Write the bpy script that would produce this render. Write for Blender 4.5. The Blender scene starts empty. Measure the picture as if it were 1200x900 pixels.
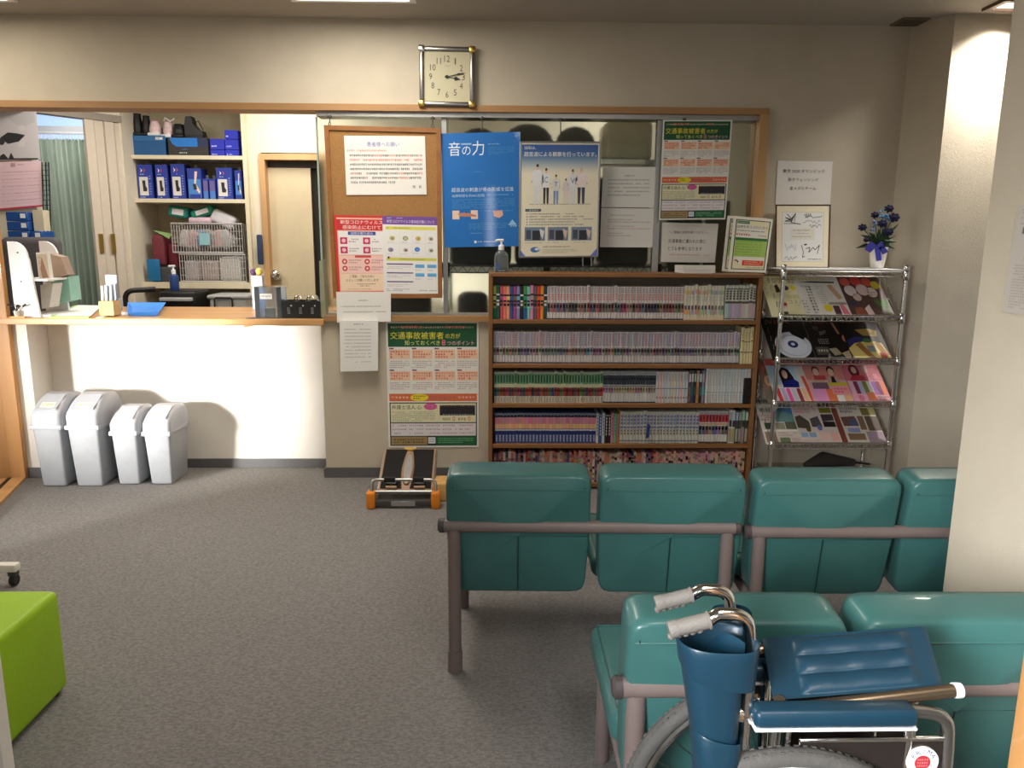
import bpy, bmesh, math, random
from mathutils import Vector, Matrix, Euler
random.seed(11)
S = bpy.context.scene
COL = S.collection
PI = math.pi

# ------------------------------------------------------------------ camera
CAM_H = 1.40
FPX = 900.0
def cam_axes(p, y, r):
    cp, sp, cy, sy = math.cos(p), math.sin(p), math.cos(y), math.sin(y)
    f = Vector((sy*cp, cy*cp, -sp)); rt = Vector((cy, -sy, 0)); up = rt.cross(f)
    c, s = math.cos(r), math.sin(r)
    return rt*c+up*s, up*c-rt*s, f
RT, UP, FW = cam_axes(math.radians(10.86), math.radians(1.37), math.radians(0.38))
CAM = Vector((0, 0, CAM_H))
cd = bpy.data.cameras.new('camera'); co = bpy.data.objects.new('camera', cd); COL.objects.link(co)
cd.sensor_width = 36; cd.lens = 36*FPX/1200; cd.clip_start = 0.02
co.matrix_world = Matrix(((RT.x, UP.x, -FW.x, 0), (RT.y, UP.y, -FW.y, 0), (RT.z, UP.z, -FW.z, CAM_H), (0, 0, 0, 1)))
S.camera = co
# where a measured point of the photograph lies on a known plane of the room
def ray(px, py): return RT*((px-600)/FPX)-UP*((py-450)/FPX)+FW
def oY(px, py, Y): d = ray(px, py); return CAM+d*(Y/d.y)
def oZ(px, py, z): d = ray(px, py); return CAM+d*((z-CAM_H)/d.z)
def oX(px, py, X): d = ray(px, py); return CAM+d*(X/d.x)

# ------------------------------------------------------------------ light
S.view_settings.view_transform = 'Standard'; S.view_settings.look = 'None'
S.view_settings.gamma = 1; S.view_settings.exposure = 0.0
S.cycles.use_denoising = True
S.cycles.max_bounces = 8; S.cycles.transmission_bounces = 8
W = bpy.data.worlds.new('world'); S.world = W; W.use_nodes = True
W.node_tree.nodes['Background'].inputs[0].default_value = (1.0, 0.95, 0.88, 1)
W.node_tree.nodes['Background'].inputs[1].default_value = 0.24
def area(name, loc, target, sx, sy, power, col=(1, 1, 1), spread=180):
    l = bpy.data.lights.new(name, 'AREA'); l.shape = 'RECTANGLE'; l.size = sx; l.size_y = sy
    l.energy = power; l.color = col; l.spread = math.radians(spread)
    o = bpy.data.objects.new(name, l); COL.objects.link(o); o.location = loc
    o.rotation_euler = (Vector(target)-Vector(loc)).to_track_quat('-Z', 'Y').to_euler()
    return o
# daylight from the window of the room beyond the open sliding door on the left
area('next_room_window_light', (-5.5, -0.65, 1.15), (-1.62, 4.5, 0.62), 0.7, 0.7, 20, (1, 0.98, 0.94), 18)
# ceiling panels of the waiting room (the lamp of each fixture)
area('ceiling_panel_light', (-0.68, 3.42, 2.515), (-0.68, 3.42, 0), 0.55, 1.1, 17, (1, 0.955, 0.88))
area('ceiling_panel_light', (-2.9, 2.2, 2.515), (-2.9, 2.2, 0), 0.55, 1.1, 7, (1, 0.955, 0.88))
area('ceiling_panel_light', (0.7, 0.3, 2.515), (0.7, 0.3, 0), 0.55, 1.1, 34, (1, 0.955, 0.88))
area('downlight_lamp', (2.57, 3.975, 2.50), (2.58, 4.02, 0), 0.12, 0.12, 14, (1, 0.93, 0.84), 125)
# daylight through the glazed entrance behind and left of the camera
area('entrance_daylight', (-1.0, -0.7, 1.45), (0.95, 1.3, 0.5), 0.8, 1.0, 14.5, (0.96, 0.98, 1.0), 48)
# the gap between the entrance door leaves behind the camera
area('door_gap_daylight', (0.03, -1.4, 1.58), (0.03, 4.35, 1.45), 0.17, 0.85, 5, (0.96, 0.98, 1.0))
# unseen lights added to brighten the office behind the counter
area('unseen_office_light', (-1.5, 5.55, 2.50), (-1.5, 5.55, 0), 0.5, 0.8, 26, (1, 0.95, 0.87))
area('unseen_office_light', (-2.6, 5.0, 2.50), (-2.6, 5.2, 0), 0.4, 0.6, 15, (1, 0.96, 0.9))  # added to brighten the calendars, folding door and curtain
area('curtain_fill_light', (-3.5, 6.3, 2.50), (-3.1, 6.9, 1.2), 0.3, 0.3, 10, (1, 0.97, 0.93))  # extra light added beyond the folding door, aimed to lift the dark curtain
area('unseen_office_light', (0.8, 5.7, 2.50), (0.8, 5.9, 0), 0.5, 0.8, 9, (1, 0.95, 0.87))

# ------------------------------------------------------------------ materials
def lin(c):
    c = c/255.0
    return c/12.92 if c <= 0.04045 else ((c+0.055)/1.055)**2.4
def L3(c): return (lin(c[0]), lin(c[1]), lin(c[2]))
MC = {}
def M(name, col, rough=0.5, metal=0.0, var=0.06, scale=18, bump=0.0, bscale=120, trans=0.0, ior=1.45, emit=0.0, stretch=None, spec=0.5, coat=0.0, alpha=1.0):
    if name in MC: return MC[name]
    m = bpy.data.materials.new(name); m.use_nodes = True; nt = m.node_tree; N = nt.nodes; K = nt.links
    b = N['Principled BSDF']; c = L3(col)
    tc = N.new('ShaderNodeTexCoord'); mp = N.new('ShaderNodeMapping'); K.new(tc.outputs['Object'], mp.inputs['Vector'])
    if stretch: mp.inputs['Scale'].default_value = stretch
    no = N.new('ShaderNodeTexNoise'); no.inputs['Scale'].default_value = scale; no.inputs['Detail'].default_value = 5
    K.new(mp.outputs[0], no.inputs['Vector'])
    rp = N.new('ShaderNodeValToRGB'); K.new(no.outputs['Fac'], rp.inputs['Fac'])
    rp.color_ramp.elements[0].position = 0.3; rp.color_ramp.elements[1].position = 0.7
    rp.color_ramp.elements[0].color = tuple(max(0, x*(1-var)) for x in c)+(1,)
    rp.color_ramp.elements[1].color = tuple(min(1, x*(1+var)) for x in c)+(1,)
    K.new(rp.outputs[0], b.inputs['Base Color'])
    b.inputs['Roughness'].default_value = rough; b.inputs['Metallic'].default_value = metal
    b.inputs['IOR'].default_value = ior; b.inputs['Transmission Weight'].default_value = trans
    b.inputs['Specular IOR Level'].default_value = spec; b.inputs['Coat Weight'].default_value = coat
    b.inputs['Alpha'].default_value = alpha
    if emit:
        K.new(rp.outputs[0], b.inputs['Emission Color']); b.inputs['Emission Strength'].default_value = emit
    if bump:
        n2 = N.new('ShaderNodeTexNoise'); n2.inputs['Scale'].default_value = bscale; n2.inputs['Detail'].default_value = 4
        K.new(mp.outputs[0], n2.inputs['Vector'])
        bp = N.new('ShaderNodeBump'); bp.inputs['Strength'].default_value = bump; bp.inputs['Distance'].default_value = 0.01
        K.new(n2.outputs['Fac'], bp.inputs['Height']); K.new(bp.outputs[0], b.inputs['Normal'])
    MC[name] = m
    return m
def print_mat(name, rough, coat=0.0, var=0.05):
    m = bpy.data.materials.new(name); m.use_nodes = True; N = m.node_tree.nodes; K = m.node_tree.links
    b = N['Principled BSDF']; a = N.new('ShaderNodeAttribute'); a.attribute_name = 'Col'
    no = N.new('ShaderNodeTexNoise'); no.inputs['Scale'].default_value = 40
    mr = N.new('ShaderNodeMapRange'); mr.inputs[3].default_value = 1-var; mr.inputs[4].default_value = 1+var
    K.new(no.outputs['Fac'], mr.inputs[0])
    mx = N.new('ShaderNodeVectorMath'); mx.operation = 'SCALE'
    K.new(a.outputs['Color'], mx.inputs[0]); K.new(mr.outputs[0], mx.inputs['Scale'])
    K.new(mx.outputs[0], b.inputs['Base Color']); b.inputs['Roughness'].default_value = rough
    b.inputs['Coat Weight'].default_value = coat; b.inputs['Coat Roughness'].default_value = 0.06
    return m
PRINT = print_mat('matt_print', 0.6)
GLOSS = print_mat('glossy_print', 0.35, 0.25)
LAMI = print_mat('laminated_print', 0.5, 0.45)

def carpet():
    m = M('carpet', (141, 137, 135), 0.95, var=0.22, scale=300, bump=0.6, bscale=450, spec=0.1)
    nt = m.node_tree; N = nt.nodes; K = nt.links; b = N['Principled BSDF']
    base = b.inputs['Base Color'].links[0].from_socket
    tc = [n for n in N if n.type == 'TEX_COORD'][0]
    mp = N.new('ShaderNodeMapping'); mp.inputs['Scale'].default_value = (1, 1.7, 1); K.new(tc.outputs['Object'], mp.inputs['Vector'])
    n = N.new('ShaderNodeTexNoise'); n.inputs['Scale'].default_value = 75; n.inputs['Detail'].default_value = 6; K.new(mp.outputs[0], n.inputs['Vector'])
    r = N.new('ShaderNodeValToRGB'); r.color_ramp.elements[0].position = 0.34; r.color_ramp.elements[1].position = 0.66
    r.color_ramp.elements[0].color = (0.78, 0.78, 0.78, 1); r.color_ramp.elements[1].color = (1.17, 1.165, 1.16, 1)
    K.new(n.outputs['Fac'], r.inputs['Fac'])
    mx = N.new('ShaderNodeMix'); mx.data_type = 'RGBA'; mx.blend_type = 'MULTIPLY'; mx.inputs[0].default_value = 1
    K.new(base, mx.inputs[6]); K.new(r.outputs[0], mx.inputs[7]); K.new(mx.outputs[2], b.inputs['Base Color'])
    return m
M_WALL = M('beige_wallpaper', (205, 194, 175), 0.9, var=0.03, scale=8, bump=0.25, bscale=260, spec=0.2)
M_WHITEWALL = M('white_wallpaper', (238, 233, 224), 0.9, var=0.02, scale=8, bump=0.2, bscale=260, spec=0.2)
M_OFFICE = M('cream_office_wall', (226, 216, 194), 0.9, var=0.03, scale=6, bump=0.1)
M_CEIL = M('grey_ceiling_board', (186, 178, 166), 0.95, var=0.10, scale=150, bump=0.5, bscale=180, spec=0.1)
M_BASE = M('grey_vinyl_skirting', (98, 96, 96), 0.6, var=0.04)
M_WOOD = M('orange_varnished_wood', (196, 142, 84), 0.42, var=0.16, scale=10, stretch=(1, 1, 0.12), coat=0.2)
M_WOODX = M('counter_wood', (204, 154, 98), 0.4, var=0.14, scale=10, stretch=(0.12, 1, 1), coat=0.25)
M_TRIMX = M('window_frame_wood', (170, 128, 84), 0.5, var=0.12, scale=10, stretch=(0.12, 1, 1))
M_TRIMZ = M('window_frame_wood_upright', (198, 156, 108), 0.5, var=0.12, scale=10, stretch=(1, 1, 0.12))
M_SHELF = M('bookshelf_wood', (140, 95, 55), 0.5, var=0.2, scale=9, stretch=(0.1, 1, 1))
M_SHELFZ = M('bookshelf_wood_upright', (132, 90, 52), 0.5, var=0.2, scale=9, stretch=(1, 1, 0.1))
M_SHELFBACK = M('bookshelf_back_board', (150, 140, 122), 0.8)
M_TEAL = M('teal_vinyl', (58, 103, 100), 0.38, var=0.07, scale=6, bump=0.12, bscale=14, coat=0.15)
M_TEALSEAM = M('dark_teal_seam', (16, 52, 50), 0.6)
M_TUBE = M('grey_brown_enamel_tube', (118, 104, 100), 0.42, var=0.05)
M_CHROME = M('chrome', (226, 224, 220), 0.14, 1.0, var=0.03)
M_STEEL = M('brushed_steel', (178, 176, 172), 0.32, 1.0, var=0.06, scale=40)
M_WIRE = M('chromed_wire', (190, 188, 182), 0.25, 1.0, var=0.05)
M_RUBBER = M('grey_rubber', (84, 82, 79), 0.8, bump=0.3, bscale=90)
M_BLACK = M('black_plastic', (22, 21, 22), 0.45)
M_BLACKMATT = M('black_grip_mat', (26, 25, 25), 0.85, bump=0.3, bscale=200)
M_NAVY = M('navy_vinyl', (20, 54, 72), 0.4, var=0.08, scale=8, bump=0.15, bscale=30, coat=0.1)
M_GRIP = M('pale_grey_grip_rubber', (122, 117, 111), 0.5, bump=0.2, bscale=260)
M_BIN = M('pale_grey_bin_plastic', (166, 168, 174), 0.42, var=0.03)
M_BINB = M('grey_bin_plastic', (148, 150, 154), 0.45, var=0.04)
M_ORANGE = M('orange_plastic', (226, 132, 34), 0.45)
M_SILVER = M('silver_plastic', (168, 166, 164), 0.35, 0.5)
M_TAN = M('tan_plastic_edge', (176, 140, 108), 0.5)
M_DGREY = M('dark_grey_plastic', (70, 68, 68), 0.5)
M_LIME = M('lime_green_vinyl', (154, 196, 28), 0.5, var=0.05, scale=5, bump=0.12, bscale=60)
M_WHITE = M('white_plastic', (236, 236, 236), 0.4, var=0.02)
M_PAPER = M('white_paper', (236, 232, 226), 0.75, var=0.02)
M_CREAM = M('cream_painted_board', (222, 210, 180), 0.6, var=0.03)
M_DOOR = M('cream_door_leaf', (210, 194, 160), 0.55, var=0.03)
M_CORK = M('cork', (164, 120, 72), 0.9, var=0.14, scale=160, bump=0.3, bscale=220)
M_GLASS = M('clear_glass', (245, 250, 248), 0.02, trans=1.0, var=0.0)
M_FROST = M('frosted_glass', (226, 232, 226), 0.26, trans=1.0, var=0.02, ior=1.14, spec=0.25)
M_ACRYL = M('blue_tinted_acrylic', (110, 160, 236), 0.08, trans=0.7, var=0.02)
M_GEL = M('clear_plastic_bottle', (225, 232, 236), 0.08, trans=0.9, var=0.02, ior=1.3)
M_ALU = M('aluminium', (178, 178, 176), 0.38, 0.9, var=0.05)
M_GOLD = M('brass', (206, 170, 98), 0.28, 1.0)
M_DIAL = M('cream_dial', (206, 198, 166), 0.5, var=0.02)
M_CURTAIN = M('green_curtain_cloth', (178, 192, 178), 0.9, var=0.12, scale=12, stretch=(1, 1, 0.2), bump=0.2)
M_SKYPANE = M('daylit_window_pane', (168, 194, 240), 0.3, emit=0.9, var=0.02)
M_LAMP = M('lit_lamp_diffuser', (255, 246, 228), 0.5, emit=6.0, var=0.0)
M_BLUEBOX = M('blue_card_box', (34, 88, 142), 0.55)
M_LEAF = M('dark_green_leaf', (40, 66, 34), 0.55, var=0.25, scale=30)
M_PETAL = M('midnight_blue_petal', (24, 22, 62), 0.6, var=0.2, scale=60)
M_BLUEFL = M('pale_blue_filler_petal', (86, 130, 176), 0.6, var=0.2)
M_RIBBON = M('blue_ribbon_cloth', (62, 62, 158), 0.5, var=0.12, scale=40)
M_CERAMIC = M('white_ceramic', (226, 222, 214), 0.25, var=0.03)
M_PINKPAPER = M('pink_paper', (226, 184, 192), 0.75, var=0.02)
M_TANCLOTH = M('tan_cloth', (166, 144, 126), 0.9, var=0.1)
M_MINT = M('mint_card', (150, 196, 180), 0.7, var=0.04)
M_PINE = M('light_wood', (214, 170, 104), 0.55, var=0.1, scale=14)
M_FOLD = M('folding_panel_vinyl', (208, 195, 176), 0.6, var=0.03)
M_BLUETRAY = M('bright_blue_plastic', (62, 138, 226), 0.4)
M_SPOKE = M('wheel_spoke_steel', (120, 118, 116), 0.3, 1.0)
M_GUARD = M('clear_smoked_guard', (84, 78, 76), 0.12, trans=0.55, var=0.04)
M_CLEARBOX = M('translucent_bin_plastic', (206, 206, 202), 0.35, trans=0.45, var=0.03)
M_CARPET = carpet()

# ------------------------------------------------------------------ mesh helpers
def wloc(o):
    v = Vector((0, 0, 0))
    while o is not None:
        v += o.location; o = o.parent
    return v
def link(o, parent=None):
    COL.objects.link(o)
    if parent is not None: o.parent = parent
    return o
class MB:
    def __init__(s): s.v = []; s.f = []; s.c = []; s.sm = []
    def add(s, vs, fs, col=None, smooth=False):
        n = len(s.v); s.v += [Vector(q) for q in vs]
        for f in fs: s.f.append(tuple(n+i for i in f)); s.c.append(col); s.sm.append(smooth)
        return s
    def quad(s, a, b, c, d, col=None): return s.add((a, b, c, d), ((0, 1, 2, 3),), col)
    def box(s, x0, x1, y0, y1, z0, z1, col=None, mat=None):
        vs = [Vector((x, y, z)) for z in (z0, z1) for y in (y0, y1) for x in (x0, x1)]
        if mat is not None: vs = [mat @ q for q in vs]
        return s.add(vs, ((0, 2, 3, 1), (4, 5, 7, 6), (0, 1, 5, 4), (2, 6, 7, 3), (0, 4, 6, 2), (1, 3, 7, 5)), col)
    def rbox(s, x0, x1, y0, y1, z0, z1, r=0.01, seg=3, mat=None, taper=None, col=None):
        bm = bmesh.new(); bmesh.ops.create_cube(bm, size=1)
        for v in bm.verts:
            v.co = Vector(((x0+x1)/2+v.co.x*(x1-x0), (y0+y1)/2+v.co.y*(y1-y0), (z0+z1)/2+v.co.z*(z1-z0)))
            if taper is not None and v.co.z < (z0+z1)/2:
                v.co.x = (x0+x1)/2+(v.co.x-(x0+x1)/2)*taper; v.co.y = (y0+y1)/2+(v.co.y-(y0+y1)/2)*taper
        bmesh.ops.bevel(bm, geom=bm.edges[:]+bm.verts[:], offset=r, segments=seg, profile=0.5, affect='EDGES', clamp_overlap=True)
        bm.verts.index_update()
        vs = [v.co.copy() for v in bm.verts]
        if mat is not None: vs = [mat @ q for q in vs]
        s.add(vs, [tuple(v.index for v in f.verts) for f in bm.faces], col, True); bm.free()
        return s
    def tube(s, path, r, n=10, closed=False, col=None, rs=None, sq=1.0):
        P = [Vector(p) for p in path]; m = len(P); T = []
        for i in range(m):
            a = P[(i-1) % m] if (closed or i) else P[0]; b = P[(i+1) % m] if (closed or i < m-1) else P[-1]
            T.append((b-a).normalized())
        u = T[0].orthogonal().normalized(); vs = []; fs = []
        for i in range(m):
            u = (u-T[i]*u.dot(T[i]))
            u = u.normalized() if u.length > 1e-6 else T[i].orthogonal().normalized()
            w = T[i].cross(u); rr = rs[i] if rs else r
            for k in range(n):
                a = 2*PI*k/n; vs.append(P[i]+u*(math.cos(a)*rr)+w*(math.sin(a)*rr*sq))
        for i in range(m if closed else m-1):
            for k in range(n):
                j = (i+1) % m
                fs.append((i*n+k, i*n+(k+1) % n, j*n+(k+1) % n, j*n+k))
        s.add(vs, fs, col, True)
        if not closed:
            b0 = len(s.v)-m*n
            s.f.append(tuple(b0+k for k in reversed(range(n)))); s.c.append(col); s.sm.append(False)
            s.f.append(tuple(b0+(m-1)*n+k for k in range(n))); s.c.append(col); s.sm.append(False)
        return s
    def lathe(s, prof, c=(0, 0, 0), n=20, col=None, ax='z', sx=1.0, sy=1.0):
        c = Vector(c); vs = []; fs = []
        for (r, z) in prof:
            for k in range(n):
                a = 2*PI*k/n; x, y = math.cos(a)*r*sx, math.sin(a)*r*sy
                q = Vector((x, y, z)) if ax == 'z' else (Vector((x, z, y)) if ax == 'y' else Vector((z, x, y)))
                vs.append(c+q)
        for i in range(len(prof)-1):
            for k in range(n): fs.append((i*n+k, i*n+(k+1) % n, (i+1)*n+(k+1) % n, (i+1)*n+k))
        fs.append(tuple(reversed(range(n)))); fs.append(tuple((len(prof)-1)*n+k for k in range(n)))
        return s.add(vs, fs, col, True)
    def prism(s, pts, d0, d1, ax='x', col=None, smooth=False):
        def q(p, d): return {'x': (d, p[0], p[1]), 'y': (p[0], d, p[1]), 'z': (p[0], p[1], d)}[ax]
        n = len(pts); vs = [q(p, d0) for p in pts]+[q(p, d1) for p in pts]
        fs = [tuple(range(n)), tuple(reversed(range(n, 2*n)))]+[(i, n+i, n+(i+1) % n, (i+1) % n) for i in range(n)]
        return s.add(vs, fs, col, smooth)
    def ball(s, c, r, n=10, col=None, sx=1, sy=1, sz=1):
        pr = [(max(1e-4, r*math.sin(PI*i/n)), -r*math.cos(PI*i/n)*sz) for i in range(n+1)]
        return s.lathe(pr, c, n*2, col, 'z', sx, sy)
    def grid(s, fn, nu, nv, col=None, smooth=True):
        vs = [fn(i/nu, j/nv) for j in range(nv+1) for i in range(nu+1)]
        fs = [(j*(nu+1)+i, j*(nu+1)+i+1, (j+1)*(nu+1)+i+1, (j+1)*(nu+1)+i) for j in range(nv) for i in range(nu)]
        return s.add(vs, fs, col, smooth)
    def build(s, name, mat, parent=None, local=False, label=None, angle=38, fixn=True):
        me = bpy.data.meshes.new(name)
        if parent is not None: org = Vector((0, 0, 0)) if local else wloc(parent)
        elif local: org = Vector((0, 0, 0))
        else:
            lo = [min(q[i] for q in s.v) for i in range(3)]; hi = [max(q[i] for q in s.v) for i in range(3)]
            org = Vector(((lo[0]+hi[0])/2, (lo[1]+hi[1])/2, lo[2]))
        me.from_pydata([tuple(q-org) for q in s.v], [], s.f)
        if fixn:
            bm = bmesh.new(); bm.from_mesh(me); bmesh.ops.recalc_face_normals(bm, faces=bm.faces[:]); bm.to_mesh(me); bm.free()
        for p, sm in zip(me.polygons, s.sm): p.use_smooth = sm
        if any(s.sm): me.set_sharp_from_angle(angle=math.radians(angle))
        if any(c is not None for c in s.c):
            at = me.color_attributes.new('Col', 'FLOAT_COLOR', 'CORNER'); buf = []
            for p, c in zip(me.polygons, s.c):
                q = list(L3(c or (200, 200, 200)))+[1.0]
                buf += q*p.loop_total
            at.data.foreach_set('color', buf)
        me.materials.append(mat)
        o = bpy.data.objects.new(name, me); link(o, parent)
        if parent is None: o.location = org
        if label: o['label'] = label
        return o
def tag(o, label, cat, group=None, kind=None):
    o['label'] = label; o['category'] = cat
    if group: o['group'] = group
    if kind: o['kind'] = kind
    return o
def thing(name, label, cat, loc=(0, 0, 0), rotz=0.0, group=None):
    o = bpy.data.objects.new(name, None); COL.objects.link(o); o.empty_display_size = 0.05
    o.location = loc; o.rotation_euler = (0, 0, rotz)
    return tag(o, label, cat, group)
def structroot(name):
    o = bpy.data.objects.new(name, None); COL.objects.link(o); o['kind'] = 'structure'; return o
def struct(name, mb, mat, parent=None):
    o = mb.build(name, mat, parent)
    if parent is None: o['kind'] = 'structure'
    return o
def fillet(P, r, seg=6):
    P = [Vector(p) for p in P]; out = [P[0]]
    for i in range(1, len(P)-1):
        a, b, c = P[i-1], P[i], P[i+1]; u = (a-b).normalized(); w = (c-b).normalized()
        d = min(r, (a-b).length*0.49, (c-b).length*0.49); s0, s1 = b+u*d, b+w*d
        for k in range(seg+1):
            t = k/seg; out.append(s0*(1-t)**2+b*2*t*(1-t)+s1*t*t)
    out.append(P[-1]); return out
TXT = {}
def text_geo(s, bold=0.0, res=2):
    k = (s, bold, res)
    if k not in TXT:
        c = bpy.data.curves.new('lettering', 'FONT'); c.body = s; c.resolution_u = res; c.offset = 0.0
        o = bpy.data.objects.new('lettering', c); me = bpy.data.meshes.new_from_object(o)
        vs = [(v.co.x, v.co.y) for v in me.vertices]; fs = [tuple(p.vertices) for p in me.polygons]
        bpy.data.objects.remove(o); bpy.data.curves.remove(c); bpy.data.meshes.remove(me)
        TXT[k] = (vs, fs)
    return TXT[k]
class Sheet:
    """A printed sheet between four corners; u runs right, v runs down, print lies a hair in front of the paper."""
    def __init__(s, corners, nrm=None, mat=None, paper=(238, 234, 228), thick=0.0012):
        s.c = [Vector(q) for q in corners]; s.m = MB(); s.mat = mat or PRINT; s.paper = paper; s.thick = thick
        s.n = nrm if nrm is not None else ((s.c[1]-s.c[0]).cross(s.c[0]-s.c[3])).normalized()
        if s.n.dot(CAM-s.c[0]) < 0: s.n = -s.n
        s.lv = 1; s.curve = None
    def P(s, u, v, lv=None):
        a = s.c[0].lerp(s.c[1], u); b = s.c[3].lerp(s.c[2], u)
        q = a.lerp(b, v)+s.n*(0.00025+0.00022*(s.lv if lv is None else lv))
        if s.curve: q = q+s.n*s.curve(u, v)
        return q
    def rect(s, u0, v0, u1, v1, col, lv=None):
        s.m.add([s.P(u0, v1, lv), s.P(u1, v1, lv), s.P(u1, v0, lv), s.P(u0, v0, lv)], ((0, 1, 2, 3),), col); return s
    def poly(s, pts, col, lv=None):
        s.m.add([s.P(u, v, lv) for u, v in pts], (tuple(range(len(pts))),), col); return s
    def disc(s, u, v, ru, rv, col, n=14, lv=None):
        return s.poly([(u+math.cos(2*PI*k/n)*ru, v+math.sin(2*PI*k/n)*rv) for k in range(n)], col, lv)
    def frame(s, u0, v0, u1, v1, tu, tv, col, lv=None):
        s.rect(u0, v0, u1, v0+tv, col, lv); s.rect(u0, v1-tv, u1, v1, col, lv)
        s.rect(u0, v0+tv, u0+tu, v1-tv, col, lv); s.rect(u1-tu, v0+tv, u1, v1-tv, col, lv); return s
    def text(s, t, u0, v0, u1, v1, col, bold=0.0, lv=None, res=2):
        vs, fs = text_geo(t, bold, res)
        if not vs: return s
        x0 = min(q[0] for q in vs); x1 = max(q[0] for q in vs); y0 = min(q[1] for q in vs); y1 = max(q[1] for q in vs)
        l = s.lv+2 if lv is None else lv
        s.m.add([s.P(u0+(x-x0)/(x1-x0)*(u1-u0), v1-(y-y0)/(y1-y0)*(v1-v0), l) for x, y in vs], fs, col); return s
    def lines(s, u0, v0, u1, v1, n, col, fill=0.55, cw=0.022, last=0.7, lv=None, alt=None):
        h = (v1-v0)/n; l = s.lv+2 if lv is None else lv
        for i in range(n):
            u = u0; e = u1 if i < n-1 else u0+(u1-u0)*last; y = v0+h*(i+0.5)
            while u < e-cw*0.3:
                k = random.choice((1, 1, 2, 2, 3)); w = min(cw*k, e-u)
                if random.random() > 0.08:
                    c = alt if (alt and random.random() < 0.25) else col
                    k2 = 0.0
                    while k2 < w*0.86:   # little strokes of one character each
                        cwid = min(cw*0.82, w*0.9-k2); a = h*fill*random.uniform(0.36, 0.5); b = h*fill*random.uniform(0.36, 0.5)
                        if a > 0 and cwid > 0:
                            th = max(h*fill*0.13, 1e-5); yy = y+h*fill*random.uniform(-0.12, 0.12)
                            s.rect(u+k2, y-a, u+k2+cwid, y-a+th*1.2, c, l); s.rect(u+k2+cwid*random.uniform(0.2, 0.6), y-a+th*1.2, u+k2+cwid*random.uniform(0.62, 0.85), y+b, c, l)
                            s.rect(u+k2, yy, u+k2+cwid, yy+th, c, l+1)
                        k2 += cw
                u += w
        return s
    def build(s, name, label, cat, group=None, parent=None):
        p = MB(); off = -s.n*s.thick; nu, nv = (10, 10) if s.curve else (1, 1)
        fr = [[s.P(i/nu, j/nv, 0) for i in range(nu+1)] for j in range(nv+1)]
        vs = [q for r in fr for q in r]; n1 = len(vs); vs = vs+[q+off for q in vs]
        I = lambda i, j: j*(nu+1)+i
        fs = []
        for j in range(nv):
            for i in range(nu):
                f = (I(i, j), I(i+1, j), I(i+1, j+1), I(i, j+1)); fs += [f, tuple(n1+k for k in reversed(f))]
        bd = [I(i, 0) for i in range(nu)]+[I(nu, j) for j in range(nv)]+[I(i, nv) for i in range(nu, 0, -1)]+[I(0, j) for j in range(nv, 0, -1)]
        for a, b in zip(bd, bd[1:]+bd[:1]): fs.append((a, b, n1+b, n1+a))
        p.add(vs, fs, s.paper)
        o = p.build(name, s.mat, parent)
        if cat: tag(o, label, cat, group)
        if s.m.v: s.m.build('printed_matter', s.mat, o, fixn=False)
        return o
def corners(px, Y): return [oY(x, y, Y) for x, y in px]
def ordn(n):
    w = ('first second third fourth fifth sixth seventh eighth ninth tenth eleventh twelfth thirteenth fourteenth fifteenth '
         'sixteenth seventeenth eighteenth nineteenth').split()
    t = ('', '', 'twentieth', 'thirtieth', 'fortieth', 'fiftieth', 'sixtieth', 'seventieth', 'eightieth', 'ninetieth')
    u = ('', '', 'twenty', 'thirty', 'forty', 'fifty', 'sixty', 'seventy', 'eighty', 'ninety')
    if n < 20: return w[n-1]
    return t[n//10] if n % 10 == 0 else u[n//10]+'-'+w[n % 10-1]

# ------------------------------------------------------------------ setting: waiting room
WY = 4.37
struct('floor', MB().box(-6.5, 5, -2.2, 8, -0.05, 0), M_CARPET)
struct('ceiling', MB().box(-6.5, 5, -2.2, 8, 2.525, 2.58), M_CEIL)
m = MB()
m.box(-3.3, 2.237, WY, 4.5, 2.085, 2.525); m.box(1.49, 2.237, WY, 4.5, 0, 2.085); m.box(-0.985, 1.49, WY, 4.5, 0, 0.93)
struct('wall_back', m, M_WALL)
m = MB(); m.box(-2.705, -0.985, 4.57, 4.64, 0, 0.900); m.box(-3.0, -2.635, WY, 4.57, 0, 0.900)
struct('wall_recess', m, M_WHITEWALL)
# angled pilaster at the right end
m = MB(); m.prism([(2.237, 4.37), (2.336, 4.126), (3.6, 4.15), (3.6, 4.6), (2.237, 4.6)], 0, 2.525, 'z')
struct('wall_right', m, M_WALL)
c = oY(1155, 560, 2.12); px1 = oY(1114, 617, 2.12).x
struct('wall_right', MB().box(px1, px1+0.25, 0.9, 2.12, 0, 2.525), M_WALL)
XR = px1
lw = oY(11, 850, 1.755)
struct('wall_left', MB().box(-2.75, lw.x, 1.715, 1.755, 0, 2.525), M_WHITEWALL)
struct('wall_left', MB().box(-2.75, -2.62, 1.755, 2.65, 0, 2.525), M_WALL)
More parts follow.
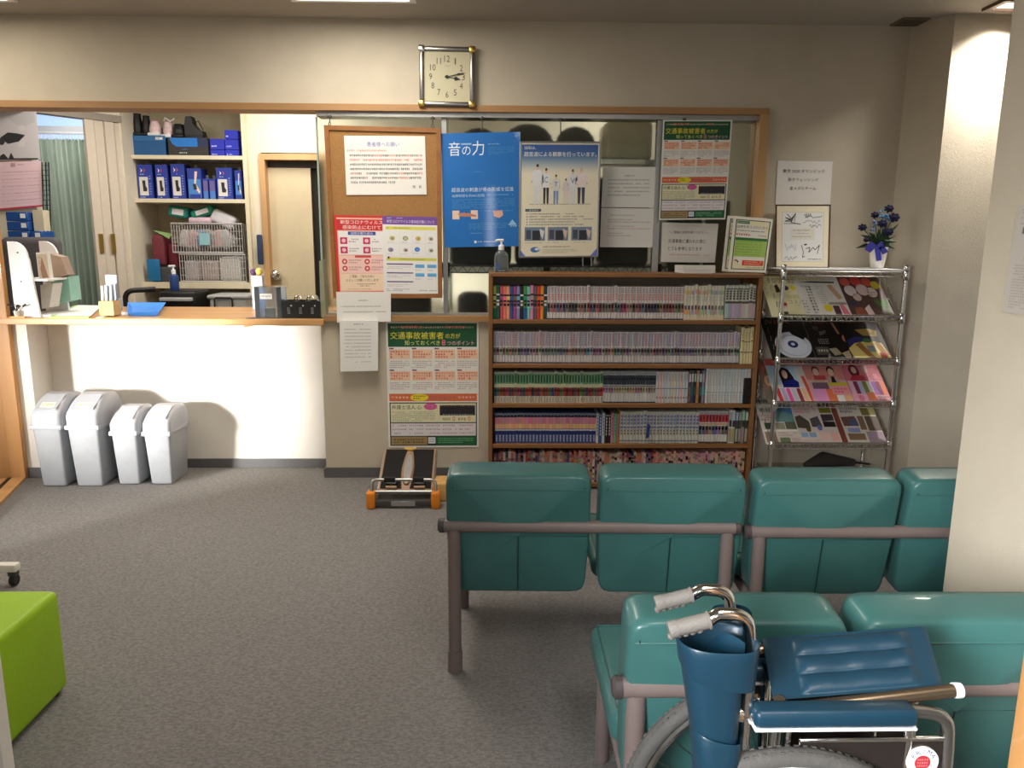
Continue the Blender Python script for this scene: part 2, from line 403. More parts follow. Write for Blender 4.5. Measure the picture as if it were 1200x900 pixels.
# skirting
m = MB(); m.box(-2.635, -0.985, 4.558, 4.57, 0, 0.055); struct('baseboard_recess', m, M_BASE)
m = MB(); m.box(-0.985, 1.49, 4.358, WY, 0, 0.06); m.box(1.49, 2.22, 4.358, WY, 0, 0.06); m.box(-0.997, -0.985, 4.358, 4.558, 0, 0.055); struct('baseboard_back', m, M_BASE)
m = MB(); m.box(-2.72, -2.635, 4.358, WY, 0, 0.06); m.box(-2.635, -2.623, 4.358, 4.558, 0, 0.055); struct('baseboard_left', m, M_BASE)
m = MB(); m.box(-2.5, lw.x+0.006, 1.705, 1.715, 0, 0.06); m.box(lw.x, lw.x+0.006, 1.715, 1.755, 0, 0.06); struct('baseboard_left', m, M_BASE)
m = MB(); m.box(XR-0.008, XR, 0.9, 2.12, 0, 0.06); m.box(XR, XR+0.25, 2.12, 2.128, 0, 0.06); struct('baseboard_right', m, M_BASE)
# wooden frame of the long opening
struct('trim_1', MB().box(-3.2, 1.497, 4.345, 4.5, 2.060, 2.094), M_TRIMX)
struct('trim_2', MB().box(1.447, 1.497, 4.345, 4.5, 0.93, 2.060), M_TRIMZ)
struct('trim_3', MB().box(-0.954, 1.447, 4.335, 4.5, 0.926, 0.956), M_TRIMX)
struct('trim_4', MB().box(-0.965, 1.447, 4.375, 4.5, 2.035, 2.060), M_ALU)
# sliding doorway on the left
d1 = structroot('door_1')
j = MB(); j.rbox(-2.80, -2.712, 4.335, WY, 0, 2.06, 0.004, 1); j.build('jamb', M_WOOD, d1)
j = MB(); j.box(-3.0, -2.80, 4.345, WY, 0, 2.06); j.build('door_leaf_edge', M_WOOD, d1)
A = Vector((-2.712, 4.335, 0)); u = Vector((0.28, -0.96, 0)).normalized(); w = Vector((-u.y, u.x, 0))
if w.x > 0: w = -w
m = MB(); q = [A, A+u*1.3, A+u*1.3+w*0.22, A+w*0.22]
m.prism([(p.x, p.y) for p in q], 0, 0.016, 'z'); m.build('threshold', M_WOODX, d1)
for k in (0.07, 0.13):
    g = MB(); q = [A+w*k, A+u*1.29+w*k, A+u*1.29+w*(k+0.022), A+w*(k+0.022)]
    g.prism([(p.x, p.y) for p in q], 0.0155, 0.0175, 'z'); g.build('rail_groove', M_BLACK, d1)
# wooden post of the near doorway at the right edge of the view
pj = oY(1188, 825, 0.74)
struct('door_2', MB().rbox(pj.x, pj.x+0.09, 0.62, 0.74, 0, 2.525, 0.006, 2), M_WOOD)

# lamps and vent in the ceiling
def fixture(name, x0, x1, y0, y1, label):
    t = thing(name, label, 'ceiling light', ((x0+x1)/2, (y0+y1)/2, 2.50))
    f = MB()
    for a in ((x0, x1, y0, y0+0.03), (x0, x1, y1-0.03, y1), (x0, x0+0.03, y0+0.03, y1-0.03), (x1-0.03, x1, y0+0.03, y1-0.03)):
        f.box(a[0], a[1], a[2], a[3], 2.508, 2.525)
    return t, f, MB().box(x0+0.03, x1-0.03, y0+0.03, y1-0.03, 2.519, 2.524)
for (n, x0, x1, y0, y1, l) in (('ceiling_light', -0.98, -0.38, 2.82, 4.02, 'ceiling light panel at the top edge of the view, left of the clock'),
                               ('ceiling_light', -3.2, -2.33, 2.9, 4.09, 'ceiling light panel in the top left corner')):
    t, f, g = fixture(n, x0, x1, y0, y1, l); f.build('frame', M_WHITE, t); g.build('diffuser', M_LAMP, t)
t, f, g = fixture('downlight', 2.41, 2.59, 3.85, 4.03, 'small square downlight with brown rim above the bright wall strip')
f.build('rim', M('brown_rim', (96, 72, 52), 0.5), t); g.build('diffuser', M_LAMP, t)
a = oZ(1046, 27, 2.525); b = oZ(1082, 25, 2.525)
v = thing('ceiling_vent', 'small brownish ceiling vent in the corner above the magazine rack', 'vent', (a.x, 4.27, 2.515))
MB().box(a.x, b.x, 4.20, 4.34, 2.516, 2.525).build('vent_plate', M('brown_vent', (120, 108, 88), 0.7), v)
for k in range(4): MB().box(a.x+0.01, b.x-0.01, 4.215+k*0.03, 4.228+k*0.03, 2.512, 2.516).build('slat', M('brown_vent_slat', (98, 88, 72), 0.7), v)

# ------------------------------------------------------------------ setting: office behind the counter
m = MB(); m.box(-1.93, 3.0, 6.25, 6.4, 2.03, 2.525); m.box(-1.93, -1.82, 6.25, 6.4, 0, 2.03); m.box(-1.28, 3.0, 6.25, 6.4, 0, 2.03); m.box(-2.79, -1.93, 6.62, 6.7, 0, 2.525); m.box(-1.82, -1.28, 6.7, 6.75, 0, 2.1)
struct('wall_office_back', m, M_OFFICE)
d = structroot('door_3')
m = MB(); m.box(-1.83, -1.785, 6.22, 6.36, 0, 2.02); m.box(-1.785, -1.315, 6.22, 6.36, 1.975, 2.02); m.box(-1.315, -1.27, 6.22, 6.36, 0, 1.975)
m.build('door_frame', M_TRIMZ, d)
m = MB(); m.box(-1.785, -1.452, 6.30, 6.335, 0.0, 1.92); m.build('door_leaf', M_DOOR, d)
MB().box(-1.785, -1.315, 6.31, 6.335, 1.92, 1.975).build('transom', M_DGREY, d)
MB().box(-1.452, -1.315, 6.33, 6.345, 0, 1.92).build('gap_shade_panel', M('doorway_shade', (34, 30, 28), 0.9), d)  # dark panel stands in for the shade in the open door gap
k = oY(323, 322, 6.25); mb = MB(); mb.ball((k.x, 6.255, k.z), 0.044, 8); mb.tube([(k.x, 6.27, k.z), (k.x, 6.3, k.z)], 0.012)
mb.build('knob', M_CHROME, d)
# folding-door opening on the far left, window and curtain beyond
u = Vector((-0.38, -0.52, 0)).normalized(); A = Vector((-2.80, 6.08, 0)); nn = Vector((0.81, -0.59, 0))
def along(t, z, off=0.0): return A+u*t+nn*off+Vector((0, 0, z))
def slab(mb, t0, t1, z0, z1, o0, o1):
    q = [along(t0, 0, o0), along(t1, 0, o0), along(t1, 0, o1), along(t0, 0, o1)]
    mb.prism([(p.x, p.y) for p in q], z0, z1, 'z'); return mb
m = MB(); slab(m, -0.02, 1.2, 2.265, 2.525, -0.06, 0.0); m.box(-2.86, -2.79, 6.06, 6.7, 0, 2.525); struct('wall_office_left', m, M_OFFICE)
struct('trim_5', slab(MB(), 0.0, 1.2, 2.215, 2.265, -0.07, 0.02), M('grey_brown_rail', (150, 140, 126), 0.6))
fd = structroot('door_4')
def t_at(px, py=250):
    r = ray(px, py); # on the folding-door plane
    s = (A-CAM).dot(nn)/r.dot(nn); return (CAM+r*s-A).dot(u)
tA, tB = t_at(140), t_at(106)
for k in range(3):
    a = tA+(tB-tA)*k/3; b = tA+(tB-tA)*(k+1)/3
    slab(MB(), a+0.004, b-0.004, 0.02, 2.21, -0.012*(k % 2), 0.03-0.012*(k % 2)).build('folding_panel', M_FOLD, fd)
for px in (116, 130):
    a = t_at(px, 285); slab(MB(), a-0.015, a+0.015, oY(px, 296, 6).z+0.0, oY(px, 274, 6).z, 0.03, 0.04).build('finger_pull', M_GOLD, fd)
slab(MB(), 0.0, tA-0.006, 0.0, 2.21, -0.02, 0.01).build('door_post', M_FOLD, fd)
win = structroot('window_2')
a = oY(30, 160, 7.0); b = oY(112, 160, 7.0); zt = oY(70, 128, 7.0).z; zm = oY(70, 155, 7.0).z
MB().box(a.x-0.5, b.x+0.2, 7.03, 7.05, 1.0, zt+0.15).build('pane', M_SKYPANE, win)
MB().box(a.x-0.5, b.x+0.2, 6.98, 7.02, zm, zm+0.05).build('crossbar', M_WHITE, win)
MB().box(a.x-0.5, b.x+0.2, 7.0, 7.06, 0, 1.0).build('lower_panel', M_OFFICE, win)
# curtain
cu = thing('curtain', 'pale green pleated curtain hanging on hooks below the bluish window strip', 'curtain', oY(77, 340, 6.9))
x0, x1 = oY(46, 200, 6.9).x, oY(112, 200, 6.9).x; z1 = oY(77, 163, 6.9).z
def cfold(u_, v_):
    x = x0+(x1-x0)*(u_*(1-0.06*v_)+0.06*v_*0.5); amp = 0.02+0.03*v_
    y = 6.9+amp*math.sin(u_*46+math.sin(u_*9)*1.4)+0.01*math.sin(u_*110)
    return Vector((x, y, z1+(0.15-z1)*v_))
MB().grid(cfold, 120, 14).build('cloth', M_CURTAIN, cu)
mb = MB(); mb.tube([(x0-0.3, 6.9, z1+0.05), (x1+0.1, 6.9, z1+0.05)], 0.012); mb.build('curtain_rail', M_WHITE, cu)
mb = MB()
for k in range(18):
    x = x0+(x1-x0)*(k+0.5)/18; mb.tube([(x, 6.9, z1+0.05), (x, 6.89, z1-0.01)], 0.004, 5)
mb.build('hooks', M_WHITE, cu)
struct('wall_office_left', MB().box(-4.2, oY(44, 250, 5.55).x, 5.55, 5.62, 0, 2.215), M_OFFICE)

# ------------------------------------------------------------------ glazed sliding panes above the sill
w1 = structroot('window_1')
xs = [oY(376, 250, 4.42).x, oY(523, 330, 4.42).x, oY(768, 300, 4.42).x, 1.447]
for k in range(3):
    yy = 4.415+0.022*(k % 2)
    MB().box(xs[k], xs[k+1]+(0.02 if k < 2 else 0), yy, yy+0.005, 0.956, 2.035).build('pane', M_FROST, w1)
for x, wd in ((xs[1], 0.016), (xs[2], 0.022)):
    MB().box(x-wd, x+wd*0.6, 4.405, 4.445, 0.956, 2.035).build('stile', M_ALU, w1)
MB().box(xs[0]-0.008, xs[0], 4.41, 4.424, 0.956, 2.035).build('pane_edge', M('green_glass_edge', (170, 190, 176), 0.3), w1)
MB().box(xs[0], 1.447, 4.40, 4.45, 0.956, 0.968).build('sill_track', M_ALU, w1)

# things stored behind the frosted panes
rk = thing('wire_shelf', 'chrome wire shelf with a zigzag front edge seen through the frosted panes', 'shelf', (0.3, 4.7, 0))
zt = oY(650, 312.5, 4.455).z; zb = oY(650, 320.0, 4.455).z
sx = [oY(526, 316, 4.52).x, oY(770, 316, 4.52).x+0.05]
mb = MB(); mb.tube([(sx[0], 4.455, zt), (sx[1], 4.455, zt)], 0.004, 6); mb.tube([(sx[0], 4.455, zb), (sx[1], 4.455, zb)], 0.004, 6)
n = 46
zz = [(sx[0]+(sx[1]-sx[0])*i/n, 4.456, zt if i % 2 else zb) for i in range(n+1)]; mb.tube(zz, 0.003, 5)
for k in range(12): y = 4.55+k*0.035; mb.tube([(sx[0], y, zt), (sx[1], y, zt)], 0.003, 5)
mb.build('wire_deck', M_WIRE, rk)
MB().box(sx[0], sx[1], 4.462, 4.468, zb, zt).build('white_front_strip', M_PAPER, rk)
MB().box(sx[0], sx[1], 4.47, 4.95, zb-0.004, zb).build('deck_liner', M_PAPER, rk)
for x in (oY(523, 316, 4.5).x, oY(769, 316, 4.5).x):
    for y in (4.475, 4.93):
        mb = MB(); mb.tube([(x, y, 0), (x, y, 1.95)], 0.0125, 10); mb.build('post', M_CHROME, rk)
    mb = MB(); mb.box(x-0.02, x+0.02, 4.452, 4.55, zb-0.03, zt+0.02); mb.build('clip', M_BLACK, rk)
x = oY(640, 316, 4.5).x; MB().box(x-0.018, x+0.018, 4.452, 4.53, zb-0.01, zt).build('clip', M_BLACK, rk)
def blk(name, label, cat, px, y0, y1, mat, r=0.03, z0=None):
    a = oY(px[0], px[3], y0); b = oY(px[2], px[1], y0)
    o = MB().rbox(a.x, b.x, y0, y1, a.z if z0 is None else z0, b.z, r, 3).build(name, mat); return tag(o, label, cat)
zd = zt+0.004
MB1 = M('charcoal_box', (72, 72, 70), 0.7); MB2 = M('grey_green_box', (92, 92, 84), 0.7)
blk('storage_box', 'dark grey box blurred behind the frosted pane under the blue poster', 'box', (528, 200, 600, 314), 4.58, 4.9, MB1, z0=zd)
blk('storage_box', 'dark box behind frosted glass, between blue poster and family poster', 'box', (604, 190, 700, 314), 4.6, 4.9, MB1, z0=zd)
blk('storage_box', 'dark grey box behind frosted glass under the two white notices', 'box', (704, 205, 764, 314), 4.6, 4.9, MB2, z0=zd)
o = blk('storage_box', 'pale box blurred behind the glass above the two white notices', 'box', (708, 142, 766, 187.5), 4.62, 4.88, M_CREAM, z0=None)
for i, (p, l) in enumerate((((590, 143, 650, 187.8), 'dark rounded bag behind the frosted glass left of the second hook'), ((652, 146, 700, 187.8), 'dark rounded bag behind the frosted glass below the second hook'), ((536, 148, 586, 187.8), 'brown rounded bag behind the glass above the blue poster'))):
    a = oY(p[0], p[3], 4.66); b = oY(p[2], p[1], 4.66)
    mb = MB(); mb.ball(((a.x+b.x)/2, 4.74, (a.z+b.z)/2), 0.5, 8, sx=(b.x-a.x), sy=0.16, sz=(b.z-a.z)); tag(mb.build('stuffed_bag', MB2), l, 'bag')
rk2 = rk
za = oY(640, 188, 4.66).z
mb = MB(); mb.box(sx[0], sx[1], 4.6, 4.92, za-0.012, za-0.002); mb.build('upper_deck', M_DGREY, rk2)
MB().box(sx[0], sx[1], 4.592, 4.6, za-0.022, za+0.004).build('upper_deck_edge', M_CHROME, rk2)
blk('office_chair', 'dark rounded chair back blurred behind the pane left of the bookshelf', 'chair', (536, 342, 572, 372), 4.75, 4.85, MB1, 0.06, z0=0.0)
blk('black_screen', 'dark monitor blurred behind the pane under the cork board', 'monitor', (448, 336, 505, 371), 4.7, 4.74, MB1, 0.01, z0=0.9)
tag(MB().box(-0.75, -0.05, 4.66, 5.0, 0.86, 0.9).build('desk_top', M_CREAM), 'cream office desk behind the panes left of the bookshelf', 'desk')
# black clamp pole on the right of the panes
pl = thing('clamp_pole', 'white pole with two black clamps behind the right end of the glass', 'pole', oY(829, 330, 4.52))
a = oY(829, 170, 4.52)
mb = MB(); mb.tube([(a.x, 4.52, 0.0), (a.x, 4.52, 1.95)], 0.010); mb.build('pole', M_WHITE, pl)
for y0, y1 in ((176, 200), (240, 253)):
    MB().rbox(a.x-0.03, a.x+0.03, 4.495, 4.55, oY(829, y1, 4.52).z, oY(829, y0, 4.52).z, 0.008).build('clamp', M_BLACK, pl)
tag(MB().rbox(1.05, 1.42, 4.7, 5.1, 0, 1.62, 0.01).build('grey_locker', M('grey_locker', (128, 124, 112), 0.6)), 'grey locker blurred behind the right end of the glass', 'locker')

# ------------------------------------------------------------------ office cupboard and what stands on it
CY = 6.2
cb = thing('open_cupboard', 'cream open-fronted cupboard with shoes, boxes and baskets on its shelves', 'cupboard', (-2.36, CY+0.2, 0))
MB().box(-2.835, -2.80, CY, CY+0.4, 0, 2.45).build('side_panel', M_CREAM, cb)
MB().box(-1.945, -1.915, CY, CY+0.4, 0, 2.45).build('side_panel', M_CREAM, cb)
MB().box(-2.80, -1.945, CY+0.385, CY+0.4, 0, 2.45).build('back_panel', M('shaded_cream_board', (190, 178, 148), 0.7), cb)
SH = []
for y0, y1 in ((182, 186.5), (233, 237.5), (331, 338)):
    z1, z0 = oY(220, y0, CY).z, oY(220, y1, CY).z
    MB().box(-2.80, -1.945, CY, CY+0.385, z0, z1).build('shelf', M_CREAM, cb); SH.append(z1)
def cx(px, y=CY+0.03): return oY(px, 230, y).x
def cz(py, y=CY+0.03): return oY(220, py, y).z
# shoe boxes
t = thing('shoe_box', 'dull blue lidded shoe box on the top cupboard shelf, left end', 'box', ((cx(157)+cx(198))/2, CY+0.15, SH[0]))
x0, x1, zz = cx(157), cx(198), cz(159)
MB().rbox(x0+0.003, x1-0.003, CY+0.043, CY+0.297, SH[0], zz-0.035, 0.003, 1).build('box_body', M_BLUEBOX, t)
MB().rbox(x0, x1, CY+0.04, CY+0.3, zz-0.045, zz, 0.004, 1).build('box_lid', M('blue_card_lid', (44, 104, 160), 0.5), t)
lab = Sheet([(x1-0.075, CY+0.0395, zz-0.012), (x1-0.02, CY+0.0395, zz-0.012), (x1-0.02, CY+0.0395, zz-0.03), (x1-0.075, CY+0.0395, zz-0.03)], thick=0.0004)
lab.lines(0.05, 0.1, 0.95, 0.9, 1, (60, 90, 140), cw=0.12); lab.build('box_label', None, None, parent=t)
t = thing('shoe_box', 'dark shoe box with a bright blue panel under the black shoes', 'box', ((cx(201)+cx(247))/2, CY+0.15, SH[0]))
x0, x1, zz = cx(201), cx(247), cz(161)
MB().rbox(x0, x1, CY+0.04, CY+0.3, SH[0], zz, 0.004, 1).build('box_body', M('dark_brown_box', (50, 44, 42), 0.6), t)
sh = Sheet([(x0, CY+0.039, zz), (x1, CY+0.039, zz), (x1, CY+0.039, SH[0]), (x0, CY+0.039, SH[0])], thick=0.0004, paper=(50, 44, 42))
sh.poly([(0.03, 0.02), (0.74, 0.02), (0.74, 0.5), (0.2, 0.5), (0.1, 0.35)], (26, 120, 206)); sh.rect(0.74, 0.02, 0.98, 0.5, (30, 44, 78))
sh.lines(0.27, 0.78, 0.55, 0.9, 1, (220, 220, 220), cw=0.04); sh.poly([(0.32, 0.68), (0.42, 0.58), (0.52, 0.66)], (60, 90, 130)); sh.build('box_front', None, None, parent=t)
def bluebox(px0, px1, py0, z0, label, y0=CY+0.05):
    x0, x1, zz = cx(px0), cx(px1), cz(py0)
    t = thing('small_box', label, 'box', ((x0+x1)/2, y0+0.06, z0), 0, 'small blue boxes on the top cupboard shelf')
    zz -= 0.004
    MB().rbox(x0, x1, y0, y0+0.13, z0, zz, 0.004, 1).build('box_body', M('royal_blue_box', (30, 44, 176), 0.5), t)
    s = Sheet([(x0, y0-0.001, zz), (x1, y0-0.001, zz), (x1, y0-0.001, z0), (x0, y0-0.001, z0)], thick=0.0003, paper=(30, 44, 176))
    s.lines(0.1, 0.55, 0.7, 0.85, 1, (230, 236, 250), cw=0.1); s.build('box_front', None, None, parent=t)
zA = SH[0]; zB = cz(174.5); zC = cz(162)
bluebox(249, 265.5, 174.5, zA, 'blue box at the bottom left of the small blue stack'); bluebox(266.5, 282, 174.5, zA, 'blue box at the bottom right of the small blue stack')
bluebox(249, 265.5, 161.5, zB, 'blue box on top of the left column of the small stack'); bluebox(266.5, 282, 162, zB, 'blue box in the middle of the right column of the small stack')
bluebox(266.5, 282, 151, zC, 'blue box topmost of the small blue stack')
# shoes
def shoe(name, label, px, wpx, zb, hgt, mat, sole, side=False, laces=None):
    x = cx(px, CY+0.15); wd = wpx/143.0
    t = thing(name, label, 'shoe', (x, CY+0.16, zb))
    if not side:
        pr = [(-0.11, 0.5), (-0.08, 0.8), (0, 1.0), (0.06, 0.95), (0.12, 0.6)]
        mb = MB(); mb.rbox(x-wd/2, x+wd/2, CY+0.05, CY+0.28, zb, zb+0.025, 0.008); mb.build('sole', sole, t)
        mb = MB(); mb.lathe([(wd*0.46, 0), (wd*0.5, hgt*0.18), (wd*0.46, hgt*0.45), (wd*0.37, hgt*0.68), (wd*0.33, hgt*0.84), (wd*0.38, hgt-0.022), (wd*0.3, hgt-0.022), (wd*0.26, hgt*0.7)], (x, CY+0.11, zb+0.022), 18, sy=1.25); mb.build('upper', mat, t)
        mb = MB(); mb.rbox(x-wd*0.47, x+wd*0.47, CY+0.13, CY+0.275, zb+0.022, zb+hgt*0.62, wd*0.2, 4); mb.build('toe', mat, t)
        mb = MB(); mb.lathe([(wd*0.37, 0), (wd*0.39, 0.006), (wd*0.33, 0.008), (wd*0.3, 0)], (x, CY+0.11, zb+hgt-0.004), 14, sy=1.25); mb.build('collar', M_BLACKMATT if mat is M_BLACK else M('pink_lining', (196, 140, 150), 0.8), t)
    else:
        L = wd
        pts = [(x-L*0.5, zb+0.02), (x-L*0.5, zb+hgt*0.55), (x-L*0.42, zb+hgt*0.98), (x-L*0.12, zb+hgt), (x-L*0.02, zb+hgt*0.62), (x+L*0.2, zb+hgt*0.42), (x+L*0.46, zb+hgt*0.34), (x+L*0.5, zb+0.02)]
        MB().prism(pts, CY+0.08, CY+0.17, 'y').build('upper', mat, t)
        MB().rbox(x-L*0.51, x+L*0.51, CY+0.075, CY+0.175, zb, zb+0.022, 0.006).build('sole', sole, t)
        mb = MB(); mb.tube([(x, CY+0.1, zb+hgt*0.7), (x+L*0.3, CY+0.08, zb+hgt*0.78), (x+L*0.55, CY+0.07, zb+hgt*0.35)], 0.004, 5); mb.build('lace', M_BLACK, t)
    if laces:
        mb = MB(); mb.tube([(x-wd*0.2, CY+0.07, zb+hgt), (x, CY+0.05, zb+hgt+0.02), (x+wd*0.5, CY+0.05, zb+hgt-0.005), (x+wd*0.9, CY+0.05, zb+hgt+0.015)], 0.005, 5); mb.build('lace', laces, t)
zL, zR = cz(159), cz(161)
M_SHOEP = M('white_and_rose_mesh', (226, 200, 200), 0.7, var=0.22, scale=30)
shoe('sneaker', 'black sneaker seen from the heel, leftmost on the blue shoe box', 171, 11, zL, 0.165, M_BLACK, M_BLACK)
shoe('sneaker', 'black sneaker on the blue box, between black and rose shoes', 181, 9.5, zL, 0.15, M_BLACK, M_BLACK)
shoe('sneaker', 'white and rose sneaker on the right end of the blue box', 191, 13, zL, 0.115, M_SHOEP, M_WHITE)
shoe('sneaker', 'white and rose sneaker with loose white laces on the dark box', 206, 11.5, zR, 0.125, M_SHOEP, M_WHITE, laces=M_WHITE)
shoe('sneaker', 'low black shoe lying in the middle of the dark shoe box', 218, 14, zR, 0.1, M_BLACK, M_BLACK)
shoe('boot', 'black high-top shoe with trailing lace on the dark shoe box', 236, 20, zR, 0.165, M_BLACK, M_BLACK, side=True)
# brace packages
def package(px0, px1, py0, label, art):
    x0, x1, zz, z0 = cx(px0), cx(px1), cz(py0), SH[1]
    t = thing('support_package', label, 'package', ((x0+x1)/2, CY+0.1, z0), 0, 'blue brace packages on the second cupboard shelf')
    MB().rbox(x0, x1, CY+0.05, CY+0.19, z0, zz, 0.003, 1).build('carton', M('brace_carton_blue', (34, 56, 150), 0.5), t)
    s = Sheet([(x0, CY+0.049, zz), (x1, CY+0.049, zz), (x1, CY+0.049, z0), (x0, CY+0.049, z0)], thick=0.0003, paper=(34, 56, 150)); B = (40, 34, 40)
    if art == 1:
        s.poly([(0.2, 0.1), (0.34, 0.17), (0.2, 0.24), (0.26, 0.17)], (240, 240, 246)); s.poly([(0.4, 0.1), (0.54, 0.17), (0.4, 0.24), (0.46, 0.17)], (214, 60, 70))
        s.lines(0.18, 0.26, 0.58, 0.31, 1, (220, 226, 240), cw=0.08); s.rect(0.08, 0.36, 0.68, 0.9, (214, 210, 206)); s.poly([(0.28, 0.46), (0.5, 0.46), (0.5, 0.62), (0.6, 0.7), (0.56, 0.78), (0.32, 0.78)], B, lv=3)
        s.lines(0.76, 0.3, 0.9, 0.9, 8, (150, 170, 220), cw=0.05); s.lines(0.08, 0.93, 0.6, 0.98, 1, (220, 226, 240), cw=0.06)
    elif art == 2:
        s.rect(0.05, 0.35, 0.95, 0.95, (70, 130, 200)); s.poly([(0.55, 0.1), (0.75, 0.1), (0.6, 0.5), (0.9, 0.75), (0.8, 0.82), (0.45, 0.6)], (226, 200, 186), lv=2); s.poly([(0.36, 0.5), (0.6, 0.5), (0.66, 0.68), (0.42, 0.7)], B, lv=3)
        s.rect(0.1, 0.84, 0.9, 0.96, (34, 56, 150), lv=3)
    else:
        s.rect(0.08, 0.1, 0.92, 0.6, (104, 92, 150)); s.rect(0.08, 0.6, 0.92, 0.98, (70, 120, 190))
    s.build('carton_front', None, None, parent=t)
    MB().box((x0+x1)/2-0.012, (x0+x1)/2+0.012, CY+0.1, CY+0.104, zz, zz+0.03).build('hang_tab', M_GEL, t)
package(162, 179, 193, 'blue brace package with a white picture panel, leftmost on its shelf', 1)
package(183, 197, 193, 'darker blue brace package, second from the left on its shelf', 1)
package(201, 217, 192, 'blue brace package, third from the left, beside the ankle picture', 1)
package(220, 236, 197, 'blue package with a large bare ankle picture', 2)
package(237.5, 243.5, 209, 'slim violet and blue package right of the ankle picture', 3)
package(245, 252, 209, 'slim violet package left of the tall blue package', 3)
package(254, 272, 196, 'tall blue brace package with white chevron, second from right', 1)
package(275.5, 283, 199, 'blue package with a dark leg picture at the right end', 2)
# wire baskets with packages
def basket(label, px0, px1, py0, py1, fill):
    x0, x1, z1, z0 = cx(px0), cx(px1), cz(py0), cz(py1)
    t = thing('basket', label, 'basket', ((x0+x1)/2, CY+0.15, z0))
    mb = MB(); y0, y1 = CY+0.03, CY+0.33
    for zq in (z0+0.004, z1): mb.tube([(x0, y0, zq), (x1, y0, zq), (x1, y1, zq), (x0, y1, zq)], 0.007, 6, closed=True)
    n = 26
    for i in range(n+1):
        x = x0+(x1-x0)*i/n; mb.tube([(x, y0, z0), (x, y0, z1)], 0.0035, 4)
    for k in range(1, 4): z = z0+(z1-z0)*k/4; mb.tube([(x0, y0, z), (x1, y0, z)], 0.003, 4)
    for i in range(7): y = y0+(y1-y0)*i/6; mb.tube([(x0, y, z1), (x0, y, z0), (x1, y, z0), (x1, y, z1)], 0.0035, 4)
    mb.build('wire_cage', M('white_coated_wire', (178, 174, 170), 0.5), t)
    return x0, x1, y0, y1, z0, z1
x0, x1, y0, y1, z0, z1 = basket('white wire basket holding a folded white sheet, lower of two', 205, 283, 298, 330.5, 0)
lz = (z0, z1)
tag(MB().rbox(cx(251), cx(276), y0+0.02, y1-0.05, z0+0.01, z1-0.02, 0.02).build('folded_sheet', M_PAPER), 'thick white folded sheet in the lower wire basket', 'cloth')
for k, (a, b, c, l) in enumerate((((208), (226), (214, 206, 204), 'pale clear packet at the left of the lower wire basket'), ((228), (249), (206, 190, 184), 'pinkish packet in the middle of the lower wire basket'))):
    tag(MB().rbox(cx(a), cx(b), y0+0.02, y1-0.04, z0+0.012, z1-0.05, 0.02, col=None).build('packet', M('packet_tone_%d' % k, c, 0.35)), l, 'packet')
x0, x1, y0, y1, z0, z1 = basket('white wire basket heaped with supply packets, upper of two', 198, 281, 262, 296.5, 1)
rr = random.Random(5)
LBL = ('white packet at the bottom of the upper basket', 'pink packet in the upper basket', 'bluish packet leaning in the upper basket', 'grey packet in the upper basket', 'rose packet in the middle of the upper basket', 'pale packet at the right of the upper basket')
for k in range(6):
    xa = x0+0.02+(x1-x0-0.2)*k/5.6; cc = ((216, 208, 206), (220, 186, 184), (128, 146, 186), (170, 164, 162), (216, 180, 176), (206, 204, 204))[k]
    mt = Matrix.Translation((xa+0.06, CY+0.15, z0+0.11)) @ Euler((rr.uniform(-0.2, 0.2), rr.uniform(-0.5, 0.5), rr.uniform(-0.2, 0.2))).to_matrix().to_4x4()
    tag(MB().rbox(-0.055, 0.055, -0.06, 0.06, -0.07, 0.07, 0.02, mat=mt).build('packet', M('packet_hue_%d' % k, cc, 0.35)), LBL[k], 'packet')
for (a, b, py0, py1, cc, l, an) in ((198, 222, 239, 258, (44, 140, 130), 'teal and white packet lying on top of the upper basket', 0.15), (224, 252, 241, 256, (40, 146, 126), 'teal packet with blue end on top of the upper basket', -0.3), (248, 277, 246, 268, (232, 228, 236), 'white packet sloping on the right of the upper basket', 0.45), (222, 250, 253, 264, (226, 196, 208), 'pink packet lying under the teal one', 0.0)):
    p0 = oY(a, py1, CY+0.12); p1 = oY(b, py0, CY+0.12); cc_ = (p0+p1)/2
    mt = Matrix.Translation((cc_.x, CY+0.15, cc_.z)) @ Euler((0, an, 0)).to_matrix().to_4x4()
    w_, h_ = (p1.x-p0.x)*0.48, (p1.z-p0.z)*0.36
    t = MB().rbox(-w_, w_, -0.07, 0.07, -h_, h_, min(h_*0.8, 0.03), 4, mat=mt).build('packet', M('packet_top_'+l[:4]+str(a), cc, 0.3)); tag(t, l, 'packet')
    if a == 198 or a == 224:
        MB().rbox(-w_*0.5, w_*0.6, -0.072, -0.069, -h_*0.5, h_*0.5, 0.001, 1, mat=mt).build('packet_label', M_WHITE, t)
tag(MB().box(cx(231), cx(243), CY+0.018, CY+0.02, cz(287), cz(273)).build('tag_card', M('pale_blue_card', (146, 190, 198), 0.7)), 'pale blue card clipped to the upper wire basket', 'card')
# left of the baskets
Z3 = SH[2]
tag(MB().rbox(cx(171), cx(186), CY+0.06, CY+0.25, cz(312), cz(275), 0.02).build('red_pouch', M('dark_red_pouch', (120, 50, 60), 0.5)), 'dark red pouch beside the baskets on the third shelf', 'pouch')
tag(MB().rbox(cx(186.5), cx(199), CY+0.1, CY+0.28, cz(318), cz(285), 0.02).build('red_pouch', M('crimson_pouch', (112, 36, 46), 0.5)), 'crimson pouch right against the basket', 'pouch')
tag(MB().rbox(cx(169), cx(198), CY+0.04, CY+0.26, Z3, cz(313), 0.012).build('dark_box', M_DGREY), 'dark box under the red pouches on the third shelf', 'box')
tag(MB().rbox(cx(166), cx(181), CY+0.02, CY+0.035, cz(329.5), cz(304), 0.004).build('blue_pouch', M('turquoise_pouch', (34, 110, 160), 0.4)), 'turquoise pouch in front of the dark box', 'pouch')
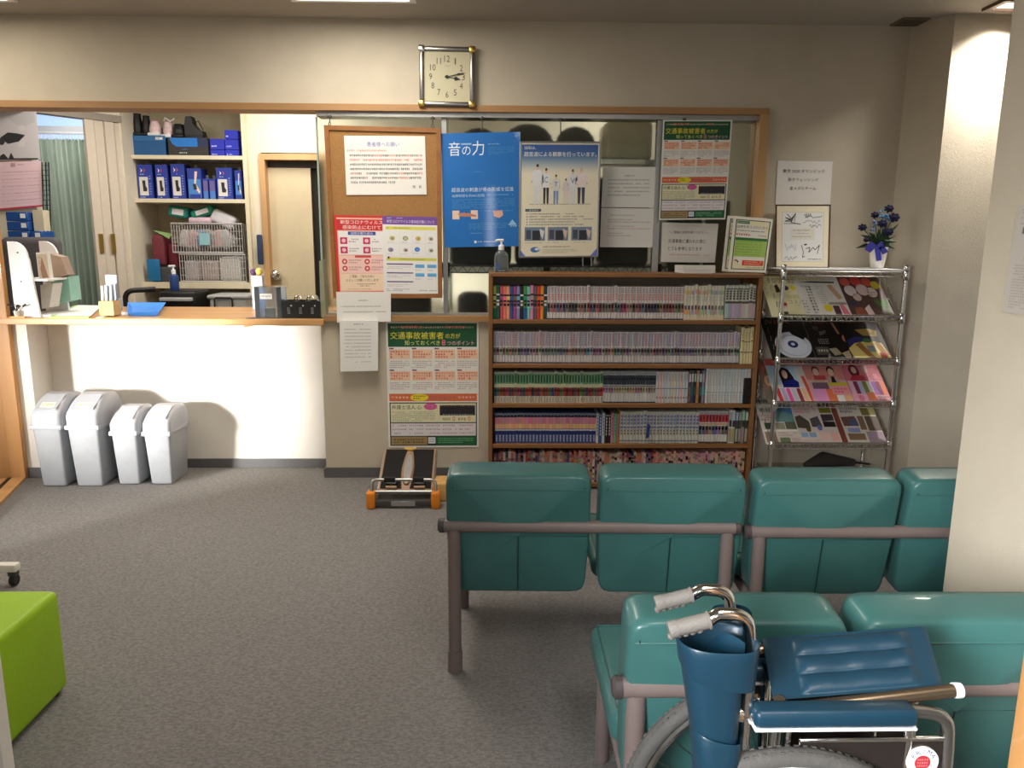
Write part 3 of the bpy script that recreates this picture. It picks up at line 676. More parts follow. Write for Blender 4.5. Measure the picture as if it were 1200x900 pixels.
p = oY(196, 281, CY+0.03)
tag(MB().prism([(cx(175), cz(270)), (cx(197), cz(274)), (cx(193), cz(280))], CY+0.05, CY+0.06, 'y').build('green_sheet', M('light_green_card', (150, 186, 120), 0.6)), 'light green card lying over the red pouches', 'card')
tag(MB().rbox(cx(284.5), cx(291), CY+0.08, CY+0.3, Z3, cz(268), 0.004).build('black_folder', M_BLACK), 'black folder standing right of the baskets', 'folder')
# under the third shelf
pr = thing('printer', 'black and grey printer under the third cupboard shelf', 'printer', (cx(207, 5.95), 5.95, 0))
xa, xb = oY(186, 345, 5.85).x, oY(229, 345, 5.85).x; zp = oY(205, 341.5, 5.85).z
MB().rbox(xa, xb, 5.85, 6.15, zp-0.16, zp, 0.02).build('housing', M_BLACK, pr)
MB().rbox(xa+0.02, xb-0.02, 5.8, 5.86, zp-0.07, zp-0.045, 0.004).build('paper_tray', M('grey_plastic', (170, 170, 168), 0.5), pr)
MB().box(xa-0.05, xb+0.05, 5.8, 6.18, 0, zp-0.16).build('stand', M_DGREY, pr)
bt = thing('pump_bottle', 'blue pump bottle with white top standing on the printer', 'bottle', oY(205, 341.5, 5.9))
c0 = oY(205, 341, 5.95); c0.z = zp; h = oY(205, 321, 5.95).z-zp
mb = MB(); mb.lathe([(0.032, 0), (0.034, 0.01), (0.034, h*0.85), (0.025, h*0.97), (0.014, h)], c0, 16); mb.build('bottle_body', M('deep_blue_plastic', (32, 62, 118), 0.35), bt)
mb = MB(); mb.lathe([(0.016, 0), (0.016, 0.03), (0.007, 0.034), (0.007, 0.055)], c0+Vector((0, 0, h)), 12); mb.tube([c0+Vector((-0.035, 0, h+0.058)), c0+Vector((0.014, 0, h+0.06))], 0.008, 8); mb.build('pump', M_WHITE, bt)
cs = thing('storage_case', 'pale plastic case with dark handle under the third shelf', 'case', oY(266, 350, 5.9))
xa, xb, zq = oY(242, 350, 5.85).x, oY(291, 350, 5.85).x, oY(266, 346, 5.85).z
MB().rbox(xa, xb, 5.85, 6.15, zq-0.03, zq, 0.012).build('lid', M_CLEARBOX, cs)
MB().rbox(xa+0.015, xb-0.015, 5.86, 6.14, 0.0, zq-0.03, 0.02).build('case_body', M_CLEARBOX, cs)
mb = MB(); mb.tube(fillet([(xa+0.06, 5.845, zq-0.12), (xa+0.06, 5.845, zq-0.02), (xb-0.12, 5.845, zq-0.02), (xb-0.12, 5.845, zq-0.12)], 0.02), 0.006, 6); mb.build('handle', M_BLACK, cs)
# dark chair arm by the folding door
a0 = oY(148, 362, 5.4); b0 = oY(170, 341, 5.4)
ch = thing('chair', 'dark chair arm rising behind the counter below the curtain', 'chair', (a0.x, 5.4, 0))
mb = MB(); mb.tube(fillet([(a0.x, 5.4, 0.35), (a0.x, 5.4, b0.z), (b0.x+0.05, 5.45, b0.z+0.01)], 0.06), 0.018); mb.build('arm', M_BLACK, ch)
MB().rbox(a0.x, a0.x+0.30, 5.42, 5.70, 0.42, 0.48, 0.02).build('seat', M_BLACKMATT, ch)
for xx in (a0.x+0.02, a0.x+0.28):
    for yy in (5.44, 5.68): MB().tube([(xx, yy, 0), (xx, yy, 0.43)], 0.012).build('leg', M_BLACK, ch)
# wall strip: small ornaments on a grey box
gb = oY(302, 372, 4.95)
# calendars on the left partition
s = Sheet(corners([(-6, 133), (42, 127.5), (47.5, 187), (-6, 188)], 5.535), paper=(208, 202, 202), thick=0.002)
s.poly([(0.3, 0.1), (0.95, 0.02), (0.95, 0.25), (0.6, 0.35)], (196, 192, 190)); s.poly([(0.12, 0.52), (0.3, 0.42), (0.5, 0.45), (0.7, 0.5), (0.55, 0.62), (0.3, 0.66)], (52, 50, 52), lv=2)
s.disc(0.16, 0.6, 0.07, 0.08, (60, 58, 60), lv=3); s.disc(0.62, 0.36, 0.09, 0.07, (214, 210, 206), lv=3); s.poly([(0.5, 0.72), (0.62, 0.56), (0.7, 0.6), (0.66, 0.74)], (216, 212, 208), lv=4)
s.poly([(0.1, 0.99), (0.12, 0.9), (0.2, 0.86), (0.3, 0.97), (0.36, 0.84), (0.42, 0.96), (0.95, 0.97), (0.95, 1.0)], (56, 52, 54), lv=2)
s.build('calendar_picture', 'grey ink-painting sheet hanging above the pink calendar at far left', 'poster')
s = Sheet(corners([(-6, 190), (48, 188.5), (51.5, 242), (-6, 247)], 5.53), paper=(240, 206, 212), thick=0.004)
s.rect(0.0, 0.96, 1, 1, (196, 60, 76)); s.rect(0.34, 0.03, 0.44, 0.11, (186, 150, 160)); s.lines(0.48, 0.05, 0.7, 0.09, 1, (150, 110, 124), cw=0.03)
for r in range(5):
    s.lines(0.15, 0.2+r*0.15, 0.95, 0.235+r*0.15, 1, (176, 138, 150), cw=0.012, fill=0.5, last=1); s.rect(0.12, 0.28+r*0.15, 0.97, 0.284+r*0.15, (200, 158, 168))
s.build('wall_calendar', 'pink month calendar on the far left partition', 'calendar')
# black wire rack with blue boxes below the calendars
wr = thing('wire_rack', 'black wire rack holding blue file boxes under the pink calendar', 'rack', oY(30, 285, 5.48))
mb = MB()
for px in (49, 53.5, 57): a = oY(px, 190, 5.5); b = oY(px+3, 284, 5.5); mb.tube([a, b], 0.004, 5)
for k in range(16): py = 194+k*5.8; mb.tube([oY(48.5+k*0.18, py, 5.5), oY(58+k*0.18, py, 5.5)], 0.0025, 4)
mb.tube([oY(8, 281, 5.5), oY(60, 283, 5.5)], 0.005, 5); mb.build('wire_panel', M_BLACK, wr)
MB().box(oY(8, 282, 5.4).x, oY(55, 282, 5.4).x, 5.36, 5.54, oY(30, 283, 5.4).z, oY(30, 281.5, 5.4).z).build('tray', M_BLACK, wr)
zt0 = oY(30, 281.5, 5.4).z
hs = oY(30, 248, 5.4).z-zt0
k = 0
for (a, b, lev, l) in ((10, 35, 2, 'blue file box, topmost of the stack under the calendar'), (10, 35, 1, 'blue file box, middle of the stack under the calendar'), (10, 35, 0, 'blue file box, lowest of the stack under the calendar'), (36, 50, 0, 'blue file box standing right of the stack of three')):
    xa, xb = oY(a, 265, 5.4).x, oY(b, 265, 5.4).x; hh = hs/3
    t = MB().rbox(xa, xb, 5.38, 5.53, zt0+hh*lev, zt0+hh*(lev+1)-0.003, 0.004, 1).build('file_box', M('file_box_blue', (24, 74, 142), 0.5)); tag(t, l, 'box', 'blue file boxes under the calendar')
    MB().box(xb-0.045, xb-0.012, 5.378, 5.38, zt0+hh*lev+0.02, zt0+hh*lev+0.05).build('white_label', M_WHITE, t)
tag(MB().box(oY(38, 250, 5.42).x, oY(50, 250, 5.42).x, 5.42, 5.5, zt0+hs/3, oY(44, 246, 5.42).z).build('file_folder', M('cream_folder', (206, 196, 168), 0.7)), 'cream folders standing on the right blue file box', 'folder')

# ------------------------------------------------------------------ reception counter and what stands on it
CZ = 0.938
ct = thing('counter', 'long orange wooden reception counter top over the white recess', 'counter', (-1.86, 4.6, 0.9))
MB().rbox(-2.765, -0.956, 4.315, WY-0.001, CZ-0.036, CZ, 0.004, 1).build('front_edging', M_WOODX, ct)
MB().box(-2.70, -0.99, WY-0.001, 5.05, CZ-0.036, CZ).build('worktop', M_WOODX, ct)
m = MB(); a = oY(284, 384, 4.36); m.prism([(a.x, CZ-0.036), (a.x+0.09, CZ-0.036), (a.x+0.015, CZ-0.055)], 4.36, 4.40, 'y'); m.build('bracket', M_WOODX, ct)
def onC(px, py): return oZ(px, py, CZ)
# leaflet rack turned sideways
b0, b1 = onC(22, 373.5), onC(47, 373.5)
YP = 4.36
xa, xb = oY(13, 373, YP).x+0.025, oY(47, 373, YP).x; zt = oY(30, 283, YP).z
rkx = thing('leaflet_rack', 'white leaflet rack with a rounded side panel at the left counter end', 'rack', ((xa+xb)/2, 4.45, CZ))
prf = [(xa, CZ+0.0005), (xb, CZ+0.0005), (xb-0.03, zt-0.10)]
for k in range(7):
    t = k/6*PI/2; prf.append((xb-0.035-0.075*(1-math.cos(t)), zt-0.085+0.085*math.sin(t)))
prf += [(xa, zt)]
MB().prism(prf, YP, YP+0.018, 'y').build('side_panel', M_WHITE, rkx)
for px, py in ((20.5, 296), (24.5, 330)):
    p = oY(px, py, YP-0.001); MB().lathe([(0.004, -0.001), (0.005, 0.0015)], (p.x, YP-0.001, p.z), 8, ax='y').build('screw', M_DGREY, rkx)
MB().prism(prf, YP+0.30, YP+0.318, 'y').build('side_panel', M_WHITE, rkx)
for zz in (CZ+0.0, CZ+0.2): MB().box(xa+0.02, xb+0.05, YP+0.018, YP+0.30, zz+0.001, zz+0.012).build('shelf', M_WHITE, rkx)
def leaning(px, Y0, dep, label, cat, mat, name, thick=0.02):
    p = corners(px, Y0); n = Vector((0, 1, 0))
    mb = MB(); vs = p+[q+Vector((0.01, dep, 0)) for q in p]
    mb.add(vs, ((0, 1, 2, 3), (4, 7, 6, 5), (0, 4, 5, 1), (1, 5, 6, 2), (2, 6, 7, 3), (3, 7, 4, 0))); o = mb.build(name, mat); return tag(o, label, cat)
o = leaning([(42, 296), (55, 295.5), (60, 330), (46, 329)], 4.46, 0.012, 'framed cream leaflet with a brownish picture beside the white panel', 'leaflet', M_PAPER, 'leaflet')
s = Sheet(corners([(42.8, 298), (54, 297.5), (58.5, 328), (46.5, 327)], 4.458), thick=0.0003, paper=(206, 186, 166)); s.poly([(0.2, 0.6), (0.5, 0.1), (0.7, 0.5), (0.9, 0.9), (0.3, 0.95)], (156, 118, 98)); s.lines(0.1, 0.1, 0.45, 0.4, 4, (120, 90, 80), cw=0.08)
s.build('leaflet_picture', None, None, parent=o)
leaning([(47, 334), (62, 332), (58, 360), (49, 362)], 4.47, 0.08, 'pale leaflets standing low beside the white panel', 'leaflet', M('grey_white_leaflets', (206, 200, 194), 0.7), 'leaflet_stack')
leaning([(57, 297), (71, 301), (79, 322), (61, 328)], 4.56, 0.06, 'tan folded cloth bag hanging behind the leaflets', 'bag', M_TANCLOTH, 'cloth_bag')
leaning([(60, 328), (80, 324), (83, 352), (60, 357)], 4.58, 0.10, 'mint green folders standing behind the leaflet rack', 'folder', M_MINT, 'mint_folder')
hc = thing('office_chair', 'dark grey rounded chair back behind the white leaflet panel', 'chair', (oY(36, 330, 5.2).x, 5.2, 0))
p0, p1 = oY(6, 340, 5.2), oY(68, 278, 5.2)
MB().rbox(p0.x, p1.x, 5.18, 5.27, 0.62, p1.z, 0.07, 4).build('backrest', M('dark_grey_mesh', (84, 80, 82), 0.8), hc)
MB().tube([((p0.x+p1.x)/2, 5.24, 0.05), ((p0.x+p1.x)/2, 5.24, 0.66)], 0.025).build('column', M_BLACK, hc)
MB().lathe([(0.26, 0.0), (0.26, 0.03), (0.05, 0.07)], ((p0.x+p1.x)/2, 5.24, 0), 10).build('foot', M_BLACK, hc)
# little plant on a wooden coaster
g = onC(20, 371.5); g.y = 4.335; g.x = oY(20, 371, 4.335).x
co_ = thing('coaster', 'small square wooden coaster under the tiny plant pot', 'coaster', g)
MB().prism([(g.x-0.035, 4.32), (g.x+0.05, 4.32), (g.x+0.04, 4.355), (g.x-0.03, 4.355)], CZ+0.0005, CZ+0.008, 'z').build('plate', M_PINE, co_)
pt = thing('potted_plant', 'tiny white pot with dark sprigs on the wooden coaster', 'plant', (g.x, 4.34, CZ+0.008))
MB().lathe([(0.012, 0), (0.017, 0.03), (0.014, 0.03), (0.012, 0.026)], (g.x-0.003, 4.34, CZ+0.008), 14).build('pot', M_CERAMIC, pt)
mb = MB(); rr = random.Random(3)
for k in range(9):
    a = rr.uniform(0, 2*PI); l = rr.uniform(0.03, 0.055); b = Vector((g.x-0.003, 4.34, CZ+0.036))
    mb.tube([b, b+Vector((math.cos(a)*l*0.4, math.sin(a)*l*0.15, l*0.6)), b+Vector((math.cos(a)*l, math.sin(a)*l*0.3, l*0.7))], 0.002, 4, rs=[0.0018, 0.0022, 0.0008])
    mb.ball(b+Vector((math.cos(a)*l, math.sin(a)*l*0.3, l*0.7)), 0.006, 4)
mb.build('sprigs', M('dark_sprig', (46, 40, 50), 0.7), pt)
# clipboard
q = [onC(57, 373), onC(104, 373), onC(119, 359.5), onC(88, 359)]
cbd = thing('clipboard', 'green clipboard with a white sheet lying on the left of the counter', 'clipboard', (q[0]+q[2])/2)
MB().prism([(p.x, p.y) for p in q], CZ+0.0005, CZ+0.008, 'z').build('board', M('light_green_board', (166, 200, 110), 0.5), cbd)
cc = (q[0]+q[2])/2
MB().prism([((p.x-cc.x)*0.9+cc.x+0.01, (p.y-cc.y)*0.9+cc.y+0.02) for p in q], CZ+0.008, CZ+0.010, 'z').build('sheet', M_PAPER, cbd)
# pen box
p0, p1 = onC(117, 371), onC(134, 371); y = p0.y
pb = thing('pen_box', 'small wooden pen box with a grey card behind it on the counter', 'pen holder', ((p0.x+p1.x)/2, y+0.05, CZ))
h = oY(125, 353, y).z-CZ
mb = MB(); x0, x1 = p0.x, p1.x
for a in ((x0, x1, y, y+0.006), (x0, x1, y+0.084, y+0.09), (x0, x0+0.006, y+0.006, y+0.084), (x1-0.006, x1, y+0.006, y+0.084)): mb.box(*a, CZ+0.0005, CZ+h)
mb.box(x0, x1, y, y+0.09, CZ+0.0005, CZ+0.006); mb.build('box', M_PINE, pb)
MB().box(x0+0.012, x1-0.002, y+0.075, y+0.078, CZ+0.01, oY(125, 322, y+0.07).z).build('grey_card', M('blue_grey_card', (150, 162, 180), 0.4), pb)
for k, px in enumerate((120, 124, 129)):
    c0 = oY(px, 352, y+0.04); c1 = oY(px-0.6+k*0.6, 335-k, y+0.045)
    o = MB().tube([Vector((c0.x, y+0.04, CZ+0.008)), Vector((c1.x, y+0.045, c1.z))], 0.0075, 8).build('pen', M_WHITE)
    tag(o, ('white pen at the left in the wooden pen box', 'white pen in the middle of the wooden pen box', 'white pen at the right in the wooden pen box')[k], 'pen', 'pens in the wooden box')
p = onC(138, 364); tag(MB().rbox(oY(135.5, 360, p.y).x, oY(140, 360, p.y).x, p.y, p.y+0.05, CZ+0.0005, oY(138, 350, p.y).z, 0.006).build('eraser_stand', M_CLEARBOX), 'small clear stand right of the wooden pen box', 'stand')
q = [onC(112, 373), onC(121, 372.6), onC(126, 371), onC(118, 371.2)]
tag(MB().prism([(p.x, p.y) for p in q], CZ+0.0005, CZ+0.004, 'z').build('paper_slip', M_PAPER), 'thin white slip lying in front of the pen box', 'paper')
# blue tray
q = [onC(149, 371), onC(187, 371), onC(195, 359), onC(150, 359)]
bt = thing('blue_tray', 'bright blue shallow plastic tray on the counter', 'tray', (q[0]+q[2])/2)
cc = (q[0]+q[2])/2; hh = 0.026
inn = [cc+(p-cc)*0.82 for p in q]
mb = MB(); n4 = 4
vs = [Vector((p.x, p.y, CZ+hh)) for p in q]+[Vector((p.x, p.y, CZ+0.0005)) for p in inn]+[Vector((p.x, p.y, CZ+0.004)) for p in [cc+(p-cc)*0.78 for p in q]]+[Vector((p.x, p.y, CZ+hh)) for p in [cc+(p-cc)*0.95 for p in q]]
fs = [(4, 5, 6, 7)]+[(8, 9, 10, 11)]
for k in range(4):
    j = (k+1) % 4; fs += [(k, j, 4+j, 4+k), (8+k, 8+j, 12+j, 12+k), (12+k, 12+j, j, k)]
mb.add(vs, fs); mb.build('tray_body', M_BLUETRAY, bt)
q = [onC(133, 370), onC(150, 369.6), onC(152, 366.5), onC(140, 366.5)]
tag(MB().prism([(p.x, p.y) for p in q], CZ+0.0005, CZ+0.003, 'z').build('paper_slip', M_PAPER), 'white slip of paper between pen box and blue tray', 'paper')
# acrylic collection box
p0, p1 = onC(299.5, 373), onC(330.5, 373); y = 4.36; x0, x1 = oY(299.5, 372, y).x, oY(330.5, 372, y).x; zt = oY(315, 337, y).z
ab = thing('acrylic_box', 'clear acrylic box with blue edges on the counter beside the black pen box', 'box', ((x0+x1)/2, y+0.06, CZ))
for a in ((x0, x1, y, y+0.004, CZ+0.0005, zt), (x0, x1, y+0.12, y+0.124, CZ+0.0005, zt), (x0, x1, y+0.004, y+0.12, CZ+0.0005, CZ+0.005)): MB().box(*a).build('pane', M_GEL, ab)
for a in ((x0, x0+0.026, y+0.004, y+0.12, CZ+0.005, zt), (x1-0.026, x1, y+0.004, y+0.12, CZ+0.005, zt)): MB().box(*a).build('blue_side', M_ACRYL, ab)
MB().box(x0, x1, y, y+0.124, zt, zt+0.004).build('top_panel', M_GEL, ab)
s = Sheet([(x0+0.03, y-0.0005, oY(315, 344, y).z), (x1-0.05, y-0.0005, oY(315, 344, y).z), (x1-0.05, y-0.0005, oY(315, 350.5, y).z), (x0+0.03, y-0.0005, oY(315, 350.5, y).z)], thick=0.0004)
s.lines(0.1, 0.2, 0.92, 0.85, 1, (110, 120, 140), cw=0.13, last=1); s.build('front_label', None, None, parent=ab)
MB().box(x0+0.035, x1-0.06, y+0.06, y+0.10, CZ+0.005, CZ+0.05).build('slips_inside', M_DGREY, ab)
# black box with three compartments and glasses
x0, x1 = oY(331.5, 372, 4.37).x, oY(376, 372, 4.37).x; y = 4.365; zt = oY(350, 353, y).z
bb = thing('reading_glasses_box', 'black box with three white marked compartments on the counter', 'box', ((x0+x1)/2, y+0.06, CZ))
mb = MB()
for a in ((x0, x1, y, y+0.005), (x0, x1, y+0.115, y+0.12)): mb.box(a[0], a[1], a[2], a[3], CZ+0.0005, zt)
for k in range(4):
    x = x0+(x1-x0-0.005)*k/3; mb.box(x, x+0.005, y+0.005, y+0.115, CZ+0.0005, zt)
mb.box(x0, x1, y, y+0.12, CZ+0.0005, CZ+0.006); mb.build('box', M_BLACK, bb)
s = Sheet([(x0, y-0.0003, zt), (x1, y-0.0003, zt), (x1, y-0.0003, CZ), (x0, y-0.0003, CZ)], thick=0.0002, paper=(22, 21, 22))
for k in range(3):
    u = 0.13+k*0.31; s.lines(u, 0.35, u+0.08, 0.75, 4, (190, 190, 196), cw=0.04, last=1); s.rect(u+0.09, 0.22, u+0.13, 0.3, (200, 200, 200))
s.build('front_marks', None, None, parent=bb)
for k in range(2):
    x = x0+(x1-x0)*(0.3+0.33*k); z = zt
    o = MB()
    for d in (-0.01, 0.012): o.tube(fillet([(x+d-0.02, y+0.05, z-0.05), (x+d, y+0.06, z+0.012+d), (x+d+0.012, y+0.05, z+0.028), (x+d+0.02, y+0.05, z+0.014)], 0.01), 0.003, 6)
    tag(o.build('reading_glasses', M_CHROME), ('shiny reading glasses in the left compartment of the black box', 'shiny reading glasses in the middle compartment of the black box')[k], 'glasses', 'reading glasses in the black box')
x = x1-0.01; mb = MB()
for k in range(7): mb.ball((x-0.012+rr.uniform(-0.008, 0.008), y+0.04, zt-0.05+k*0.012), 0.008, 4)
tag(mb.build('clear_wrapped_bundle', M_GEL), 'crinkled clear wrapped bundle at the right end of the black box', 'bundle')
tag(leaning([(374, 306), (378, 304), (382, 372), (376, 372)], 4.38, 0.03, 'pale green folder standing against the left edge of the glass', 'folder', M('grey_green_folder', (150, 150, 126), 0.7), 'green_folder'), 'pale green folder standing against the left edge of the glass', 'folder')
# grey card box with a small ornament in front of the door
y = 4.9; x0, x1 = oY(295.5, 350, y).x, oY(308.5, 350, y).x; zt = oY(302, 323, y).z
tag(MB().rbox(x0, x1, y, y+0.05, CZ+0.0005, zt, 0.003, 1).build('grey_card_box', M('grey_card', (176, 178, 186), 0.6)), 'narrow grey card box standing behind the acrylic box', 'box')
on = thing('ornament', 'small yellow and purple ornament on top of the narrow grey box', 'ornament', ((x0+x1)/2, y+0.02, zt))
MB().ball(((x0+x1)/2+0.012, y+0.02, zt+0.024), 0.024, 6).build('yellow_body', M('dull_yellow', (196, 176, 88), 0.6), on)
MB().ball(((x0+x1)/2-0.022, y+0.02, zt+0.022), 0.022, 6).build('purple_body', M('dull_purple', (80, 46, 92), 0.6), on)
a = oY(305.5, 310, 6.2); b = oY(306, 275, 6.2)
st = thing('hanging_strap', 'dark blue strap hanging on the door frame above the ornament', 'strap', a)
MB().rbox(a.x-0.022, a.x+0.022, 6.195, 6.215, a.z, b.z, 0.008).build('band', M('dark_blue_strap', (48, 62, 92), 0.8), st)
p = oY(292, 371, 4.34); tag(MB().prism([(oY(288, 372.5, 4.33).x, 4.33), (oY(299, 372.5, 4.33).x, 4.33), (oY(299, 370, 4.40).x, 4.40)], CZ+0.0005, CZ+0.004, 'z').build('card_holder', M_DGREY), 'flat dark card lying left of the acrylic box', 'card')

# ------------------------------------------------------------------ notices on the glass
def hook(px, py0, py1, Y, label):
    a = oY(px, py0, Y); b = oY(px, py1, Y)
    t = thing('poster_hook', label, 'hook', a, 0, 'hooks screwed under the wooden frame')
    MB().lathe([(0.012, -0.006), (0.011, 0.002), (0.004, 0.008)], (a.x, Y, a.z-0.006), 10).build('screw_cap', M_DGREY, t)
    mb = MB(); mb.tube([a, a+(b-a)*0.75], 0.003, 5)
    c = a+(b-a)*0.85; mb.tube([c+Vector((math.cos(k*PI/5)*0.006, 0, math.sin(k*PI/5)*0.009)) for k in range(10)], 0.0022, 4, closed=True); mb.build('chain', M_DGREY, t)
PYp = 4.352
hook(386.5, 135, 147, PYp, 'hook over the left corner of the cork board'); hook(507, 137, 150, PYp, 'hook over the right corner of the cork board')
hook(565, 137, 156, PYp, 'hook over the blue poster'); hook(657, 139, 167, PYp, 'hook over the family poster')
hook(802, 138.5, 142, PYp, 'hook over the hanging green poster')
# cork board
cbp = corners([(380, 147), (516.5, 150.5), (518.5, 349), (391, 349.5)], 4.345)
ck = thing('cork_board', 'wood-framed cork board hanging on two hooks left of the blue poster', 'board', cbp[3])
def barq(a, b, wdt, d0, d1, inw):
    n = Vector((0, 1, 0)); mb = MB(); p = [a, b, b+inw[1]*wdt, a+inw[0]*wdt]
    vs = [q+n*d0 for q in p]+[q+n*d1 for q in p]
    return mb.add(vs, ((0, 1, 2, 3), (4, 7, 6, 5), (0, 4, 5, 1), (1, 5, 6, 2), (2, 6, 7, 3), (3, 7, 4, 0)))
cen = sum(cbp, Vector())/4
diag = [(cen-p).normalized()*1.0 for p in cbp]
for k in range(4):
    a, b = cbp[k], cbp[(k+1) % 4]; e = (b-a).normalized()
    da = Vector((1, 0, -1)) if k == 0 else (Vector((-1, 0, -1)) if k == 1 else (Vector((-1, 0, 1)) if k == 2 else Vector((1, 0, 1))))
    k2 = (k+1) % 4; db = (Vector((1, 0, -1)), Vector((-1, 0, -1)), Vector((-1, 0, 1)), Vector((1, 0, 1)))[k2]
    barq(a, b, 0.024, -0.012, 0.012, (da, db)).build('frame_side', M('cork_frame_wood', (150, 98, 52), 0.5, var=0.15), ck)
ins = [p+d*0.023 for p, d in zip(cbp, (Vector((1, 0, -1)), Vector((-1, 0, -1)), Vector((-1, 0, 1)), Vector((1, 0, 1))))]
mb = MB(); vs = [p+Vector((0, -0.002, 0)) for p in ins]+[p+Vector((0, 0.008, 0)) for p in ins]
mb.add(vs, ((0, 1, 2, 3), (4, 7, 6, 5), (0, 4, 5, 1), (1, 5, 6, 2), (2, 6, 7, 3), (3, 7, 4, 0))); mb.build('cork_panel', M_CORK, ck)
BLK = (58, 56, 60); RED = (206, 70, 66)
# 1 request to patients
s = Sheet(corners([(403, 159), (498, 159.5), (500, 228), (406, 228.5)], 4.338))
s.text('患者様へお願い', 0.28, 0.10, 0.68, 0.18, (86, 108, 190), 0.02)
s.lines(0.03, 0.22, 0.52, 0.28, 1, (222, 130, 110), cw=0.02, last=1)
for k in range(7):
    s.lines(0.06, 0.30+k*0.076, 0.62 if k == 6 else 0.96, 0.365+k*0.076, 1, BLK if k not in (1,) else (214, 110, 96), cw=0.018, fill=0.62, last=1, alt=(214, 120, 104) if k in (0, 1, 4, 5) else None)
s.text('院　長', 0.83, 0.84, 0.94, 0.89, BLK)
s.build('notice_sheet', 'white request sheet with a blue heading at the top of the cork board', 'notice')
# 2 red prevention poster
s = Sheet(corners([(391, 252), (452, 253), (453, 343), (396, 343.5)], 4.336), paper=(214, 52, 44))
s.rect(0.05, 0.03, 1, 0.98, (240, 190, 170)); s.rect(0.05, 0.05, 0.98, 0.19, (206, 46, 50), lv=2)
s.text('新型コロナウィルス', 0.12, 0.06, 0.94, 0.11, (250, 240, 236), 0.03); s.text('感染防止にむけて', 0.16, 0.125, 0.9, 0.175, (250, 240, 236), 0.03)
s.rect(0.07, 0.2, 0.97, 0.5, (240, 236, 236), lv=2); s.rect(0.26, 0.205, 0.8, 0.25, (60, 76, 160), lv=3); s.text('当院の取り組み', 0.31, 0.212, 0.75, 0.243, (240, 240, 250), 0.02, lv=5)
for i, (u, v) in enumerate(((0.1, 0.28), (0.55, 0.28), (0.1, 0.4), (0.55, 0.4))):
    s.rect(u, v, u+0.14, v+0.085, (202, 40, 92), lv=4); s.disc(u+0.07, v+0.042, 0.04, 0.025, (240, 200, 214), lv=5); s.lines(u+0.17, v+0.01, u+0.38, v+0.07, 2, (120, 60, 70), cw=0.04)
s.rect(0.07, 0.52, 0.97, 0.74, (246, 206, 198), lv=2); s.rect(0.38, 0.51, 0.7, 0.54, (206, 70, 74), lv=3)
for i, (u, v) in enumerate(((0.17, 0.59), (0.62, 0.59), (0.17, 0.68), (0.62, 0.68))):
    s.disc(u, v, 0.055, 0.036, (206, 66, 66), lv=4); s.disc(u, v, 0.025, 0.016, (246, 214, 204), lv=5); s.lines(u+0.08, v-0.03, u+0.34, v+0.03, 2, (150, 80, 80), cw=0.03)
s.rect(0.07, 0.75, 0.97, 0.965, (246, 218, 190), lv=2)
s.text('ご理解、ご協力のほど', 0.26, 0.765, 0.76, 0.80, (60, 44, 40), 0.02); s.text('よろしくお願いいたします', 0.18, 0.815, 0.84, 0.85, (60, 44, 40), 0.02)
s.lines(0.4, 0.87, 0.78, 0.92, 2, (130, 96, 80), cw=0.03); s.lines(0.2, 0.94, 0.9, 0.96, 1, (190, 120, 100), cw=0.03)
s.build('prevention_poster', 'red bordered infection prevention poster low on the cork board', 'poster')
# 3 violet headed poster
s = Sheet(corners([(448, 253), (513, 254.5), (514, 344.5), (450, 344)], 4.334), paper=(238, 236, 234))
s.rect(0, 0, 1, 0.105, (118, 74, 158)); s.text('新型コロナウイルス感染症対策について', 0.08, 0.045, 0.94, 0.085, (236, 226, 244), 0.02); s.lines(0.08, 0.012, 0.5, 0.035, 1, (220, 206, 236), cw=0.03)
s.rect(0.05, 0.13, 0.96, 0.17, (226, 220, 96)); s.rect(0.06, 0.53, 0.97, 0.57, (220, 214, 96)); s.disc(0.1, 0.53, 0.02, 0.016, (60, 60, 60), lv=3)
s.lines(0.08, 0.135, 0.5, 0.165, 1, (150, 140, 80), cw=0.03, last=1); s.lines(0.3, 0.535, 0.75, 0.565, 1, (150, 140, 80), cw=0.03, last=1)
for u in (0.3, 0.53, 0.77): s.rect(u, 0.2, u+0.004, 0.5, (214, 210, 206))
s.rect(0.05, 0.345, 0.96, 0.348, (214, 210, 206)); s.rect(0.05, 0.51, 0.96, 0.513, (200, 196, 214))
for (u, v, c, c2) in ((0.17, 0.28, (216, 196, 106), (150, 150, 110)), (0.41, 0.28, (140, 160, 150), (206, 200, 120)), (0.64, 0.28, (214, 190, 96), (190, 160, 96)), (0.87, 0.28, (216, 206, 190), (150, 120, 90)), (0.14, 0.43, (160, 150, 180), (120, 120, 140)), (0.41, 0.43, (214, 206, 200), (130, 96, 90)), (0.62, 0.42, (70, 120, 206), (90, 140, 220)), (0.87, 0.43, (214, 206, 190), (120, 110, 100))):
    s.disc(u, v, 0.05, 0.03, c, lv=3); s.rect(u-0.02, v-0.012, u+0.03, v+0.018, c2, lv=4); s.lines(u-0.08, v+0.04, u+0.08, v+0.065, 1, (190, 186, 186), cw=0.025)
for k in range(3):
    v = 0.605+k*0.115; s.rect(0.06, v, 0.54, v+0.016, (104, 72, 136)); s.lines(0.06, v+0.035, 0.5, v+0.075, 2, (176, 170, 178), cw=0.03)
for (u, v) in ((0.58, 0.615), (0.8, 0.615), (0.58, 0.73), (0.8, 0.73)): s.rect(u, v, u+0.165, v+0.045, (98, 172, 222)); s.lines(u, v+0.06, u+0.15, v+0.09, 1, (190, 180, 186), cw=0.03)
s.lines(0.05, 0.93, 0.48, 0.97, 2, (120, 116, 120), cw=0.025); s.lines(0.65, 0.945, 0.97, 0.97, 1, (100, 96, 100), cw=0.03, last=1)
s.build('prevention_poster', 'violet headed infection notice beside the red poster on the cork board', 'poster')
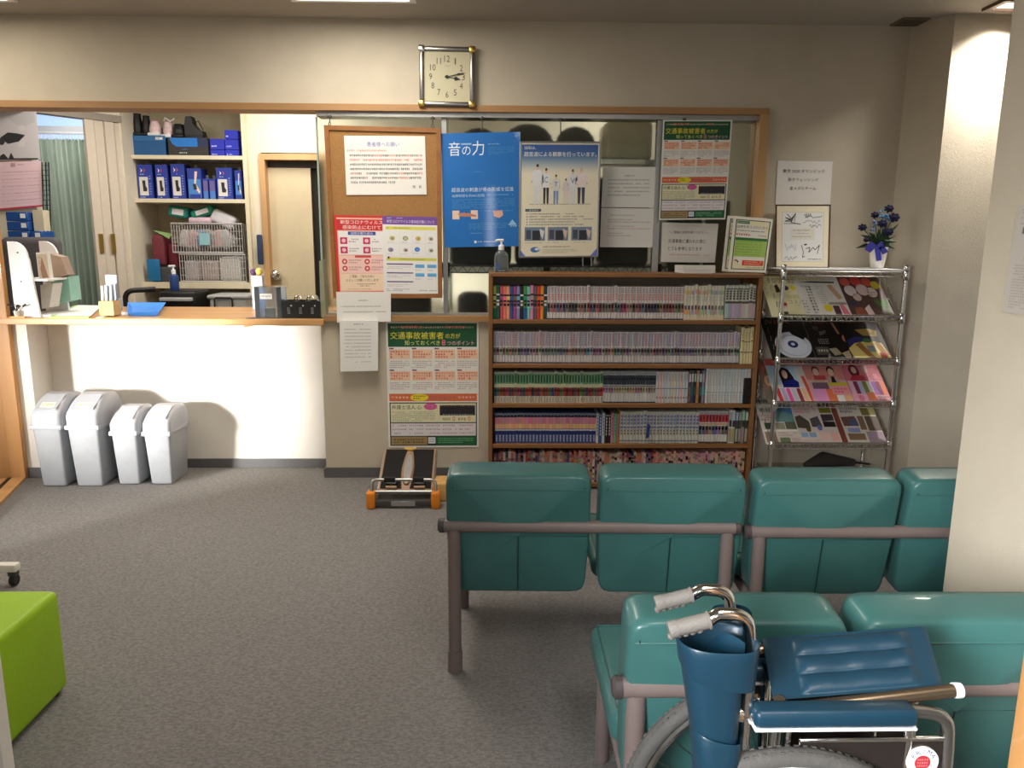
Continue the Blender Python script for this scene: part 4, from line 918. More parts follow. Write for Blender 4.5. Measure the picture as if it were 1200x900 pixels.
# 4, 5 white sheets below
s = Sheet(corners([(394, 342), (458, 342), (458, 377), (395, 378)], 4.322), paper=(240, 237, 232))
s.lines(0.4, 0.25, 0.58, 0.32, 1, (150, 140, 140), cw=0.03, last=1); s.lines(0.08, 0.44, 0.82, 0.52, 1, (160, 150, 148), cw=0.02, last=1); s.lines(0.12, 0.62, 0.92, 0.7, 1, (160, 150, 148), cw=0.02, last=1)
s.build('notice_sheet', 'wide blank white sheet taped under the cork board', 'notice')
s = Sheet(corners([(398, 375.5), (443, 375.5), (443, 434.5), (399, 435.5)], 4.30), paper=(238, 236, 232), thick=0.018)
s.text('お知らせ', 0.36, 0.055, 0.62, 0.085, BLK)
for k in range(9): s.lines(0.12, 0.155+k*0.068, 0.82, 0.195+k*0.068, 1, (150, 146, 146), cw=0.022, last=1, alt=(206, 150, 130) if k in (3, 4) else None)
s.lines(0.4, 0.80, 0.82, 0.83, 1, (150, 130, 124), cw=0.03, last=1)
s.build('notice_pad', 'thick pad of white printed sheets hanging below the counter corner', 'notice')
# green poster, twice
def green_poster(px, Y, label):
    s = Sheet(corners(px, Y), paper=(238, 236, 230)); G = (18, 84, 52); PK = (240, 150, 140)
    s.rect(0.02, 0.012, 0.98, 0.195, G); s.lines(0.05, 0.03, 0.95, 0.058, 1, (206, 190, 160), cw=0.025, last=1); s.lines(0.16, 0.022, 0.38, 0.062, 1, (226, 110, 100), cw=0.05, last=1, lv=4); s.lines(0.64, 0.022, 0.86, 0.062, 1, (226, 110, 100), cw=0.05, last=1, lv=4)
    s.text('交通事故被害者', 0.045, 0.078, 0.62, 0.135, (244, 226, 60), 0.03); s.text('の方が', 0.64, 0.09, 0.8, 0.13, (236, 226, 90), 0.02)
    s.text('知っておくべき', 0.2, 0.145, 0.58, 0.182, (236, 240, 130), 0.02); s.text('8', 0.6, 0.14, 0.64, 0.184, (244, 120, 150), 0.04); s.text('つのポイント', 0.66, 0.147, 0.95, 0.182, (250, 190, 200), 0.03)
    for r in range(2):
        for k in range(4):
            u, v = 0.03+k*0.245, 0.215+r*0.17; s.rect(u, v, u+0.225, v+0.075, (244, 208, 178)); s.lines(u+0.01, v+0.008, u+0.215, v+0.07, 3, (222, 84, 68), fill=0.75, cw=0.028, last=0.7)
            s.rect(u, v-0.012, u+0.05, v-0.002, (120, 70, 120), lv=3); s.lines(u, v+0.085, u+0.22, v+0.15, 4, (150, 146, 150), cw=0.014, alt=(214, 120, 140))
    s.rect(0.02, 0.565, 0.98, 0.625, (222, 112, 66)); s.text('パンフレット', 0.45, 0.577, 0.75, 0.612, (106, 96, 160), 0.02, lv=4); s.disc(0.35, 0.595, 0.1, 0.03, (240, 220, 50), lv=3); s.lines(0.28, 0.575, 0.42, 0.612, 2, (50, 60, 40), cw=0.025, last=0.6, lv=4)
    s.lines(0.04, 0.58, 0.24, 0.61, 1, (244, 200, 180), cw=0.04, last=1); s.lines(0.77, 0.58, 0.96, 0.61, 1, (236, 190, 190), cw=0.04, last=1)
    s.rect(0.02, 0.635, 0.98, 0.985, (22, 52, 40)); s.rect(0.032, 0.643, 0.968, 0.795, (232, 228, 190), lv=2); s.text('弁護士法人 心', 0.045, 0.655, 0.37, 0.69, (30, 30, 34), 0.02); s.disc(0.47, 0.668, 0.075, 0.028, (222, 96, 160), lv=3); s.lines(0.43, 0.652, 0.51, 0.684, 2, (250, 220, 236), cw=0.025, last=1)
    s.lines(0.045, 0.705, 0.52, 0.79, 6, (140, 140, 130), cw=0.016); s.rect(0.57, 0.655, 0.96, 0.74, (40, 36, 42), lv=3); s.lines(0.57, 0.65, 0.96, 0.672, 1, (180, 150, 140), cw=0.02, last=1, lv=4); s.lines(0.6, 0.725, 0.94, 0.742, 1, (170, 170, 180), cw=0.03, last=1, lv=4)
    s.text('相談料', 0.6, 0.758, 0.69, 0.78, (120, 40, 50), 0.02); s.text('0', 0.71, 0.748, 0.74, 0.785, (206, 60, 70), 0.03); s.text('着手金', 0.77, 0.758, 0.86, 0.78, (120, 40, 50), 0.02); s.text('0', 0.88, 0.748, 0.91, 0.785, (206, 60, 70), 0.03)
    s.rect(0.032, 0.803, 0.968, 0.905, (232, 226, 230), lv=2)
    for r in range(3):
        for k in range(5): u = 0.045+k*0.185; s.lines(u, 0.81+r*0.031, u+0.165, 0.833+r*0.031, 1, (176, 130, 156), cw=0.02, last=1)
    s.rect(0.032, 0.912, 0.43, 0.978, (168, 140, 96), lv=2); s.lines(0.06, 0.925, 0.4, 0.968, 2, (40, 50, 40), cw=0.03, last=1); s.rect(0.44, 0.917, 0.52, 0.968, (236, 236, 240), lv=2); s.lines(0.45, 0.925, 0.51, 0.96, 2, (60, 90, 160), cw=0.02, last=1)
    s.rect(0.53, 0.912, 0.968, 0.978, (26, 104, 60), lv=2); s.lines(0.55, 0.92, 0.94, 0.968, 3, (150, 200, 160), cw=0.02)
    s.build('green_poster', label, 'poster', 'traffic accident advice posters')
green_poster([(452, 377), (561, 377), (561, 524), (455.5, 524.5)], 4.366, 'green headed accident advice poster on the low wall left of the bookshelf')
green_poster([(777.1, 140.7), (858.2, 140.7), (850, 257), (772.2, 257.8)], 4.348, 'green headed accident advice poster hanging on the right of the glass')
# blue poster
s = Sheet(corners([(516.6, 156.5), (609.7, 154.5), (610.5, 288.4), (521.8, 290)], 4.352), mat=LAMI, paper=(4, 108, 190), thick=0.003)
s.curve = lambda u, v: 0.003*math.sin(u*PI)
s.text('音', 0.09, 0.075, 0.24, 0.195, (230, 240, 250), 0.0); s.text('の', 0.26, 0.115, 0.37, 0.19, (230, 240, 250)); s.text('力', 0.39, 0.07, 0.54, 0.195, (230, 240, 250))
s.rect(0.25, 0.088, 0.38, 0.102, (150, 190, 224)); s.lines(0.59, 0.09, 0.74, 0.11, 1, (160, 196, 226), cw=0.02, last=1); s.lines(0.59, 0.12, 0.92, 0.19, 6, (84, 158, 212), cw=0.015)
s.text('超音波の刺激が骨の形成を促進', 0.11, 0.472, 0.91, 0.51, (214, 230, 244), 0.02); s.text('治療期間を約40%短縮', 0.11, 0.53, 0.53, 0.556, (180, 212, 236)); s.lines(0.55, 0.53, 0.9, 0.55, 1, (130, 184, 222), cw=0.02, last=1)
s.lines(0.11, 0.57, 0.92, 0.66, 6, (88, 160, 214), cw=0.012); s.rect(0.11, 0.673, 0.44, 0.75, (232, 206, 186)); s.poly([(0.18, 0.7), (0.28, 0.69), (0.42, 0.715), (0.42, 0.73), (0.3, 0.728), (0.2, 0.725)], (190, 130, 110), lv=3); s.disc(0.29, 0.69, 0.012, 0.008, (80, 60, 60), lv=4)
s.poly([(0.64, 0.68), (0.76, 0.675), (0.77, 0.72), (0.72, 0.745), (0.65, 0.73)], (226, 176, 156)); s.lines(0.45, 0.673, 0.9, 0.69, 1, (88, 160, 214), cw=0.015, last=1)
s.lines(0.32, 0.785, 0.82, 0.85, 5, (96, 166, 216), cw=0.015); s.poly([(0.89, 0.76), (0.95, 0.81), (0.83, 0.81)], (150, 196, 230)); s.lines(0.86, 0.81, 0.95, 0.83, 1, (200, 224, 240), cw=0.03, last=1); s.lines(0.34, 0.87, 0.5, 0.885, 1, (140, 190, 226), cw=0.02, last=1)
s.disc(0.4, 0.955, 0.018, 0.013, (220, 232, 244)); s.lines(0.43, 0.945, 0.66, 0.965, 1, (220, 232, 244), cw=0.02, last=1)
s.poly([(0.34, 0.345), (0.45, 0.332), (0.55, 0.345), (0.45, 0.337)], (70, 148, 208))
o = s.build('blue_poster', 'laminated bright blue poster with white lettering above the bookshelf', 'poster')
# family poster in a silver frame
Yf = 4.335
pc = corners([(609.8, 166.4), (703.2, 166.8), (700, 300.4), (608.5, 301.4)], Yf)
s = Sheet(pc, mat=GLOSS, paper=(232, 224, 200), thick=0.006)
def grad(v): 
    t = max(0, min(1, (v-0.03)/0.25)); a, b = (24, 76, 146), (232, 224, 200)
    t = t*t*(3-2*t); return tuple(a[i]*(1-t)+b[i]*t for i in range(3))
for k in range(24): s.rect(0.02, 0.02+k*0.0115, 0.98, 0.02+(k+1)*0.0115, grad(0.02+k*0.0115), lv=1)
s.text('当院は、', 0.05, 0.035, 0.2, 0.063, (230, 232, 226), 0.02); s.text('超音波による観察を行っています。', 0.05, 0.082, 0.96, 0.122, (240, 240, 234), 0.03)
def person(u, vt, vb, wd, shirt, trousers, letter=None, hair=(50, 36, 34)):
    h = vb-vt; hd = h*0.075
    s.disc(u, vt+hd*1.1, hd*0.62, hd, (226, 184, 160), lv=4); s.poly([(u-hd*0.66, vt+hd), (u-hd*0.5, vt+hd*0.2), (u, vt), (u+hd*0.5, vt+hd*0.2), (u+hd*0.66, vt+hd)], hair, lv=5)
    sh = vt+h*0.17; wa = vt+h*0.55
    s.poly([(u-wd*0.2, sh-h*0.02), (u+wd*0.2, sh-h*0.02), (u+wd*0.5, sh+h*0.03), (u+wd*0.6, sh+h*0.22), (u+wd*0.45, sh+h*0.23), (u+wd*0.38, wa), (u-wd*0.38, wa), (u-wd*0.45, sh+h*0.23), (u-wd*0.6, sh+h*0.22), (u-wd*0.5, sh+h*0.03)], shirt, lv=4)
    for d in (-1, 1):
        s.poly([(u+d*wd*0.03, wa), (u+d*wd*0.36, wa), (u+d*wd*0.32, vb), (u+d*wd*0.1, vb)], trousers, lv=4); s.disc(u+d*wd*0.55, sh+h*0.27, wd*0.09, h*0.03, (224, 180, 156), lv=4, n=8)
    if letter: s.text(letter, u-wd*0.22, sh+h*0.08, u+wd*0.22, sh+h*0.24, (70, 110, 130), 0.03, lv=7)
WS = (226, 226, 230)
person(0.22, 0.185, 0.535, 0.13, WS, (222, 222, 226)); person(0.33, 0.22, 0.53, 0.10, WS, (40, 38, 46), 'C'); person(0.455, 0.275, 0.535, 0.09, (214, 212, 214), (120, 150, 196), 'T')
person(0.58, 0.31, 0.53, 0.075, (220, 206, 206), (224, 212, 206)); person(0.665, 0.23, 0.535, 0.11, (216, 220, 226), (214, 218, 224), 'V', (90, 60, 50)); person(0.775, 0.215, 0.53, 0.13, (230, 216, 216), (52, 60, 84), None, (206, 170, 150))
s.rect(0.12, 0.532, 0.9, 0.536, (150, 140, 130), lv=3); s.rect(0.07, 0.575, 0.27, 0.598, (80, 84, 92), lv=3); s.lines(0.09, 0.578, 0.25, 0.596, 1, (226, 224, 214), cw=0.03, last=1, lv=5)
for k in range(5): s.rect(0.085, 0.616+k*0.0235, 0.1, 0.624+k*0.0235, (60, 70, 100)); s.lines(0.12, 0.61+k*0.0235, 0.7+0.2*(k % 3)*0.6, 0.63+k*0.0235, 1, (90, 92, 104), cw=0.018, last=1)
for k, u in enumerate((0.065, 0.36, 0.66)):
    s.rect(u, 0.735, u+0.26, 0.855, (112, 128, 152), lv=3); s.rect(u+0.02, 0.76, u+0.08, 0.84, (60, 66, 80), lv=4); s.rect(u+0.1, 0.765, u+0.2, 0.85, (26, 28, 34), lv=4); s.poly([(u+0.19, 0.75), (u+0.25, 0.77), (u+0.23, 0.84), (u+0.2, 0.8)], (214, 190, 180) if k != 0 else (220, 220, 224), lv=5)
    s.lines(u, 0.865, u+0.22, 0.88, 1, (150, 146, 140), cw=0.015, last=1)
s.disc(0.2, 0.935, 0.06, 0.025, (60, 110, 176), lv=3); s.disc(0.225, 0.93, 0.03, 0.012, (220, 226, 232), lv=4); s.lines(0.3, 0.9, 0.65, 0.92, 1, (90, 90, 96), cw=0.03, last=1); s.lines(0.3, 0.93, 0.75, 0.97, 3, (150, 146, 140), cw=0.02)
s.poly([(0.0, 0.93), (0.09, 1.0), (0.0, 1.0)], (98, 120, 196), lv=5); s.poly([(1.0, 0.92), (0.9, 1.0), (1.0, 1.0)], (98, 120, 196), lv=5)
o = s.build('family_poster', 'silver framed poster with six standing people and a blue sky', 'poster')
for k in range(4):
    a, b = pc[k], pc[(k+1) % 4]; mb = MB(); mb.tube([a+Vector((0, -0.002, 0)), b+Vector((0, -0.002, 0))], 0.005, 6); mb.build('frame_side', M_ALU, o)
mb = MB()
for px in (683, 693): mb.tube([oY(px, 300, 4.35), oY(px, 312, 4.35)], 0.0025, 5)
mb.tube([oY(683, 312, 4.35), oY(688, 312.6, 4.35)], 0.0025, 5); mb.build('wire_hanger', M_CHROME, o)
# two white notices
s = Sheet(corners([(706.7, 196), (771, 195.6), (768.9, 243.4), (704.7, 242.8)], 4.408), paper=(232, 230, 226))
s.text('お知らせ', 0.4, 0.19, 0.58, 0.235, BLK)
for k in range(5): s.lines(0.1, 0.29+k*0.095, 0.86 if k < 4 else 0.7, 0.345+k*0.095, 1, (130, 128, 130), cw=0.02, last=1)
s.build('notice_sheet', 'upper of two white notices right of the family poster', 'notice')
s = Sheet(corners([(704.7, 243.6), (768.9, 244.4), (766, 290), (702.9, 289.6)], 4.408), paper=(230, 228, 224))
for k, (a, w_) in enumerate(((0.16, 0.5), (0.27, 0.45), (0.33, 0.8), (0.44, 0.5), (0.5, 0.8), (0.62, 0.3), (0.68, 0.45))): s.lines(0.12, a, 0.12+w_, a+0.045, 1, (140, 136, 138), cw=0.02, last=1, alt=(206, 130, 120))
s.build('notice_sheet', 'lower of two white notices right of the family poster', 'notice')
s = Sheet(corners([(776.2, 260.7), (841.8, 262.2), (837.8, 307.8), (774.4, 307)], 4.40), paper=(222, 218, 212))
s.text('～ご自由にお持ち帰りください～', 0.12, 0.2, 0.84, 0.27, (120, 100, 110)); s.text('交通事故に遭われた際に', 0.12, 0.41, 0.8, 0.51, (70, 68, 70), 0.02); s.text('とても参考になります', 0.12, 0.6, 0.74, 0.7, (70, 68, 70), 0.02); s.lines(0.14, 0.78, 0.88, 0.84, 1, (206, 150, 140), cw=0.02, last=1)
s.build('notice_sheet', 'white take-one notice under the hanging green poster', 'notice')
# sheet on the wall at the right
s = Sheet(corners([(911.7, 188.3), (975.8, 189.2), (973, 239.7), (908.7, 240)], 4.367), paper=(236, 232, 226))
s.text('東京 2020 オリンピック', 0.1, 0.19, 0.86, 0.27, (60, 58, 60), 0.015); s.text('男子フェンシング', 0.2, 0.385, 0.76, 0.465, (60, 58, 60), 0.015); s.text('金メダルチーム', 0.24, 0.58, 0.72, 0.66, (60, 58, 60), 0.015)
s.build('notice_sheet', 'white sheet with three black lines above the signed frame', 'notice')
# newspaper clipping on the near right wall
pc = [oX(1193, 241, XR-0.003), oX(1216, 236, XR-0.003), oX(1222, 378, XR-0.003), oX(1174, 365, XR-0.003)]
pc[1] = Vector((XR-0.003, pc[0].y-0.27, pc[0].z)); pc[2] = Vector((XR-0.003, pc[3].y-0.27, pc[3].z)); 
s = Sheet(pc, nrm=Vector((-1, 0, 0)), paper=(196, 188, 178)); s.rect(0.12, 0.2, 0.75, 0.26, (110, 104, 100)); s.rect(0.2, 0.3, 0.8, 0.5, (150, 120, 112)); s.rect(0.3, 0.34, 0.55, 0.5, (90, 70, 68), lv=2)
s.lines(0.08, 0.03, 0.9, 0.18, 6, (150, 144, 138), cw=0.03); s.lines(0.08, 0.54, 0.92, 0.96, 16, (160, 154, 148), cw=0.03)
s.build('newspaper_clipping', 'grey newspaper clipping taped on the near right wall', 'clipping')

# ------------------------------------------------------------------ wall clock
cpx = [(490, 55), (555.5, 54.5), (557, 124.5), (493, 126)]
ccn = corners(cpx, 4.34); cc = sum(ccn, Vector())/4
W2 = ((ccn[1]-ccn[0]).length+(ccn[2]-ccn[3]).length)/4; H2 = ((ccn[3]-ccn[0]).length+(ccn[2]-ccn[1]).length)/4
ck = thing('wall_clock', 'square chrome-framed clock with cream dial above the opening', 'clock', (cc.x, WY, cc.z-H2))
rot = Matrix.Translation((cc.x, 0, cc.z)) @ Euler((0, math.radians(0.6), 0)).to_matrix().to_4x4()
def RB(mb, x0, x1, y0, y1, z0, z1, r=0.004, seg=2): return mb.rbox(x0, x1, y0, y1, z0, z1, r, seg, mat=rot)
RB(MB(), -W2+0.01, W2-0.01, 4.345, WY, -H2+0.01, H2-0.01).build('case', M_STEEL, ck)
fw = 0.026
for a in ((-W2, W2, H2-fw, H2), (-W2, W2, -H2, -H2+fw), (-W2, -W2+fw, -H2+fw, H2-fw), (W2-fw, W2, -H2+fw, H2-fw)):
    RB(MB(), a[0], a[1], 4.325, 4.36, a[2], a[3], 0.009, 3).build('frame_side', M('dull_chrome', (150, 148, 144), 0.3, 1.0), ck)
for sx_ in (-1, 1):
    for sz_ in (-1, 1): RB(MB(), sx_*(W2-fw/2)-0.018, sx_*(W2-fw/2)+0.018, 4.320, 4.35, sz_*(H2-fw/2)-0.018, sz_*(H2-fw/2)+0.018, 0.008).build('corner_cap', M_GOLD if (sx_, sz_) != (-1, 1) else M_CHROME, ck)
RB(MB(), -W2+fw-0.004, W2-fw+0.004, 4.338, 4.345, -H2+fw-0.004, H2-fw+0.004, 0.001, 1).build('dial', M_DIAL, ck)
dc = [rot @ Vector((x, 4.3375, z)) for x, z in ((-W2+fw, H2-fw), (W2-fw, H2-fw), (W2-fw, -H2+fw), (-W2+fw, -H2+fw))]
s = Sheet(dc, thick=0.0003, paper=(206, 198, 166))
for k in range(1, 13):
    a = k*PI/6; r_ = 0.36; u, v = 0.5+math.sin(a)*r_, 0.5-math.cos(a)*r_
    w_ = (0.02 if k == 1 else 0.052) if k < 10 else (0.075 if k == 11 else 0.10)
    s.text(str(k), u-w_*0.62, v-0.065, u+w_*0.62, v+0.06, (70, 62, 52))
s.lines(0.46, 0.27, 0.56, 0.3, 1, (120, 110, 90), cw=0.02, last=1)
s.build('numerals', None, None, parent=ck)
def hand(name, ang, L, wd, y):
    q = rot @ Matrix.Translation((0, y, 0)) @ Euler((0, ang, 0)).to_matrix().to_4x4()
    mb = MB(); pts = [(-0.002, -0.012), (-0.002, L*0.5), (-wd, L*0.62), (-wd*0.6, L*0.75), (0, L), (wd*0.6, L*0.75), (wd, L*0.62), (0.002, L*0.5), (0.002, -0.012)]
    mb.prism(pts, 0, 0.001, 'y'); mb.v = [q @ v for v in mb.v]; mb.build(name, M_BLACK, ck)
hand('hour_hand', math.radians(100), W2*0.5, 0.012, 4.334); hand('minute_hand', math.radians(77), W2*0.68, 0.005, 4.332)
mb = MB(); mb.lathe([(0.009, 4.331), (0.009, 4.336)], (cc.x, 0, cc.z), 12, ax='y'); mb.build('hub', M_BLACK, ck)

# ------------------------------------------------------------------ bookshelf and books
BY = 4.14
bx0, bx1 = -0.03, 1.452
bs = thing('bookshelf', 'wide wooden bookshelf with five rows of paperbacks under the posters', 'bookshelf', (0.71, 4.25, 0))
MB().rbox(bx0, bx1, BY, 4.352, 1.189, 1.211, 0.003, 1).build('top_board', M_SHELF, bs)
for x in (bx0, bx1-0.022): MB().rbox(x, x+0.022, BY+0.001, 4.352, 0, 1.189, 0.002, 1).build('side_board', M_SHELFZ, bs)
MB().box(bx0+0.022, bx1-0.022, 4.342, 4.352, 0.02, 1.189).build('back_board', M_SHELFBACK, bs)
ZS = [0.959, 0.716, 0.494, 0.262, 0.035]
for z in ZS: MB().rbox(bx0+0.022, bx1-0.022, BY+0.002, 4.342, z-0.022, z, 0.002, 1).build('shelf', M_SHELF, bs)
MB().box(bx0+0.022, bx1-0.022, BY+0.02, BY+0.03, 0, 0.012).build('plinth', M_DGREY, bs)
MB().box(bx1-0.06, bx1-0.022, 4.30, 4.342, 1.13, 1.188).build('corner_block', M_SHELF, bs)
rb = random.Random(21)
def rc(lo=30, hi=220): return (rb.randint(lo, hi), rb.randint(lo, hi), rb.randint(lo, hi))
DARKS = [(40, 44, 84), (56, 40, 52), (130, 40, 56), (36, 60, 52), (70, 60, 60), (146, 100, 90), (60, 70, 120), (170, 150, 110), (30, 30, 40), (176, 80, 90), (90, 110, 150)]
DARKS = [tuple(int(v*0.68+w*0.32) for v, w in zip(c, (150, 140, 138))) for c in DARKS]
SOFT = [tuple(int(v*0.6+w*0.4) for v, w in zip(c, (186, 178, 178))) for c in DARKS]
def jit(c, k=10): return tuple(max(0, min(255, v+rb.randint(-k, k))) for v in c)
def marks(x, v0, v1, n, col, w=0.5): return [(0.5-w/2, v0+(v1-v0)*(i+0.12)/n, 0.5+w/2, v0+(v1-v0)*(i+0.85)/n, jit(col)) for i in range(n)]
# spine designs: (base colour, list of (u0, v0, u1, v1, colour)), v downwards
CF = [('yellow and green', (206, 196, 96)), ('dark green', (22, 92, 62)), ('rose', (206, 84, 110)), ('salmon', (236, 130, 116)), ('peach', (240, 168, 130)), ('white', (226, 210, 210)), ('royal blue', (60, 84, 156)), ('plum', (160, 74, 130)), ('lilac blue', (140, 140, 190)), ('black', (34, 32, 40)),
      ('green and orange', (80, 150, 90)), ('mint', (140, 206, 190)), ('pale', (216, 220, 214)), ('pink', (216, 140, 180)), ('grey', (112, 104, 104)), ('violet', (110, 84, 120)), ('red', (214, 60, 50)), ('orange', (236, 156, 50)), ('olive', (140, 160, 70)), ('black', (24, 28, 34)), ('dark teal', (34, 66, 76)), ('navy', (26, 34, 64))]
def d_colour(i):
    n, c = CF[i]; dk = (30, 26, 34) if sum(c) > 250 else (226, 224, 220)
    L = [(0, 0.25, 1, 0.30, dk), (0.1, 0.43, 0.9, 0.48, dk), (0.15, 0.52, 0.85, 0.60, jit(dk, 20)), (0, 0.30, 1, 0.42, jit(c, 40)), (0, 0.63, 1, 0.67, jit(c, 60))]
    if i in (0, 10): L.append((0, 0.66, 1, 1, (30, 110, 80) if i == 0 else (36, 90, 150)))
    return n, c, L
def d_white(i):
    p = rb.choice(DARKS); n = {0: 'blue'}.get(0)
    return 'white', (216, 208, 206), marks(0, 0.03, 0.2, 3, (170, 150, 160))+marks(0, 0.22, 0.42, 3, (206, 140, 140), 0.6)+[(0.05, 0.5, 0.95, 0.78, jit(p, 20)), (0.25, 0.55, 0.75, 0.66, rb.choice([(214, 180, 160), jit(p, 50)])), (0, 0.965, 1, 1, (44, 56, 84))]
def d_cream(i):
    c = rb.choice([(226, 196, 110), (170, 160, 206), (226, 160, 140), (170, 190, 160)])
    return 'cream', (226, 218, 200), [(0.1, 0.14, 0.9, 0.26, c)]+marks(0, 0.3, 0.46, 2, (200, 200, 190))+[(0.2, 0.58, 0.8, 0.7, jit((90, 90, 90), 40)), (0.15, 0.7, 0.85, 0.84, jit(c, 30)), (0, 0.88, 1, 1, (232, 214, 186))]
def d_mark(i):
    return 'pale grey', (206, 206, 194), [(0, 0.09, 1, 0.12, (90, 96, 84))]+marks(0, 0.14, 0.42, 4, (76, 76, 72), 0.6)+[(0, 0.46, 1, 0.52, (84, 80, 70)), (0, 0.53, 1, 0.94, jit((190, 190, 184), 20)), (0, 0.95, 1, 0.97, (60, 56, 54))]
def d_lilac(i):
    return 'whitish', (206, 200, 200), marks(0, 0.03, 0.44, 7, rb.choice([(150, 150, 176), (176, 130, 146), (150, 140, 170)]), 0.6)+[(0.05, 0.5, 0.95, 0.74, jit(rb.choice(SOFT), 26)), (0.2, 0.54, 0.8, 0.64, jit((180, 150, 140), 40)), (0, 0.96, 1, 1, (70, 74, 90))]
def d_buff(i): return 'buff', (216, 202, 156), [(0.1, 0.36, 0.9, 0.39, (120, 100, 70)), (0.1, 0.66, 0.9, 0.69, (100, 84, 60))]+marks(0, 0.1, 0.3, 4, (170, 150, 110), 0.3)
def d_green(i):
    return 'green-topped', (214, 206, 190), [(0, 0.06, 1, 0.38, jit((104, 156, 116), 12)), (0.3, 0.1, 0.7, 0.34, (70, 110, 84)), (0, 0.0, 1, 0.05, (176, 184, 176)), (0, 0.4, 1, 0.5, (196, 196, 160)), (0, 0.5, 1, 0.78, jit(rb.choice([(150, 50, 40), (160, 60, 50), (120, 46, 40), (60, 60, 90), (90, 100, 60)]), 20)), (0.2, 0.56, 0.7, 0.64, jit((190, 130, 100), 40))]+marks(0, 0.82, 0.97, 3, (160, 150, 140), 0.5)
def d_dark(i):
    return 'dark-topped', (206, 204, 202), [(0, 0.0, 1, 0.1, (150, 156, 166)), (0, 0.12, 1, 0.42, (46, 54, 66)), (0.3, 0.2, 0.7, 0.27, (196, 200, 206)), (0, 0.45, 1, 0.48, (90, 96, 104)), (0.1, 0.5, 0.9, 0.68, jit((170, 140, 130), 36)), (0.3, 0.52, 0.7, 0.6, jit((80, 60, 60), 30)), (0, 0.96, 1, 1, (50, 58, 76))]
def d_thin(i):
    c = rb.choice([(206, 202, 204), (226, 190, 180), (214, 206, 190), (200, 206, 210)])
    return 'pale pink' if c[0] > 220 else 'off-white', c, marks(0, 0.05, 0.3, 4, (150, 140, 150), 0.3)+[(0, 0.52, 1, 0.55, (120, 140, 160)), (0.2, 0.8, 0.8, 0.86, (170, 130, 120))]
MX = [('brown', (96, 70, 70)), ('slate', (80, 88, 104)), ('black', (34, 38, 42)), ('orange-brown', (190, 130, 90)), ('dark', (60, 50, 60)), ('grey violet', (130, 126, 150))]
def d_mixed(i):
    n, c = MX[i % 6]; return n, c, [(0.15, 0.1, 0.85, 0.35, jit((190, 190, 200), 30)), (0.1, 0.5, 0.9, 0.75, jit(c, 50)), (0.2, 0.8, 0.8, 0.95, jit(c, 60))]
def d_tall(i):
    return 'tall white', rb.choice([(206, 208, 204), (214, 206, 196), (198, 204, 204)]), marks(0, 0.08, 0.5, 6, (170, 172, 172), 0.3)+[(0.1, 0.68, 0.9, 0.70, (140, 146, 150))]+marks(0, 0.74, 0.95, 3, (180, 176, 170), 0.4)
def d_navy(i):
    return 'navy and pink', (66, 84, 140), [(0, 0.0, 1, 0.07, (120, 124, 140)), (0, 0.07, 1, 0.13, (40, 44, 84)), (0.3, 0.08, 0.7, 0.12, (206, 206, 220)), (0, 0.14, 1, 0.36, jit((206, 130, 150), 14)), (0, 0.36, 1, 0.52, jit((226, 176, 130), 12)), (0, 0.54, 1, 0.58, (206, 206, 220)), (0, 0.6, 1, 0.7, (28, 40, 106))]+marks(0, 0.72, 0.95, 5, (160, 166, 200), 0.5)
ND = [('white', (206, 206, 206)), ('blue', (50, 84, 146)), ('white', (200, 204, 210)), ('black', (28, 26, 28)), ('black', (32, 28, 30)), ('pink', (206, 130, 150)), ('mint green', (96, 170, 140)), ('orange', (190, 110, 50))]
def d_single(i):
    n, c = ND[i]; q = (200, 196, 190) if sum(c) < 300 else (110, 110, 120)
    return n, c, marks(0, 0.12, 0.75, 6, q, 0.35)+[(0, 0.06, 1, 0.08, q)]
def d_bluecol(i):
    return 'blue-lettered white', (200, 198, 186), [(0, 0.0, 1, 0.06, (190, 190, 180))]+marks(0, 0.09, 0.42, 3, jit((110, 114, 156), 14), 0.7)+[(0.1, 0.46, 0.9, 0.52, (96, 104, 150))]+marks(0, 0.55, 0.74, 2, (126, 116, 106), 0.55)+[(0, 0.9, 1, 0.94, (120, 126, 140))]
def d_red(i):
    return 'red-topped', (204, 200, 190), [(0, 0.02, 1, 0.09, (150, 150, 156)), (0, 0.1, 1, 0.34, jit((176, 56, 70), 14)), (0.35, 0.12, 0.65, 0.3, (220, 170, 170)), (0, 0.37, 1, 0.42, (190, 150, 100)), (0.05, 0.45, 0.95, 0.72, jit(rb.choice(DARKS), 20)), (0.2, 0.48, 0.8, 0.58, jit((170, 130, 110), 30)), (0, 0.95, 1, 1, (60, 66, 60))]
EN = [('white', (206, 204, 196)), ('white', (200, 198, 190)), ('black and buff', (60, 56, 50)), ('black and grey', (50, 50, 50)), ('grey green', (130, 140, 130)), ('dark', (70, 66, 62))]
def d_end(i):
    n, c = EN[i]; return n, c, [(0.1, 0.05, 0.9, 0.3, jit((160, 170, 170), 30)), (0.1, 0.3, 0.9, 0.5, jit((50, 50, 50), 20)), (0.1, 0.55, 0.9, 0.95, jit((150, 140, 120), 20))]
ROWN = ('top', 'second', 'third', 'fourth')
